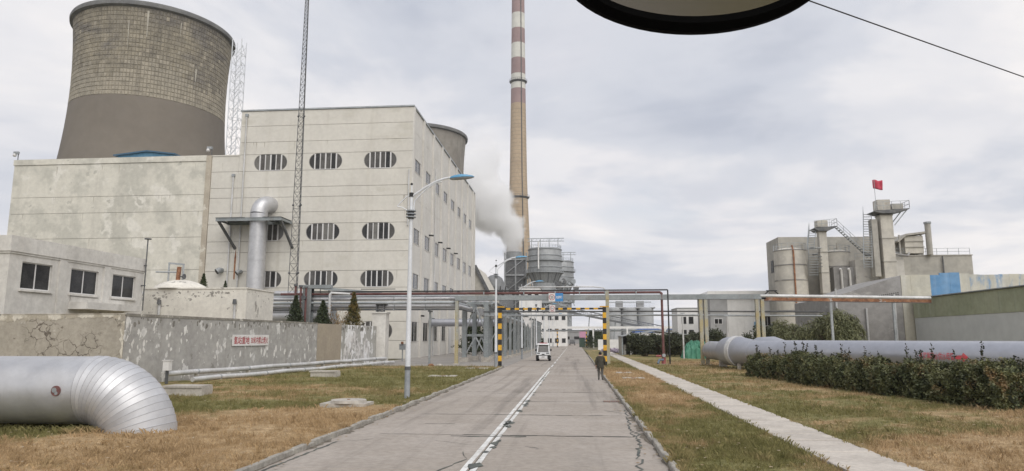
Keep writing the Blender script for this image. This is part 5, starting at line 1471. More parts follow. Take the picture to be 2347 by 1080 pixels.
# ------------------------------------------------------------------ patrol cart
def cart(x, y):
    t = empty('patrol_cart', (x, y, 0), 'small white patrol cart driving towards the gate', 'cart')
    B_ = lambda *a: mb().box(*a)
    q = mb(); q.prism([(-.0,.34),(-.06,.55),(.0,.86),(.62,1.02),(2.9,1.02),(3.0,.34)], lambda a, b: (x-.74, y+a, b), lambda a, b: (x+.74, y+a, b)); q.build('body', M_CARWHITE, t)
    # windscreen pillars and roof
    for sx in (-1, 1):
        mb().bar((x+sx*.66, y+.42, .98), (x+sx*.60, y+.98, 1.86), .09).build('pillar', M_CARWHITE, t); mb().bar((x+sx*.66, y+2.75, 1.0), (x+sx*.60, y+2.6, 1.86), .09).build('pillar', M_CARWHITE, t)
    q = mb(); q.prism([(.80,1.84),(.86,1.93),(1.2,1.98),(2.5,1.98),(2.85,1.90),(2.85,1.84)], lambda a, b: (x-.70, y+a, b), lambda a, b: (x+.70, y+a, b)); q.build('roof', M_CARWHITE, t)
    q = mb(); q.add([(x-.62,y+.46,1.0),(x+.62,y+.46,1.0),(x+.57,y+.96,1.82),(x-.57,y+.96,1.82)], [(0,1,2,3)]); q.build('windscreen', M_GLASS, t)
    for sx in (-1, 1):
        q = mb(); q.add([(x+sx*.67,y+.55,1.02),(x+sx*.67,y+2.6,1.02),(x+sx*.61,y+2.5,1.82),(x+sx*.61,y+1.05,1.82)], [(0,1,2,3)]); q.build('side_glass', M_GLASSDK, t)
        w = mb().cyl((x+sx*.56,y+.5,.29),(x+sx*.82,y+.5,.29), .29, n=20).build('wheel', M_RUBBER, t, True); mb().cyl((x+sx*.821,y+.5,.29),(x+sx*.835,y+.5,.29), .16, n=14).build('rim', M_GALV, w)
        w = mb().cyl((x+sx*.56,y+2.5,.29),(x+sx*.82,y+2.5,.29), .29, n=20).build('wheel', M_RUBBER, t, True); mb().cyl((x+sx*.821,y+2.5,.29),(x+sx*.835,y+2.5,.29), .16, n=14).build('rim', M_GALV, w)
        mb().box(x+sx*.52-.16, x+sx*.52+.16, y-.04, y+.05, .83, .95).build('headlight', M_HEADLAMP, t)
        mb().box(x+sx*.86-.09, x+sx*.86+.09, y+.55, y+.62, 1.12, 1.36).build('wing_mirror', M_BLACK, t)
        mb().box(x+sx*.66-.17, x+sx*.66+.17, y-.09, y+.02, .24, .62).build('wheel_arch', M_RUBBER, t)
    mb().box(x-.78, x+.78, y-.11, y-.0, .62, .69).build('bumper_bar', M_BLACK, t)
    mb().box(x-.48, x+.48, y-.115, y-.05, .28, .61).build('bumper', M_CARWHITE, t)
    mb().box(x-.16, x+.16, y-.10, y-.045, .70, .82).build('grille', M_DARKSTEEL, t)
    pl_ = mb().box(x-.22, x+.22, y-.125, y-.116, .40, .52).build('number_plate', M_SIGNWHITE, t)
    me = fit_text('巡逻', .30, .09); me.materials.append(M_BLACK); o = link('lettering', me, None, pl_); o.location = (x, y-.128, .46); o.rotation_euler = (R(90),0,0)
    mb().box(x-.45, x+.45, y+1.2, y+1.4, 1.982, 2.06).build('light_bar', M_SIGNRED, t)
    mb().box(x-.6, x+.6, y+1.6, y+1.75, .9, 1.45).build('seat_back', M_BLACK, t)
cart(-3.65, 79.3)
# distant dark vehicle at the road end
dvx, dvy = -1.0, 250
dv_ = empty('distant_van', (dvx, dvy, 0), 'small dark van parked at the far end of the road', 'van')
q = mb(); q.prism([(0,.5),(0,1.2),(.8,1.4),(1.3,2.2),(5,2.2),(5,.5)], lambda a, b: (dvx-1, dvy+a, b), lambda a, b: (dvx+1, dvy+a, b)); q.build('body', M_DARKSTEEL, dv_)
for sx in (-1,1):
    for yy in (.9, 4.0): mb().cyl((dvx+sx*.75,dvy+yy,.4),(dvx+sx*1.02,dvy+yy,.4), .4, n=14).build('wheel', M_RUBBER, dv_)
q = mb(); q.add([(dvx-.85,dvy+.79,1.42),(dvx+.85,dvy+.79,1.42),(dvx+.8,dvy+1.25,2.1),(dvx-.8,dvy+1.25,2.1)], [(0,1,2,3)]); q.build('windscreen', M_GLASS, dv_)

# ------------------------------------------------------------------ person walking away along the kerb
def skin_mesh(name, joints, edges, radii, root, mats, parent, assign=None, sub=2):
    me = bpy.data.meshes.new(name); me.from_pydata(joints, edges, [])
    o = bpy.data.objects.new(name, me); COL.objects.link(o)
    bmod = o.modifiers.new('skin', 'SKIN'); bmod.use_smooth_shade = True
    sv = me.skin_vertices[0].data
    for i, r_ in enumerate(radii):
        sv[i].radius = r_ if isinstance(r_, tuple) else (r_, r_); sv[i].use_root = (i == root)
    o.modifiers.new('sub', 'SUBSURF').levels = sub; o.modifiers['sub'].render_levels = sub
    dg = bpy.context.evaluated_depsgraph_get(); dg.update()
    fin = bpy.data.meshes.new_from_object(o.evaluated_get(dg)); bpy.data.objects.remove(o, do_unlink=True)
    fin.materials.clear()
    q = link(name, fin, mats, parent)
    if assign:
        for p in fin.polygons: p.material_index = assign(p.center)
    fin.shade_smooth()
    return q
px, py = 1.55, 43.7
pe = empty('person', (px, py, 0), 'person in dark olive jacket and grey trousers walking along the road edge', 'person')
J = [(0,0,.93),(0,.02,1.12),(0,.03,1.30),(0,.02,1.44),(0,.03,1.52),(0,.05,1.60),(0,.06,1.68),
     (-.10,0,.88),(-.11,.10,.50),(-.11,.02,.10),(-.11,.20,.05),
     (.10,0,.88),(.11,.0,.50),(.11,-.20,.13),(.12,-.06,.05),
     (-.20,.02,1.40),(-.27,-.02,1.14),(-.27,.05,.90),(-.27,.09,.82),
     (.20,.02,1.40),(.28,.06,1.14),(.25,.20,.96),(.23,.27,.92)]
E_ = [(0,1),(1,2),(2,3),(3,4),(4,5),(5,6),(0,7),(7,8),(8,9),(9,10),(0,11),(11,12),(12,13),(13,14),(3,15),(15,16),(16,17),(17,18),(3,19),(19,20),(20,21),(21,22)]
rad = [(.19,.14),(.19,.14),(.20,.14),(.13,.10),.06,.095,.085,.105,.075,.055,.045,.105,.075,.055,.045,.095,.07,.055,.045,.095,.07,.055,.045]
JW = [(px+a, py+b, c) for a, b, c in J]
def asg(c):
    x, y, z = c.x-px, c.y-py, c.z
    if z > 1.50: return 2
    if abs(x) > .19 and z < .93 : return 3
    if z < .11: return 4
    if z < .84: return 1
    return 0
skin_mesh('body', JW, E_, rad, 0, [M_JACKET, M_TROUSER, M_SKIN, M_SKIN, M_SHOE], pe, asg)
q = mb(); q.lathe([(.222,.76),(.225,.86),(.205,1.02),(.20,1.16),(.205,1.3),(.17,1.40)], (px,py+.015,0), 20); jk = q.build('jacket_skirt', M_JACKET, pe, True); 
q = mb(); q.sphere((px,py+.035,1.655), (.10,.118,.115), 14, 10); q.build('hair', M_HAIR, pe, True)
q = mb(); q.sphere((px,py+.13,1.615), (.018,.03,.022), 6, 5); q.build('nose', M_SKIN, pe, True)
for sx in (-1, 1):
    mb().sphere((px+sx*.098,py+.05,1.62), (.015,.03,.035), 6, 5).build('ear', M_SKIN, pe, True)
# hands: five short fingers each
for (hx, hyy, hz, s) in ((-.27,.10,.80,-1),(.23,.28,.90,1)):
    q = mb(); q.sphere((px+hx,py+hyy,hz-.02), (.028,.045,.05), 8, 6)
    for k in range(4):
        L_ = (.06,.075,.072,.055)[k]
        q.tube([(px+hx,py+hyy-.03+.02*k,hz-.05),(px+hx-s*.006,py+hyy-.03+.021*k,hz-.05-L_*.55),(px+hx-s*.02,py+hyy-.028+.021*k,hz-.05-L_)], [.010,.009,.007], 6)
    q.tube([(px+hx,py+hyy+.035,hz),(px+hx-s*.01,py+hyy+.062,hz-.03),(px+hx-s*.015,py+hyy+.065,hz-.06)], [.012,.011,.008], 6)
    q.build('hand', M_SKIN, pe, True)
# ------------------------------------------------------------------ covers and blocks on the turf
def round_cover(x, y, label):
    t = empty('manhole', (x, y, 0), label, 'manhole')
    mb().box(x-.85, x+.85, y-.55, y+.55, -.05, .24).build('frame_block', M_CONCBOX, t)
    mb().cyl((x+.05,y,.242),(x+.05,y,.34), .66, .64, n=24).build('lid', M_CONCBOX, t)
    mb().cyl((x+.05,y,.342),(x+.05,y,.36), .06, n=8).build('lift_eye', M_RUST, t)
def slab_cover(x, y, w, d, h, label, lid=True):
    t = empty('concrete_cover', (x, y, 0), label, 'cover')
    mb().box(x-w/2, x+w/2, y-d/2, y+d/2, -.05, h).build('block', M_CONCBOX, t)
    if lid: mb().box(x-w/2-.08, x+w/2-.05, y-d/2-.05, y+d/2+.05, h+.003, h+.09).build('lid', M_CONCBOX, t)
    else: mb().box(x-.15, x+.15, y-.04, y+.04, h+.002, h+.03).build('lift_bar', M_RUST, t)
round_cover(-8.45, 25.4, 'round concrete manhole lid on a block in the dry grass')
slab_cover(-16.3, 44.4, 1.7, .9, .40, 'square concrete chamber beside the wall foot pipes', True)
slab_cover(-17.3, 30.0, 1.75, .9, .42, 'concrete chamber with a loose lid by the valve box', True)
slab_cover(-8.75, 45.7, 1.75, 1.2, .14, 'flat pale concrete cover in the green turf behind the lamp', False)
slab_cover(3.5, 51.2, 1.1, 1.2, .14, 'flat concrete cover in the verge closer to the gate', False)
slab_cover(3.62, 44.4, 1.35, 1.2, .14, 'flat concrete cover in the verge beside the walking person', False)
slab_cover(-8.2, 57.8, 1.9, 1.2, .13, 'flat concrete cover in the grass next to the gate post', False)
gr = empty('drain_grate', (1.5, 29.3, 0), 'dark iron drain grate in the road beside the kerb', 'grate')
mb().box(1.12, 1.80, 29.0, 29.6, -.05, .004).build('frame', M_DARKSTEEL, gr)
for k in range(9): mb().box(1.15+.072*k, 1.185+.072*k, 29.03, 29.57, .005, .012).build('bar', M_RUST, gr)
for k, (x, y) in enumerate(((-13.0,62.0),(-12.2,61.9))):
    q = mb(); q.sphere((x,y,.16), (.28,.2,.16), 8, 6); tag(q.build('rock', M_CONCBOX if k else M_RUST), ['rusty brown lump at the apron edge', 'dark stone at the apron edge by the rack column'][k], 'rock')
mt = empty('meter_post', (-19.3, 76.5, 0), 'rusty meter box on a short post before the cream wall', 'meter')
mb().cyl((-19.3,76.5,0),(-19.3,76.5,1.3), .07, n=8).build('post', M_GALV, mt); mb().box(-19.65,-18.95,76.35,76.7,1.3,1.95).build('box', MATS['weathered_galvanised'], mt); mb().cyl((-19.3,76.3,1.95),(-19.3,76.3,2.2), .15, n=8).build('dial', M_RUST, mt)
# ================================================================== plants
def leaves(name, P, size, m_, parent=None, aspect=2.0, droop=0.0, jit=.4):
    P = np.asarray(P); k = len(P)
    d = rng.normal(size=(k,3)); d[:,2] -= droop; d /= np.linalg.norm(d, axis=1)[:,None]
    u = rng.normal(size=(k,3)); u -= (u*d).sum(1)[:,None]*d; u /= np.linalg.norm(u, axis=1)[:,None]
    s = size*(1-jit+2*jit*rng.random(k))[:,None]
    V = np.empty((k,4,3))
    V[:,0] = P; V[:,1] = P+d*s*.5+u*s*.5/aspect; V[:,2] = P+d*s; V[:,3] = P+d*s*.5-u*s*.5/aspect
    me = bpy.data.meshes.new(name)
    me.vertices.add(k*4); me.vertices.foreach_set('co', V.reshape(-1))
    me.loops.add(k*4); me.loops.foreach_set('vertex_index', np.arange(k*4, dtype=np.int32))
    me.polygons.add(k); me.polygons.foreach_set('loop_start', np.arange(0,k*4,4,dtype=np.int32)); me.polygons.foreach_set('loop_total', np.full(k,4,np.int32))
    me.update(); me.validate()
    return link(name, me, m_, parent)
def conifer(x, y, z0, h, r, label, m_=None, n=6500, size=.16, group=None, lean=0.0):
    t = empty('conifer', (x, y, z0), label, 'tree', group)
    q = mb(); q.cyl((x,y,0),(x+lean*h,y,z0+h*.95), .09+.01*h, .01, n=7); q.build('trunk', M_BARK, t)
    k = n; hh = rng.random(k)**.8
    # tiers of drooping sprays with ragged tips
    ang = rng.random(k)*2*np.pi
    prof = np.where(hh < .12, .55+hh*3.0, (1-hh)**.95*1.06)
    lob = 1+.30*np.sin(ang*5+hh*23)+.22*np.sin(ang*9-hh*31)+.16*np.sin(hh*47+ang*2)
    rad = r*prof*lob*np.sqrt(.35+.65*rng.random(k))
    P = np.stack([x+lean*h*hh+rad*np.cos(ang), y+rad*np.sin(ang), z0+hh*h], 1)
    leaves('crown', P, size, m_ or M_TREEDK, t, 2.6, -.5)
    return t
conifer(-27.55, 66.0, 3.2, 3.5, .98, 'dark narrow conifer in front of the lattice mast foot', size=.17)
conifer(-24.75, 66.0, 3.0, 3.2, .95, 'squat dark conifer beside the green rack column', size=.17)
conifer(-21.75, 66.3, 2.9, 4.1, .92, 'yellowing conifer standing nearest the gate pillar', M_TREEGOLD, size=.17)
conifer(-31.2, 55.2, 6.4, 1.55, .42, 'small dark conifer behind the plaster block', n=2500, size=.10)
conifer(-29.35, 55.4, 6.4, .95, .24, 'tiny dark conifer beside the joint cover', n=1200, size=.08)
sh = empty('bare_shrub', (-23.3, 66.4, 3), 'thin shrub with sparse orange autumn leaves above the wall', 'shrub')
q = mb(); tips = []
for k in range(26):
    a = random.uniform(0,6.28); s = random.uniform(.3,1.1); b = Vector((-23.3+random.uniform(-.5,.5), 66.4, 2.6)); e = b+Vector((s*math.cos(a)*1.1, s*math.sin(a)*.5, random.uniform(1.6,2.9)))
    mid = (b+e)/2+Vector((random.uniform(-.15,.15),0,.1)); q.tube([b, mid, e], [.022,.016,.007], 5)
    for j in range(5):
        f = random.uniform(.4,1); p = b.lerp(e, f); e2 = p+Vector((random.uniform(-.4,.4),random.uniform(-.2,.2),random.uniform(.1,.5))); q.tube([p, e2], [.01,.004], 4); tips += [p.lerp(e2, random.random()) for _ in range(4)]
q.build('branches', M_TWIG, sh)
leaves('crown', np.array([tuple(p) for p in tips]), .11, M_AUTUMN, sh, 1.6)
# row of dark cypresses far along the left of the road
for k in range(11):
    y = 112+k*9; x = -16.5+1.2*math.sin(k*1.7)+k*.55
    conifer(x, y, .2, 6.2+1.3*math.sin(k*2.3), 2.3, '%s dark cypress behind the receding rack, counted from the yard' % ('first','second','third','fourth','fifth','sixth','seventh','eighth','ninth','tenth','eleventh')[k], n=5200, size=.42, group='cypresses behind the receding rack')
for k in range(5):
    conifer(4.2+k*1.0, 188+k*9, .1, 4.2+.6*(k%2), 1.5, '%s small cypress beyond the distant gate post' % ('first','second','third','fourth','fifth')[k], n=1800, size=.42, group='cypresses by the distant gate')

# ------------------------------------------------------------------ clipped hedge in front of the right-hand pipe
def hedge(label, C, hts, w, n):
    t = empty('hedge', (C[0][0], C[0][1], 0), label, 'hedge')
    C = [Vector((a,b,0)) for a,b in C]
    seg = [(C[i+1]-C[i]).length for i in range(len(C)-1)]; tot = sum(seg)
    def at(s):
        s *= tot
        for i, L_ in enumerate(seg):
            if s <= L_ or i == len(seg)-1:
                f = min(1, s/L_); return C[i].lerp(C[i+1], f), (C[i+1]-C[i]).normalized(), hts[i]+(hts[i+1]-hts[i])*f
            s -= L_
    def wave(s, k=0): return .14*math.sin(s*tot*1.9+k)+.12*math.sin(s*tot*4.3+1+k)+.08*math.sin(s*tot*9.1+2*k)
    # dark inner core, added to stop light passing through the foliage
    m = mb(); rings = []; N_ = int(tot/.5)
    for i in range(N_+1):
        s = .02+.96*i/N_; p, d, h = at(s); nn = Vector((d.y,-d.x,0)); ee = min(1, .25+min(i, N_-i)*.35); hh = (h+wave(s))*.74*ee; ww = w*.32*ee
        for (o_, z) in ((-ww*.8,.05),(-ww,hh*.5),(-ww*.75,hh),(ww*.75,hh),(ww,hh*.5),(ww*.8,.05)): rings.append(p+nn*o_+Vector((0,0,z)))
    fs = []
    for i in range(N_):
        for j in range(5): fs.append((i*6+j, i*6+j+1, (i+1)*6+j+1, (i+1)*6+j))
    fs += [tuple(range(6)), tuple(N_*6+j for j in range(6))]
    m.add(rings, fs); m.build('light_block_core', M_HEDGECORE, t)
    S = np.where(rng.random(n) < .05, np.where(rng.random(n) < .5, .012*rng.random(n), 1-.012*rng.random(n)), rng.random(n)); P = np.empty((n,3))
    for i in range(n):
        p, d, h = at(S[i]); nn = Vector((d.y,-d.x,0)); H_ = h+wave(S[i]); f = random.random()
        side = random.random()
        rr = w/2*(1+.18*wave(S[i],3)*4)*(.78+.30*random.random())
        if side < .45: o_ = rr; z = H_*random.random()**.9
        elif side < .6: o_ = -rr; z = H_*random.random()
        elif side < .93: o_ = random.uniform(-1,1)*w/2; z = H_*random.uniform(.84,1.06)
        else: o_ = random.uniform(-1,1)*w/2; z = H_*random.random()
        o_ *= .72+.28*math.sin(math.pi*min(1,.15+.85*z/H_))
        gap = math.sin(S[i]*tot*5.1+z*4.3)*math.sin(S[i]*tot*2.3-z*6.1+o_*3)
        if gap < -.35 and random.random() < .75: z *= random.random(); o_ *= .6
        o_ += .10*math.sin(S[i]*tot*7.7+z*9)*(1 if o_ > 0 else -1)
        q = p+nn*o_; P[i] = (q.x, q.y, z+.03)
    leaves('foliage', P, .10, M_HEDGE, t, 1.7, .1)
    # unclipped shoots standing above the top
    sp = []; st = mb()
    for k in range(int(tot*3.2)):
        s = random.random(); p, d, h = at(s); b = p+Vector((random.uniform(-.3,.3),random.uniform(-.3,.3),h*.85)); hgt = random.choice([.25,.3,.4,.6,.9])*random.uniform(.8,1.2); e = b+Vector((random.uniform(-.08,.08),random.uniform(-.08,.08),hgt+.15))
        st.tube([b, e], [.010,.004], 4)
        for j in range(int(22+hgt*26)): sp.append(tuple(b.lerp(e, .2+.8*random.random())+Vector((random.uniform(-.03,.03),random.uniform(-.03,.03),0))))
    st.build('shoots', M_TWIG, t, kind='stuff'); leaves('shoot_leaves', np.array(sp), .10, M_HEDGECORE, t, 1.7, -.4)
    return t
hedge('short clipped hedge clump beside the pipe collar', [(11.9,47.6),(12.0,46.2),(12.7,42.6)], [1.2,1.32,1.25], 1.3, 20000)
hedge('long ragged clipped hedge running below the lettered pipe', [(12.75,41.2),(13.4,37.2),(14.3,31.5),(15.5,25.8)], [1.5,1.4,1.36,1.55], 1.55, 62000)
hedge('last hedge clump after the gap at the lettered pipe', [(16.5,28.6),(17.6,26.2),(18.8,23)], [1.35,1.25,1.2], 1.4, 17000)
def bush(name, label, x, y, rx, ry, h, n, m_, size, stems=6, droop=0.0, group=None):
    t = empty(name, (x, y, 0), label, 'bush' if name == 'bush' else 'tree', group)
    q = mb()
    tips = []
    for k in range(stems):
        a = 6.28*k/stems+random.uniform(-.3,.3); e = Vector((x+rx*.55*math.cos(a), y+ry*.55*math.sin(a), h*random.uniform(.55,.8)))
        b = Vector((x+.15*math.cos(a), y+.15*math.sin(a), -.1)); q.tube([b, b.lerp(e,.5)+Vector((0,0,.15*h)), e], [.10,.06,.02], 6); tips.append(e)
        for j in range(3): q.tube([b.lerp(e,.6), e+Vector((random.uniform(-.4,.4)*rx,random.uniform(-.4,.4)*ry,random.uniform(0,.2)*h))], [.035,.01], 5)
    q.build('trunk', M_BARK, t)
    cl_ = [(x+rx*random.uniform(-.6,.6), y+ry*random.uniform(-.6,.6), h*random.uniform(.35,.85), random.uniform(.3,.5)) for _ in range(14)]
    P = []
    for i in range(n):
        cx, cy, cz, cr = random.choice(cl_); v = Vector((random.gauss(0,1),random.gauss(0,1),random.gauss(0,1))).normalized()*(random.random()**.4)*cr
        P.append((cx+v.x*rx, cy+v.y*ry, max(.1, cz+v.z*h*.75-droop*(v.x*v.x+v.y*v.y)*h)))
    leaves('crown', np.array(P), size, m_, t, 2.2 if droop == 0 else 5.0, droop*4)
    return t
bush('willow', 'pale drooping willow in front of the grey gable wall', 25.4, 70.6, 3.0, 1.7, 4.9, 17000, M_WILLOW, .42, 9, .35)
bush('willow', 'lower drooping willow bush beside the cement silo', 21.9, 72.0, 2.3, 1.6, 4.0, 12000, M_WILLOW, .38, 8, .3)
bush('bush', 'dull green bush below the cement silo', 20.4, 75, 1.8, 1.6, 3.9, 8000, M_BUSHDK, .30)
bush('bush', 'dull bush beside the posts near the white block', 21.6, 88, 1.6, 1.6, 2.9, 4000, M_BUSHDK, .28)
bush('bush', 'small dark bush topping the pipe near the white block', 17.9, 90, 1.4, 1.4, 3.4, 3500, M_BUSHDK, .26)
for k, (x, y, r_, h, lb) in enumerate(((9.6,97,2.6,2.9,'dark bush at the open end of the tin shed'), (12.0,96,2.4,2.8,'dark bush in the middle of the tin shed front'), (14.6,97,2.6,3.2,'dark bush by the tin shed nearest the tarpaulin'), (17.2,99,2.0,3.0,'dark bush behind the green tarpaulin'))):
    bush('bush', lb, x, y, r_, 1.6, h, 7000, M_BUSHDK, .30)

# ================================================================== RIGHT: heating main with lettering
a0 = Vector((13.9, 56.3, 1.53)); a1 = Vector((33.5, 25.2, 1.53)); dd = (a1-a0).normalized(); PRR = .865
rpipe = empty('heating_main', (a0.x, a0.y, 0), 'fat grey heating main with red Chinese lettering behind the hedge', 'pipe')
LT = (a1-a0).length
k = 0; s = 0.0
while s < LT:
    e = min(LT, s+6.0)
    mb().cyl(a0+dd*s, a0+dd*(e-.004), PRR, PRR-.004, n=40).build('pipe_section', M_PIPEGREY, rpipe, True); s = e
c0 = Vector((13.15, 57.9, 1.55)); b0 = Vector((12.95, 60.0, 1.50)); b1 = Vector((12.9, 67.5, 1.46))
mb().tube([b1, Vector((12.9,64,1.46)), b0], PRR-.03, 36).build('pipe_section', M_PIPEGREY, rpipe, True)
m = mb(); m.tube([b0+Vector((0,.3,0)), b0, c0, a0+dd*.3], [PRR+.04, PRR+.30, PRR+.33, PRR+.05], 40); m.build('expansion_bulge', M_PIPEGREY, rpipe, True)
ax = (a0-c0).normalized()
m = mb(); m.tube([c0-ax*.18, c0+ax*.25], PRR+.36, 40); m.build('collar_ring', MATS['white_pipe'], rpipe, True)
mb().cyl(b1, b1+Vector((0,.25,0)), PRR-.02, PRR-.35, n=36).build('end_cap', M_PIPEGREY, rpipe, True)
for (x, y, w) in ((13.05,57.2,.13),(12.9,62.5,.3),(17.2,51.0,.3),(21.5,44.2,.3),(25.8,37.4,.3)):
    mb().box(x-w, x+w, y-w*.8, y+w*.8, -.1, .72).build('support_pier', M_CONCBOX, rpipe)
r2 = empty('heating_main', (17, 58, 0), 'second grey heating main bulging up behind the lettered one', 'pipe')
off = Vector((2.3,1.6,.03))
mb().cyl(a0+off+dd*.5, a1+off, PRR, n=40).build('pipe_section', M_PIPEGREY, r2, True)
m = mb(); m.tube([a0+off-dd*2.6+Vector((-.2,.6,-.2)), a0+off-dd*1.6, a0+off-dd*.2, a0+off+dd*.8], [PRR*.8, PRR+.25, PRR+.3, PRR+.02], 36); m.build('expansion_bulge', M_PIPEGREY, r2, True)
for k in (4, 14, 24): p = a0+off+dd*k; mb().box(p.x-.3,p.x+.3,p.y-.25,p.y+.25,-.1,.74).build('support_pier', M_CONCBOX, r2)
# lettering wrapped on the pipe, read from the road
def wrap(me, s_mid, th0, m_, name):
    co = np.empty(len(me.vertices)*3); me.vertices.foreach_get('co', co); co = co.reshape(-1,3)
    side = Vector((-dd.y*-1, -dd.x, 0))   # horizontal normal facing the road
    side = Vector((dd.y, -dd.x, 0)); side.normalize()
    if side.x > 0: side = -side
    out = []
    for (u, v, w) in co:
        th = th0+v/PRR; rr = PRR+.006+w
        p = a0+dd*(s_mid+u)+side*(math.cos(th)*rr)+Vector((0,0,math.sin(th)*rr)); out.append(tuple(p))
    me.vertices.foreach_set('co', np.array(out).reshape(-1)); me.update(); me.materials.append(m_)
    return link(name, me, None, rpipe)
lm = fit_text('热网循环水供水母管', 2.05, .44, .004)
wrap(lm, 15.05, R(1), M_PIPERED, 'lettering')
q = MB(); n_ = 10
top = [(-.36,.10),(.02,.12),(.10,.27),(.38,.02),(.06,-.27),(.02,-.12),(-.36,-.10)]
q.prism(top, lambda a, b: (a, b, -.002), lambda a, b: (a, b, .002)); am = q.mesh('arrow'); wrap(am, 16.5, R(-2), M_PIPERED, 'arrow')

# ================================================================== cement works
def rails(t, pts, h=1.0, step=1.0):
    q = mb()
    for a, b in zip(pts, pts[1:]):
        a, b = Vector(a), Vector(b); n = max(1, int((b-a).length/step))
        for k in range(n+1): p = a.lerp(b, k/n); q.bar(p, p+Vector((0,0,h)), .05)
        for z in (.5, 1.0): q.bar(a+Vector((0,0,h*z)), b+Vector((0,0,h*z)), .05)
    return q.build('guard_rail', M_GALV, t)
cw = empty('cement_hall', (45, 112, 0), 'long dusty grey cement hall behind the banded silo', 'building')
CY = 112.0
mb().prism([(32.6,-.1),(32.6,18.6),(54.6,18.4),(54.6,-.1)], lambda a, b: (a, CY, b), lambda a, b: (a, CY+6.9, b)).build('hall_wall', M_CEM, cw)
mb().box(49.0, 60.6, CY-2.0, CY-.01, -.1, 15.1).build('annex_wall', M_CEM, cw)
mb().box(48.9, 60.7, CY-2.1, CY-.02, 15.102, 15.25).build('annex_coping', M_CEM, cw)
mb().box(54.62, 60.6, CY, CY+6.9, -.1, 15.1).build('annex_wall', M_CEM, cw)
for (x0, x1, z0, z1) in ((36.9,38.0,7.4,8.3),(38.1,39.1,7.4,8.3)):
    w = mb().box(x0, x1, CY-.08, CY-.004, z0, z1).build('window', M_FRAMEDK, cw); mb().box(x0+.1, x1-.1, CY-.1, CY-.082, z0+.1, z1-.1).build('pane', M_GLASSDK, w)
w = mb().box(32.52, 32.598, CY+3.2, CY+4.6, 13.2, 15.2).build('window', M_GLASSDK, cw)
for x in (36.2, 41.5, 46.5): mb().box(x, x+.06, CY-.05, CY-.003, 0, 17.5).build('joint_strip', M_CTJOINT, cw)
mb().box(42.0, 49.0, CY-5.5, CY-.01, -.1, 14.2).build('side_block', M_CEMWHITE, cw)
mb().box(39.0, 42.0, CY-5.0, CY-.01, -.1, 13.2).build('side_block', M_CEMWALL, cw)
for x in (40.0, 41.2):
    q = mb(); q.tube([(x,CY-5.3,0),(x,CY-5.3,12.6),(x-.2,CY-5.5,12.9)], .16, 10); q.build('breather_pipe', M_FARWHITE, cw, True)
mb().cyl((56.2,CY-2.25,0),(56.2,CY-2.25,15.0), .11, n=8).build('downpipe', M_DARKSTEEL, cw)
for (x0, x1, z) in ((32.7,36,12.8),(43,48.8,10.6),(49.2,60.4,11.8)): mb().box(x0, x1, CY-.12 if x0 < 40 else CY-5.62 if x0 < 49 else CY-2.12, CY-.003 if x0 < 40 else CY-5.502 if x0 < 49 else CY-2.002, z, z+.14).build('ledge', M_CEM, cw)
rails(cw, [(49.2,CY-1.9,15.25),(60.4,CY-1.9,15.25)], 1.0, 1.6)
rails(cw, [(42.1,CY-5.4,14.2),(48.8,CY-5.4,14.2)], 1.0, 1.4)
q = mb(); q.tube([(47.0,CY-6.2,15.0),(49.5,CY-5.8,14.7),(51.0,CY-3,15.4)], .18, 8); q.tube([(43.2,CY-5.8,15.3),(44.5,CY-5.8,14.6),(44.9,CY-5.8,12.5)], .22, 8); q.build('transfer_chute', M_CEMWALL, cw, True)
q = mb(); q.tube([(36.4,CY-4.2,15.2),(39.2,CY-3.0,15.6),(40.3,CY-2.0,16.1)], .12, 8); q.build('air_line', M_DARKSTEEL, cw, True)
q = mb(); q.tube([(54.3,CY-2.5,15.2),(54.3,CY-2.5,20.2)], .42, 12); q.build('flue', M_CEM, cw, True); mb().cyl((54.3,CY-2.5,20.0),(54.3,CY-2.5,20.3), .52, n=12).build('flue_cap', M_GALV, cw)
bx_ = empty('dust_collector', (51.8, CY-1.5, 15.2), 'dusty box shaped dust collector on the cement hall roof', 'machine')
for x in (50.2, 53.4):
    for y in (CY-2.0, CY-.4): mb().bar((x,y,15.2),(x,y,18.4), .2).build('leg', M_CEM, bx_)
mb().box(50.9, 53.6, CY-2.2, CY-.2, 15.5, 18.2).build('casing', M_CEMLIGHT, bx_); mb().prism([(49.6,17.4),(51.0,18.5),(54.4,18.9),(54.4,18.6),(51.0,18.2),(49.8,17.2)], lambda a, b: (a, CY-2.6, b), lambda a, b: (a, CY, b)).build('roof', M_CEM, bx_)
for z in (16.4, 17.3): mb().box(50.8, 53.7, CY-2.32, CY-2.21, z, z+.12).build('stiffener', M_CEM, bx_)
def silo(x, y, r_, h, label, legs=False):
    t = empty('cement_silo', (x, y, 0), label, 'silo')
    n = 5; z0 = 4.4
    for k in range(n):
        a = z0+(h-z0)*k/n; b = z0+(h-z0)*(k+1)/n
        q = mb(); q.lathe([(r_,a+.06),(r_,b-.06)], (x,y,0), 32); q.build('shell_course', M_CEMLIGHT, t, True)
        q = mb(); q.lathe([(r_-.02,b-.10),(r_+.07,b-.08),(r_+.07,b+.02),(r_-.02,b+.04)], (x,y,0), 32); q.build('hoop', M_CEMWALL, t, False)
    q = mb(); q.lathe([(r_*1.0,h),(r_*.6,h+.35),(.05,h+.5)], (x,y,0), 24); q.build('top', M_CEMLIGHT, t, True)
    q = mb(); q.lathe([(r_*.96,z0+.06),(r_*.96,.0)], (x,y,0), 24); q.build('skirt', M_CEM, t, True)
    for k in range(16):
        a = 6.283*k/16; mb().bar((x+r_*math.cos(a),y+r_*math.sin(a),h),(x+r_*math.cos(a),y+r_*math.sin(a),h+1.0), .05).build('rail_post', M_GALV, t)
    q = mb(); q.lathe([(r_-.03,h+.95),(r_+.03,h+.95),(r_+.03,h+1.0)], (x,y,0), 24); q.build('rail', M_GALV, t)
    return t
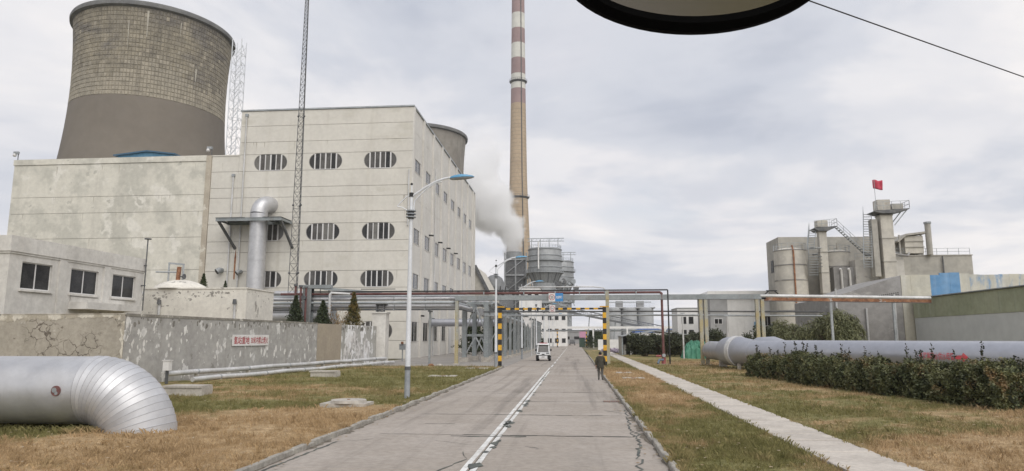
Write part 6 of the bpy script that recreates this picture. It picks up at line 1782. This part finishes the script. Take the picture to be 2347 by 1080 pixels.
s1 = silo(33.2, 108.5, 2.35, 15.9, 'banded cement silo with a rusty drip line beside the hall corner')
q = mb(); q.tube([(33.0,106.05,0),(33.0,106.05,15.6),(33.0,106.6,16.5)], .13, 8); q.build('fill_pipe', M_RUST, s1, True)
silo(40.5, 110.0, 2.1, 15.7, 'plain cement silo half hidden behind the slim elevator leg')
def elevator(x, y, w, h, label, n=6, taper=0):
    t = empty('bucket_elevator', (x, y, 0), label, 'elevator')
    for k in range(n):
        z0 = h*k/n; z1 = h*(k+1)/n-.05
        mb().box(x-w/2, x+w/2, y-w/2, y+w/2, z0, z1).build('casing_section', M_CEMLIGHT, t)
        mb().box(x-w/2-.08, x+w/2+.08, y-w/2-.08, y+w/2+.08, z1-.06, z1+.06).build('casing_flange', M_CEM, t)
    return t
def stair(t, p0, p1, w=.8, n=14, wx=False):
    p0, p1 = Vector(p0), Vector(p1); yv = Vector((w/2,0,0)) if wx else Vector((0,w/2,0))
    for s_ in (-1, 1): mb().bar(p0+yv*s_, p1+yv*s_, .06, .14).build('stringer', M_GALV, t)
    for k in range(n):
        p = p0.lerp(p1, (k+.5)/n); hx_, hy_ = (w/2, .14) if wx else (.14, w/2); mb().box(p.x-hx_, p.x+hx_, p.y-hy_, p.y+hy_, p.z-.03, p.z+.03).build('tread', M_GALV, t)
    rails(t, [p0-yv, p1-yv], 1.0, 1.2)
e1 = elevator(37.6, 107.0, 1.1, 18.6, 'slim elevator leg with a railed platform beside the banded silo')
mb().prism([(36.3,18.95),(36.9,18.62),(38.3,18.62),(39.6,19.2),(39.6,19.35),(36.3,19.1)], lambda a, b: (a, 106.0, b), lambda a, b: (a, 108.2, b)).build('platform', M_DARKSTEEL, e1)
mb().box(36.9, 38.4, 106.4, 107.8, 19.3, 20.3).build('head_casing', M_CEMLIGHT, e1)
rails(e1, [(36.3,106,19.1),(39.6,106,19.4),(39.6,108.2,19.4)], 1.05)
stair(e1, (35.3,105.4,15.6), (36.2,106.6,18.9), .95, 9, True); stair(e1, (35.9,106.6,11.8), (35.6,105.2,15.2), 1.3, 9, True); stair(e1, (44.0,106.4,14.6), (39.6,106.4,19.2), .9, 14)
for k in range(4): mb().bar((36.4+.1*k,106.1,13.2+.5*k),(37.1,106.1,13.2+.5*k), .10, .12).build('landing_bar', M_DARKSTEEL, e1)
mb().bar((35.4,106.1,16.0),(37.1,106.1,16.0), .7, .1).build('landing', M_GALV, e1)
e2 = elevator(46.0, 105.0, 1.7, 20.6, 'tall stout elevator leg topped by a railed platform and flag', 6)
mb().box(43.95, 44.75, 104.4, 105.6, 11.5, 20.0).build('return_leg', M_CEM, e2)
mb().prism([(44.2,21.0),(45.2,20.75),(46.9,20.75),(49.1,21.32),(49.1,21.45),(44.2,21.15)], lambda a, b: (a, 103.6, b), lambda a, b: (a, 106.4, b)).build('platform', M_DARKSTEEL, e2)
mb().box(44.9, 46.7, 104.2, 105.8, 21.35, 22.9).build('head_casing', M_CEMLIGHT, e2); mb().box(47.0, 48.6, 104.4, 105.6, 21.5, 22.3).build('drive_box', M_CEM, e2)
rails(e2, [(44.2,103.6,21.3),(49.1,103.6,21.5),(49.1,106.4,21.5)], 1.1)
mb().bar((47,104,19.0),(48.9,104,21.3), .14).build('brace', M_GALV, e2); mb().bar((47,106,19.0),(48.9,106,21.3), .14).build('brace', M_GALV, e2)
stair(e2, (42.4,103.0,12.6), (43.9,105.5,21.1), 1.15, 22, True)
fp = empty('flag', (44.4, 103.8, 21.3), 'red flag flying from the top of the tall elevator', 'flag')
mb().cyl((44.45,103.7,21.3),(44.45,103.7,25.9), .04, n=6).build('pole', M_GALV, fp)
v = []; f = []
for i in range(9):
    for j in range(6): v.append((44.25+i*.17, 103.7+.12*math.sin(i*1.1+j*.4), 24.5+j*.26-.04*i*(1-j*.1)+.05*math.sin(i)))
for i in range(8):
    for j in range(5): a = i*6+j; f.append((a, a+6, a+7, a+1))
me = bpy.data.meshes.new('cloth'); me.from_pydata(v, [], f); me.shade_smooth(); o = link('cloth', me, M_FLAG, fp); o.modifiers.new('s', 'SOLIDIFY').thickness = .02
# ------------------------------------------------------------------ gable wall and sheds on the right
gw = empty('gable_store', (29.5, 73.5, 0), 'dark stained concrete store with sloping top and weep holes', 'building')
mb().prism([(25.9,-.1),(25.9,6.6),(33.1,8.9),(33.1,-.1)], lambda a, b: (a, 73.0, b), lambda a, b: (a, 84, b)).build('wall', M_CEMWALL, gw)
for k in range(22):
    x = 28.5+k*.2
    for r_ in range(2):
        if r_ or k > 5: mb().box(x, x+.10, 72.985, 73.0, 6.25+.17*r_+.033*k-.0*r_, 6.35+.17*r_+.033*k).build('weep_hole', M_BLACK, gw)
for (x, zt) in ((26.6,7.6),(29.5,5.6),(32.3,7.0)):
    q = mb(); q.tube([(x,72.85,0),(x,72.85,zt)], .10, 8); q.build('downpipe', M_PIPEWHITE, gw, True)
us = empty('upper_shed', (39, 74, 0), 'pale sheet metal wall with a faded blue patch above the green shed', 'shed')
x = 33.15; i = 0
blue = {3,4,5}; faint = {7,8,9}
while x < 52:
    w = .95
    zb = 8.95+.03*math.sin(i*1.3)
    mt_ = M_BLUESHEET if i in blue else M_FADEDSHEET if i > 6 else M_PALESHEET
    mb().box(x, x+w-.008, 73.02-.006*(i%2), 73.2, 0, zb+(.22 if i in (4,5) else .1 if i == 6 else 0)).build('cladding_sheet', mt_, us)
    x += w; i += 1
mb().box(33.2, 52, 73.25, 84, 8.6, 8.8).build('roof', M_CEMLIGHT, us)
gs = empty('green_shed', (38, 60, 0), 'long low shed with weathered green cladding over a pale wall', 'shed')
y = 40.0; i = 0
while y < 72.6:
    w = .98
    mb().box(34.0-.012*(i%2), 34.10, y, min(72.7,y+w-.003), 4.6, 6.46).build('cladding_sheet', M_GREENSHEET, gs); y += w; i += 1
mb().box(34.04, 34.3, 40, 72.7, -.1, 4.595).build('lower_wall', M_SHEDWALL, gs)
mb().prism([(33.8,6.50),(33.8,6.58),(50,5.9),(50,5.8)], lambda a, b: (a, 39.5, b), lambda a, b: (a, 72.75, b)).build('roof', M_STEEL, gs)
mb().box(34.3, 50, 72.4, 72.7, -.1, 5.8).build('end_wall', M_SHEDWALL, gs)
# ------------------------------------------------------------------ white block and items behind the rack on the right
wb = empty('white_block', (28, 122, 0), 'white two storey block with overhanging grey roof behind the rack', 'building')
mb().box(23.0, 25.9, 120.0, 132, -.1, 9.9).build('wall', M_GREYWALL, wb); mb().box(25.92, 35, 120.15, 132, -.1, 9.9).build('wall', M_FARWHITE, wb)
mb().prism([(22.4,9.95),(22.7,10.5),(35.2,10.5),(35.2,9.95)], lambda a, b: (a, 119.2, b), lambda a, b: (a, 133, b)).build('roof', M_FARWHITE, wb)
mb().box(22.5, 35.1, 119.25, 119.9, 9.88, 9.948).build('soffit', M_DARKSTEEL, wb)
for (x0,x1,z0,z1) in ((23.6,25.0,4.9,5.9),(23.6,24.8,-.0,2.4),(30.6,31.7,4.6,6.4),(31.8,33.0,4.6,6.4),(30.6,32.9,.6,3.2)):
    w = mb().box(x0,x1,119.94 if x0 < 25.9 else 120.09,119.995 if x0 < 25.9 else 120.145,z0,z1).build('window', M_FRAME, wb); yb = 119.92 if x0 < 25.9 else 120.07
    mb().box(x0+.1,(x0+x1)/2-.05,yb,yb+.018,z0+.1,z1-.1).build('pane', M_GLASSDK, w); mb().box((x0+x1)/2+.05,x1-.1,yb,yb+.018,z0+.1,z1-.1).build('pane', M_GLASSDK, w)
mb().box(23.2, 25.2, 118.8, 119.98, 2.5, 2.65).build('door_canopy', M_DARKSTEEL, wb)
g2 = empty('grey_block', (20, 140, 0), 'small grey block with paired windows beside the white one', 'building')
mb().box(20.4, 24.6, 140, 148, -.1, 8.4).build('wall', M_FARWHITE, g2); mb().box(20.3, 24.7, 139.9, 148.1, 8.402, 8.6).build('parapet', M_GREYWALL, g2)
for x in (21.2, 22.6):
    for z in (2.8, 5.4): mb().box(x, x+.9, 139.95, 139.995, z, z+1.4).build('window', M_GLASSDK, g2)
cvr = empty('screw_conveyor', (30.5, 118, 0), 'blue inclined conveyor leaning against the white block', 'conveyor')
mb().bar((30.3,118.5,4.9),(36,116.5,1.2), .4, .5).build('trough', M_CONVEYOR, cvr); mb().box(29.9,30.8,118.2,118.9,4.3,5.3).build('head', M_LAMPBLUE, cvr); mb().box(33,33.2,117.4,117.6,0,3).build('leg', M_STEEL, cvr)
ds = empty('tin_shed', (11, 105, 0), 'open fronted dark tin shed behind the bushes', 'shed')
mb().prism([(6.8,2.95),(11.9,3.75),(17.5,3.05),(17.5,2.9),(11.9,3.6),(6.8,2.8)], lambda a, b: (a, 104, b), lambda a, b: (a, 112, b)).build('roof', M_GALV, ds)
mb().box(6.9, 7.1, 104.5, 111.8, -.1, 2.85).build('side_wall', M_CEM, ds); mb().box(17.1, 17.3, 104.5, 111.8, -.1, 2.95).build('side_wall', M_CEM, ds); mb().box(7.1, 17.1, 111.5, 111.7, -.1, 3.0).build('back_wall', M_DARKSTEEL, ds)
for x in (7.0, 10.2, 13.6, 17.2): mb().box(x-.1,x+.1,104.2,104.4,-.1,2.9).build('post', M_STEEL, ds)
tp = empty('tarpaulin_heap', (15.0, 88.5, 0), 'heap covered with a crumpled green tarpaulin beside the rusty columns', 'heap')
v = []; f = []; nu, nv = 22, 12
for j in range(nv+1):
    for i in range(nu+1):
        u = i/nu*2-1; w = j/nv*2-1
        h = max(0, (1-abs(u)**3.2))*max(0, (1-abs(w)**2.6)); h = h**.55
        v.append((15.1+u*1.75+.1*math.sin(j*2.1+i), 88.6+w*1.5+.1*math.sin(i*1.7), -.02+2.15*h*(1+.08*math.sin(i*1.3+j*.9)+.06*math.sin(i*2.9-j*2.2))))
for j in range(nv):
    for i in range(nu): a = j*(nu+1)+i; f.append((a, a+1, a+nu+2, a+nu+1))
me = bpy.data.meshes.new('tarpaulin'); me.from_pydata(v, [], f); link('tarpaulin', me, M_TARP, tp)
q = mb()
for k in range(5): q.tube([(13.4+k*.8,87.2,.25),(13.5+k*.8,88.6,2.2),(13.4+k*.8,90,.25)], .02, 4)
q.build('tie_rope', M_TWIG, tp)
# distant silos with catwalk
fs_ = empty('silo_battery', (24, 305, 0), 'pale battery of distant concrete silos with a catwalk on top', 'silo')
for i in range(3):
    for j in range(2):
        x = 16.8+i*6.9; y = 303+j*7
        q = mb(); q.lathe([(3.4,-.1),(3.4,15.3),(3.0,15.7),(.05,15.8)], (x,y,0), 28); q.build('silo', M_FARSILO, fs_, True)
mb().box(12.9, 34.6, 300.5, 312, 15.3, 15.8).build('top_slab', M_FARSILO, fs_)
for x in (18, 27): mb().box(x, x+3, 303, 307, 15.8, 18.6).build('head_house', M_GREYWALL, fs_)
rails(fs_, [(13.5,301,15.8),(34.2,301,15.8)], 1.6, 2.0)
mb().bar((14, 302, 18.0), (33, 302, 18.0), .4, .4).build('conveyor_tube', M_GALV, fs_)
cg = empty('inclined_conveyor', (16, 260, 0), 'long inclined conveyor gallery slanting down behind the pipe bridge', 'conveyor')
p0, p1 = Vector((-6,272,13.4)), Vector((33,262,5.2))
mb().bar(p0, p1, 2.0, .8).build('deck', M_CONVEYOR, cg); mb().bar(p0+Vector((0,0,1.7)), p1+Vector((0,0,1.7)), 2.2, .35).build('cover', M_CONVEYOR, cg)
mb().bar(p0+Vector((0,-.8,.9)), p1+Vector((0,-.8,.9)), .1, .12).build('rail', M_DARKSTEEL, cg)
q = mb()
for k in range(24):
    a = p0.lerp(p1, k/24); b = p0.lerp(p1, (k+.5)/24); c = p0.lerp(p1, (k+1)/24); q.bar(a+Vector((0,-.9,0)), b+Vector((0,-.9,1.7)), .14); q.bar(b+Vector((0,-.9,1.7)), c+Vector((0,-.9,0)), .14)
tag(q.build('truss', M_GALV, cg), kind='stuff')
for f in (.05,.3,.55,.8): p = p0.lerp(p1, f); mb().bar((p.x-1,p.y,-.1),(p.x,p.y,p.z), .35).build('leg', M_STEEL, cg)
for k, (x0, x1, y, z, zp, lb) in enumerate(((21.5,33.5,255,4.6,6.0,'bright blue roofed shed under the inclined conveyor'), (29,41,210,4.7,6.1,'bright blue pitched roof behind the red riser'))):
    t = empty('blue_roof_shed', ((x0+x1)/2, y, 0), lb, 'shed')
    mb().box(x0+.3, x1-.3, y, y+12, -.1, z).build('wall', M_FARWHITE, t)
    mb().prism([(x0,z),(x0+.2,z+1.0),((x0+x1)/2,zp+.6),(x1,z+.5),(x1,z)], lambda a, b: (a, y-.4, b), lambda a, b: (a, y+12.4, b)).build('roof', M_BLUEROOF, t)
lw = empty('low_wall', (9, 150, 0), 'low pale boundary wall with purple flowers at its foot', 'wall')
for k in range(5): mb().box(4.9+k*2.4, 7.2+k*2.4, 150, 150.3, -.1, 2.3).build('wall_panel', M_FARWHITE, lw); mb().box(7.2+k*2.4, 7.3+k*2.4, 149.95, 150.35, -.1, 2.45).build('pier', M_GREYWALL, lw)
fl_ = empty('flower_bed', (8, 128, 0), 'strip of pale purple flowers before the low wall', 'flowers'); fl_['kind'] = 'stuff'
P = np.stack([5+12*rng.random(3500), 126+4*rng.random(3500), .1+.5*rng.random(3500)], 1)
leaves('blossom', P, .28, mat('purple_blossom', (.38,.32,.42), (.45,.40,.44), 2, .8), fl_, 1.3)
pt = empty('white_bollard', (8.3, 108, 0), 'pair of short white boundary posts near the tin shed', 'post')
for x in (7.6, 8.6): mb().box(x-.18, x+.18, 107.9, 108.2, -.1, 1.6).build('post', M_FARWHITE, pt)
# second gantry far along the road
fgt = empty('far_pipe_bridge', (0, 188, 0), 'distant white pipe bridge crossing the road near the small gate', 'pipe bridge')
mb().box(-16, 34, 187.8, 188.2, 5.1, 5.7).build('main_beam', M_FARWHITE, fgt); mb().cyl((-16,188.6,4.6),(34,188.6,4.6), .22, n=8).build('pipe_run', M_GALV, fgt)
for x in (-8, 4.9, 14, 24): mb().box(x-.2,x+.2,187.8,188.2,-.1,5.1).build('column', M_FARWHITE, fgt)
# far buildings at the end of the road
for k, (x0, x1, y, h, m_, lb, rows, cols) in enumerate(((-16.5,-10.2,205,17.5,M_FARWHITE,'tall white annex with small square windows behind the rack',4,3), (-16,-2.5,225,11.0,M_FARWHITE,'white office block with strip windows below the absorber',3,6), (-6,12,330,5.4,M_GREYWALL,'grey low hall closing the end of the road',1,4))):
    t = empty('office_block', ((x0+x1)/2, y, 0), lb, 'building')
    mb().box(x0, x1, y, y+10, -.1, h).build('wall', m_, t); mb().box(x0-.2, x1+.2, y-.2, y+10.2, h+.002, h+.35).build('parapet', M_GREYWALL, t)
    for r_ in range(rows):
        for c in range(cols):
            wx = x0+(x1-x0)*(c+.5)/cols; wz = h*(r_+.5)/rows; ww = (x1-x0)/cols*.28
            w = mb().box(wx-ww, wx+ww, y-.06, y-.004, wz-.8, wz+.7).build('window', M_FRAMEDK, t); mb().box(wx-ww+.1, wx+ww-.1, y-.08, y-.062, wz-.7, wz+.6).build('pane', M_GLASSDK, w)
gb = empty('gate_booth', (2.2, 200, 0), 'dark green booth beside the distant gate post', 'booth')
mb().box(1.2, 2.8, 200, 202, 0, 2.6).build('cabin', mat('booth_green', (.05,.09,.07), (.07,.11,.08), 1, .7), gb); mb().box(1.1, 2.9, 199.9, 202.1, 2.602, 2.75).build('roof', M_DARKSTEEL, gb)
pk = empty('pink_board', (2.6, 215, 0), 'small pink notice board behind the distant gate', 'sign'); mb().box(1.4,3.6,215,215.1,2.4,4.6).build('panel', mat('pink_board_paint', (.55,.28,.40), None, rough=.6), pk); mb().box(1.5,1.62,215.1,215.2,-.1,3).build('post', M_GALV, pk); mb().box(3.4,3.52,215.1,215.2,-.1,3).build('post', M_GALV, pk)
# distant treeline closing the horizon
for k, (x0, x1, y, h) in enumerate(((-260,-60,520,14),(20,420,560,9))):
    n = 14000; X = x0+(x1-x0)*rng.random(n); hh = h*(.6+.25*np.sin(X*.11)+.15*np.sin(X*.31+2)); P = np.stack([X, y+30*rng.random(n), hh*rng.random(n)**.7], 1)
    o = leaves('treeline', P, 3.0, M_BUSHDK, None, 1.6); tag(o, ['far belt of trees behind the cooling towers', 'far low belt of trees beyond the cement works'][k], 'trees', kind='stuff')

# ------------------------------------------------------------------ overhead cable
cb_ = mb(); P = []
for i in range(41):
    s_ = -30+110*i/40; P.append((4.7+s_*.828, 12.9+s_*.5605, 9.0-.15*math.sin(max(0,min(1,(s_+30)/110))*math.pi)+.12))
cb_.tube(P, .013, 6); tag(cb_.build('overhead_cable', M_BLACK), 'thin black overhead cable slanting across the upper sky', 'cable')

# ------------------------------------------------------------------ rear view mirror inside the windscreen
ctr_d = Vector((0,0,0))
pit, yw = R(8.513), R(5.201)
c_r = Vector((math.cos(yw), math.sin(yw), 0)); c_f = Vector((-math.sin(yw)*math.cos(pit), math.cos(yw)*math.cos(pit), math.sin(pit))); c_u = c_r.cross(c_f)
# hangs 0.6 m ahead of the driver's eyes and a little above them
C0 = Vector((0, 0, CAM_H))+c_f*.60+c_r*.162+c_u*.2416
mir = empty('rear_view_mirror', tuple(C0), 'black rimmed oval rear view mirror hanging at the top edge', 'mirror')
fx = c_r.copy(); tilt = R(27); fn = Vector((math.sin(yw), -math.cos(yw), 0))
nrm = (fn*math.cos(tilt)-Vector((0,0,1))*math.sin(tilt)).normalized(); fz = nrm.cross(fx).normalized()
if fz.z < 0: fz = -fz
RA, RB = .1234, .0635
def ell(a, b, d, n=64): return [C0+fx*(a*math.cos(2*math.pi*k/n))+fz*(b*math.sin(2*math.pi*k/n))+nrm*d for k in range(n)]
def rings_mesh(rs, cap0=False, cap1=False):
    n = len(rs[0]); q = mb(); vs = [p for r_ in rs for p in r_]; fs = []
    for i in range(len(rs)-1):
        for k in range(n): fs.append((i*n+k, i*n+(k+1)%n, (i+1)*n+(k+1)%n, (i+1)*n+k))
    if cap0: fs.append(tuple(range(n))[::-1])
    if cap1: fs.append(tuple((len(rs)-1)*n+k for k in range(n)))
    q.add(vs, fs); return q
M_MIRBLACK = mat('mirror_housing_plastic', (.003,.003,.003), None, rough=.9, fine=0, spec=.03)
M_MIRGLASS = mat('mirror_glass', (.30,.30,.29), None, rough=.25, metal=1.0, fine=0)
rings_mesh([ell(RA-.0165,RB-.0165,.004), ell(RA-.011,RB-.011,.009), ell(RA-.003,RB-.003,.006), ell(RA,RB,-.002), ell(RA-.004,RB-.004,-.016), ell(RA*.75,RB*.75,-.030), ell(RA*.3,RB*.3,-.036)], False, True).build('housing', M_MIRBLACK, mir, True)
rings_mesh([ell(RA-.0165,RB-.0165,.0042), ell(.02,.012,.0042)], False, True).build('glass', M_MIRGLASS, mir)
q = mb(); q.tube([C0-nrm*.034, C0-nrm*.06+Vector((0,0,.03)), C0-nrm*.075+Vector((0,.01,.10))], .009, 10); q.build('stalk', M_MIRBLACK, mir, True)
q = mb(); q.sphere(C0-nrm*.036, .016, 12, 8); q.build('ball_joint', M_MIRBLACK, mir, True)
pC = C0-nrm*.075+Vector((0,.01,.105)); q = mb(); q.cyl(pC, pC+Vector((0,.012,.012)), .028, n=20); q.build('windscreen_mount', M_MIRBLACK, mir, True)

# ------------------------------------------------------------------ steam drifting from the flue house
def steam():
    m = bpy.data.materials.new('steam'); m.use_nodes = True
    nt = m.node_tree; N = nt.nodes; L = nt.links; N.clear()
    out = N.new('ShaderNodeOutputMaterial'); pv = N.new('ShaderNodeVolumePrincipled')
    pv.inputs['Color'].default_value = (.995,.995,.995,1); pv.inputs['Anisotropy'].default_value = .2
    geo = N.new('ShaderNodeNewGeometry')
    def noise(sc, det, off):
        mp = N.new('ShaderNodeMapping'); mp.inputs['Location'].default_value = off; L.new(geo.outputs['Position'], mp.inputs[0])
        n = N.new('ShaderNodeTexNoise'); n.inputs['Scale'].default_value = sc; n.inputs['Detail'].default_value = det; n.inputs['Roughness'].default_value = .6; L.new(mp.outputs[0], n.inputs['Vector']); return n
    nz = noise(.10, 5, (3,8,1))
    # distance to the plume axis, warped by the noise
    warp = N.new('ShaderNodeVectorMath'); warp.operation = 'MULTIPLY_ADD'
    L.new(nz.outputs['Color'], warp.inputs[0]); warp.inputs[1].default_value = (17,17,17); L.new(geo.outputs['Position'], warp.inputs[2])
    sub = N.new('ShaderNodeVectorMath'); sub.operation = 'SUBTRACT'; sub.inputs[1].default_value = (8.5,8.5,8.5); L.new(warp.outputs[0], sub.inputs[0])
    best = None
    for (x, y, z, r_) in STEAM:
        d = N.new('ShaderNodeVectorMath'); d.operation = 'DISTANCE'; d.inputs[1].default_value = (x,y,z); L.new(sub.outputs[0], d.inputs[0])
        mr = N.new('ShaderNodeMapRange'); mr.inputs[1].default_value = 0; mr.inputs[2].default_value = r_; mr.inputs[3].default_value = 1; mr.inputs[4].default_value = 0; L.new(d.outputs['Value'], mr.inputs[0])
        if best is None: best = mr.outputs[0]
        else:
            a = N.new('ShaderNodeMath'); a.operation = 'MAXIMUM'; L.new(best, a.inputs[0]); L.new(mr.outputs[0], a.inputs[1]); best = a.outputs[0]
    dens = N.new('ShaderNodeMapRange'); dens.interpolation_type = 'SMOOTHSTEP'; dens.inputs[1].default_value = .05; dens.inputs[2].default_value = .40; dens.inputs[3].default_value = 0; dens.inputs[4].default_value = .34; L.new(best, dens.inputs[0])
    # thins out with height as it mixes with the air
    sp = N.new('ShaderNodeSeparateXYZ'); L.new(geo.outputs['Position'], sp.inputs[0])
    th = N.new('ShaderNodeMapRange'); th.inputs[1].default_value = 78; th.inputs[2].default_value = 112; th.inputs[3].default_value = 1; th.inputs[4].default_value = .03; L.new(sp.outputs['Z'], th.inputs[0])
    ml = N.new('ShaderNodeMath'); ml.operation = 'MULTIPLY'; L.new(dens.outputs[0], ml.inputs[0]); L.new(th.outputs[0], ml.inputs[1])
    L.new(ml.outputs[0], pv.inputs['Density']); L.new(pv.outputs[0], out.inputs['Volume'])
    return m
STEAM = [(-34,386,54,6),(-34.5,386,60,8),(-37,386,67,10),(-42,386,71,12),(-49,386,73,13),(-44,386,82,13),(-52,386,86,15),(-61,386,80,15),(-56,386,98,16),(-66,386,96,17),(-52,386,110,15),(-66,386,114,18),(-78,386,92,16)]
q = mb(); q.box(-96, -22, 364, 408, 47, 136)
so = q.build('steam', steam()); tag(so, 'white steam plume billowing beside the chimney', 'steam', kind='stuff')
so.data.materials[0].cycles.volume_step_rate = .25

# ------------------------------------------------------------------ thin damp air over the works
hm = bpy.data.materials.new('haze_air'); hm.use_nodes = True
hn = hm.node_tree; hn.nodes.clear()
ho = hn.nodes.new('ShaderNodeOutputMaterial'); hv = hn.nodes.new('ShaderNodeVolumePrincipled')
hv.inputs['Color'].default_value = (.90,.92,.96,1); hv.inputs['Density'].default_value = .00014; hv.inputs['Anisotropy'].default_value = .1
hn.links.new(hv.outputs[0], ho.inputs['Volume'])
hz = mb().box(-910, 910, -310, 1310, -2.0, 246).build('haze', hm); tag(hz, 'thin pale haze hanging over the whole works', 'haze', kind='stuff')
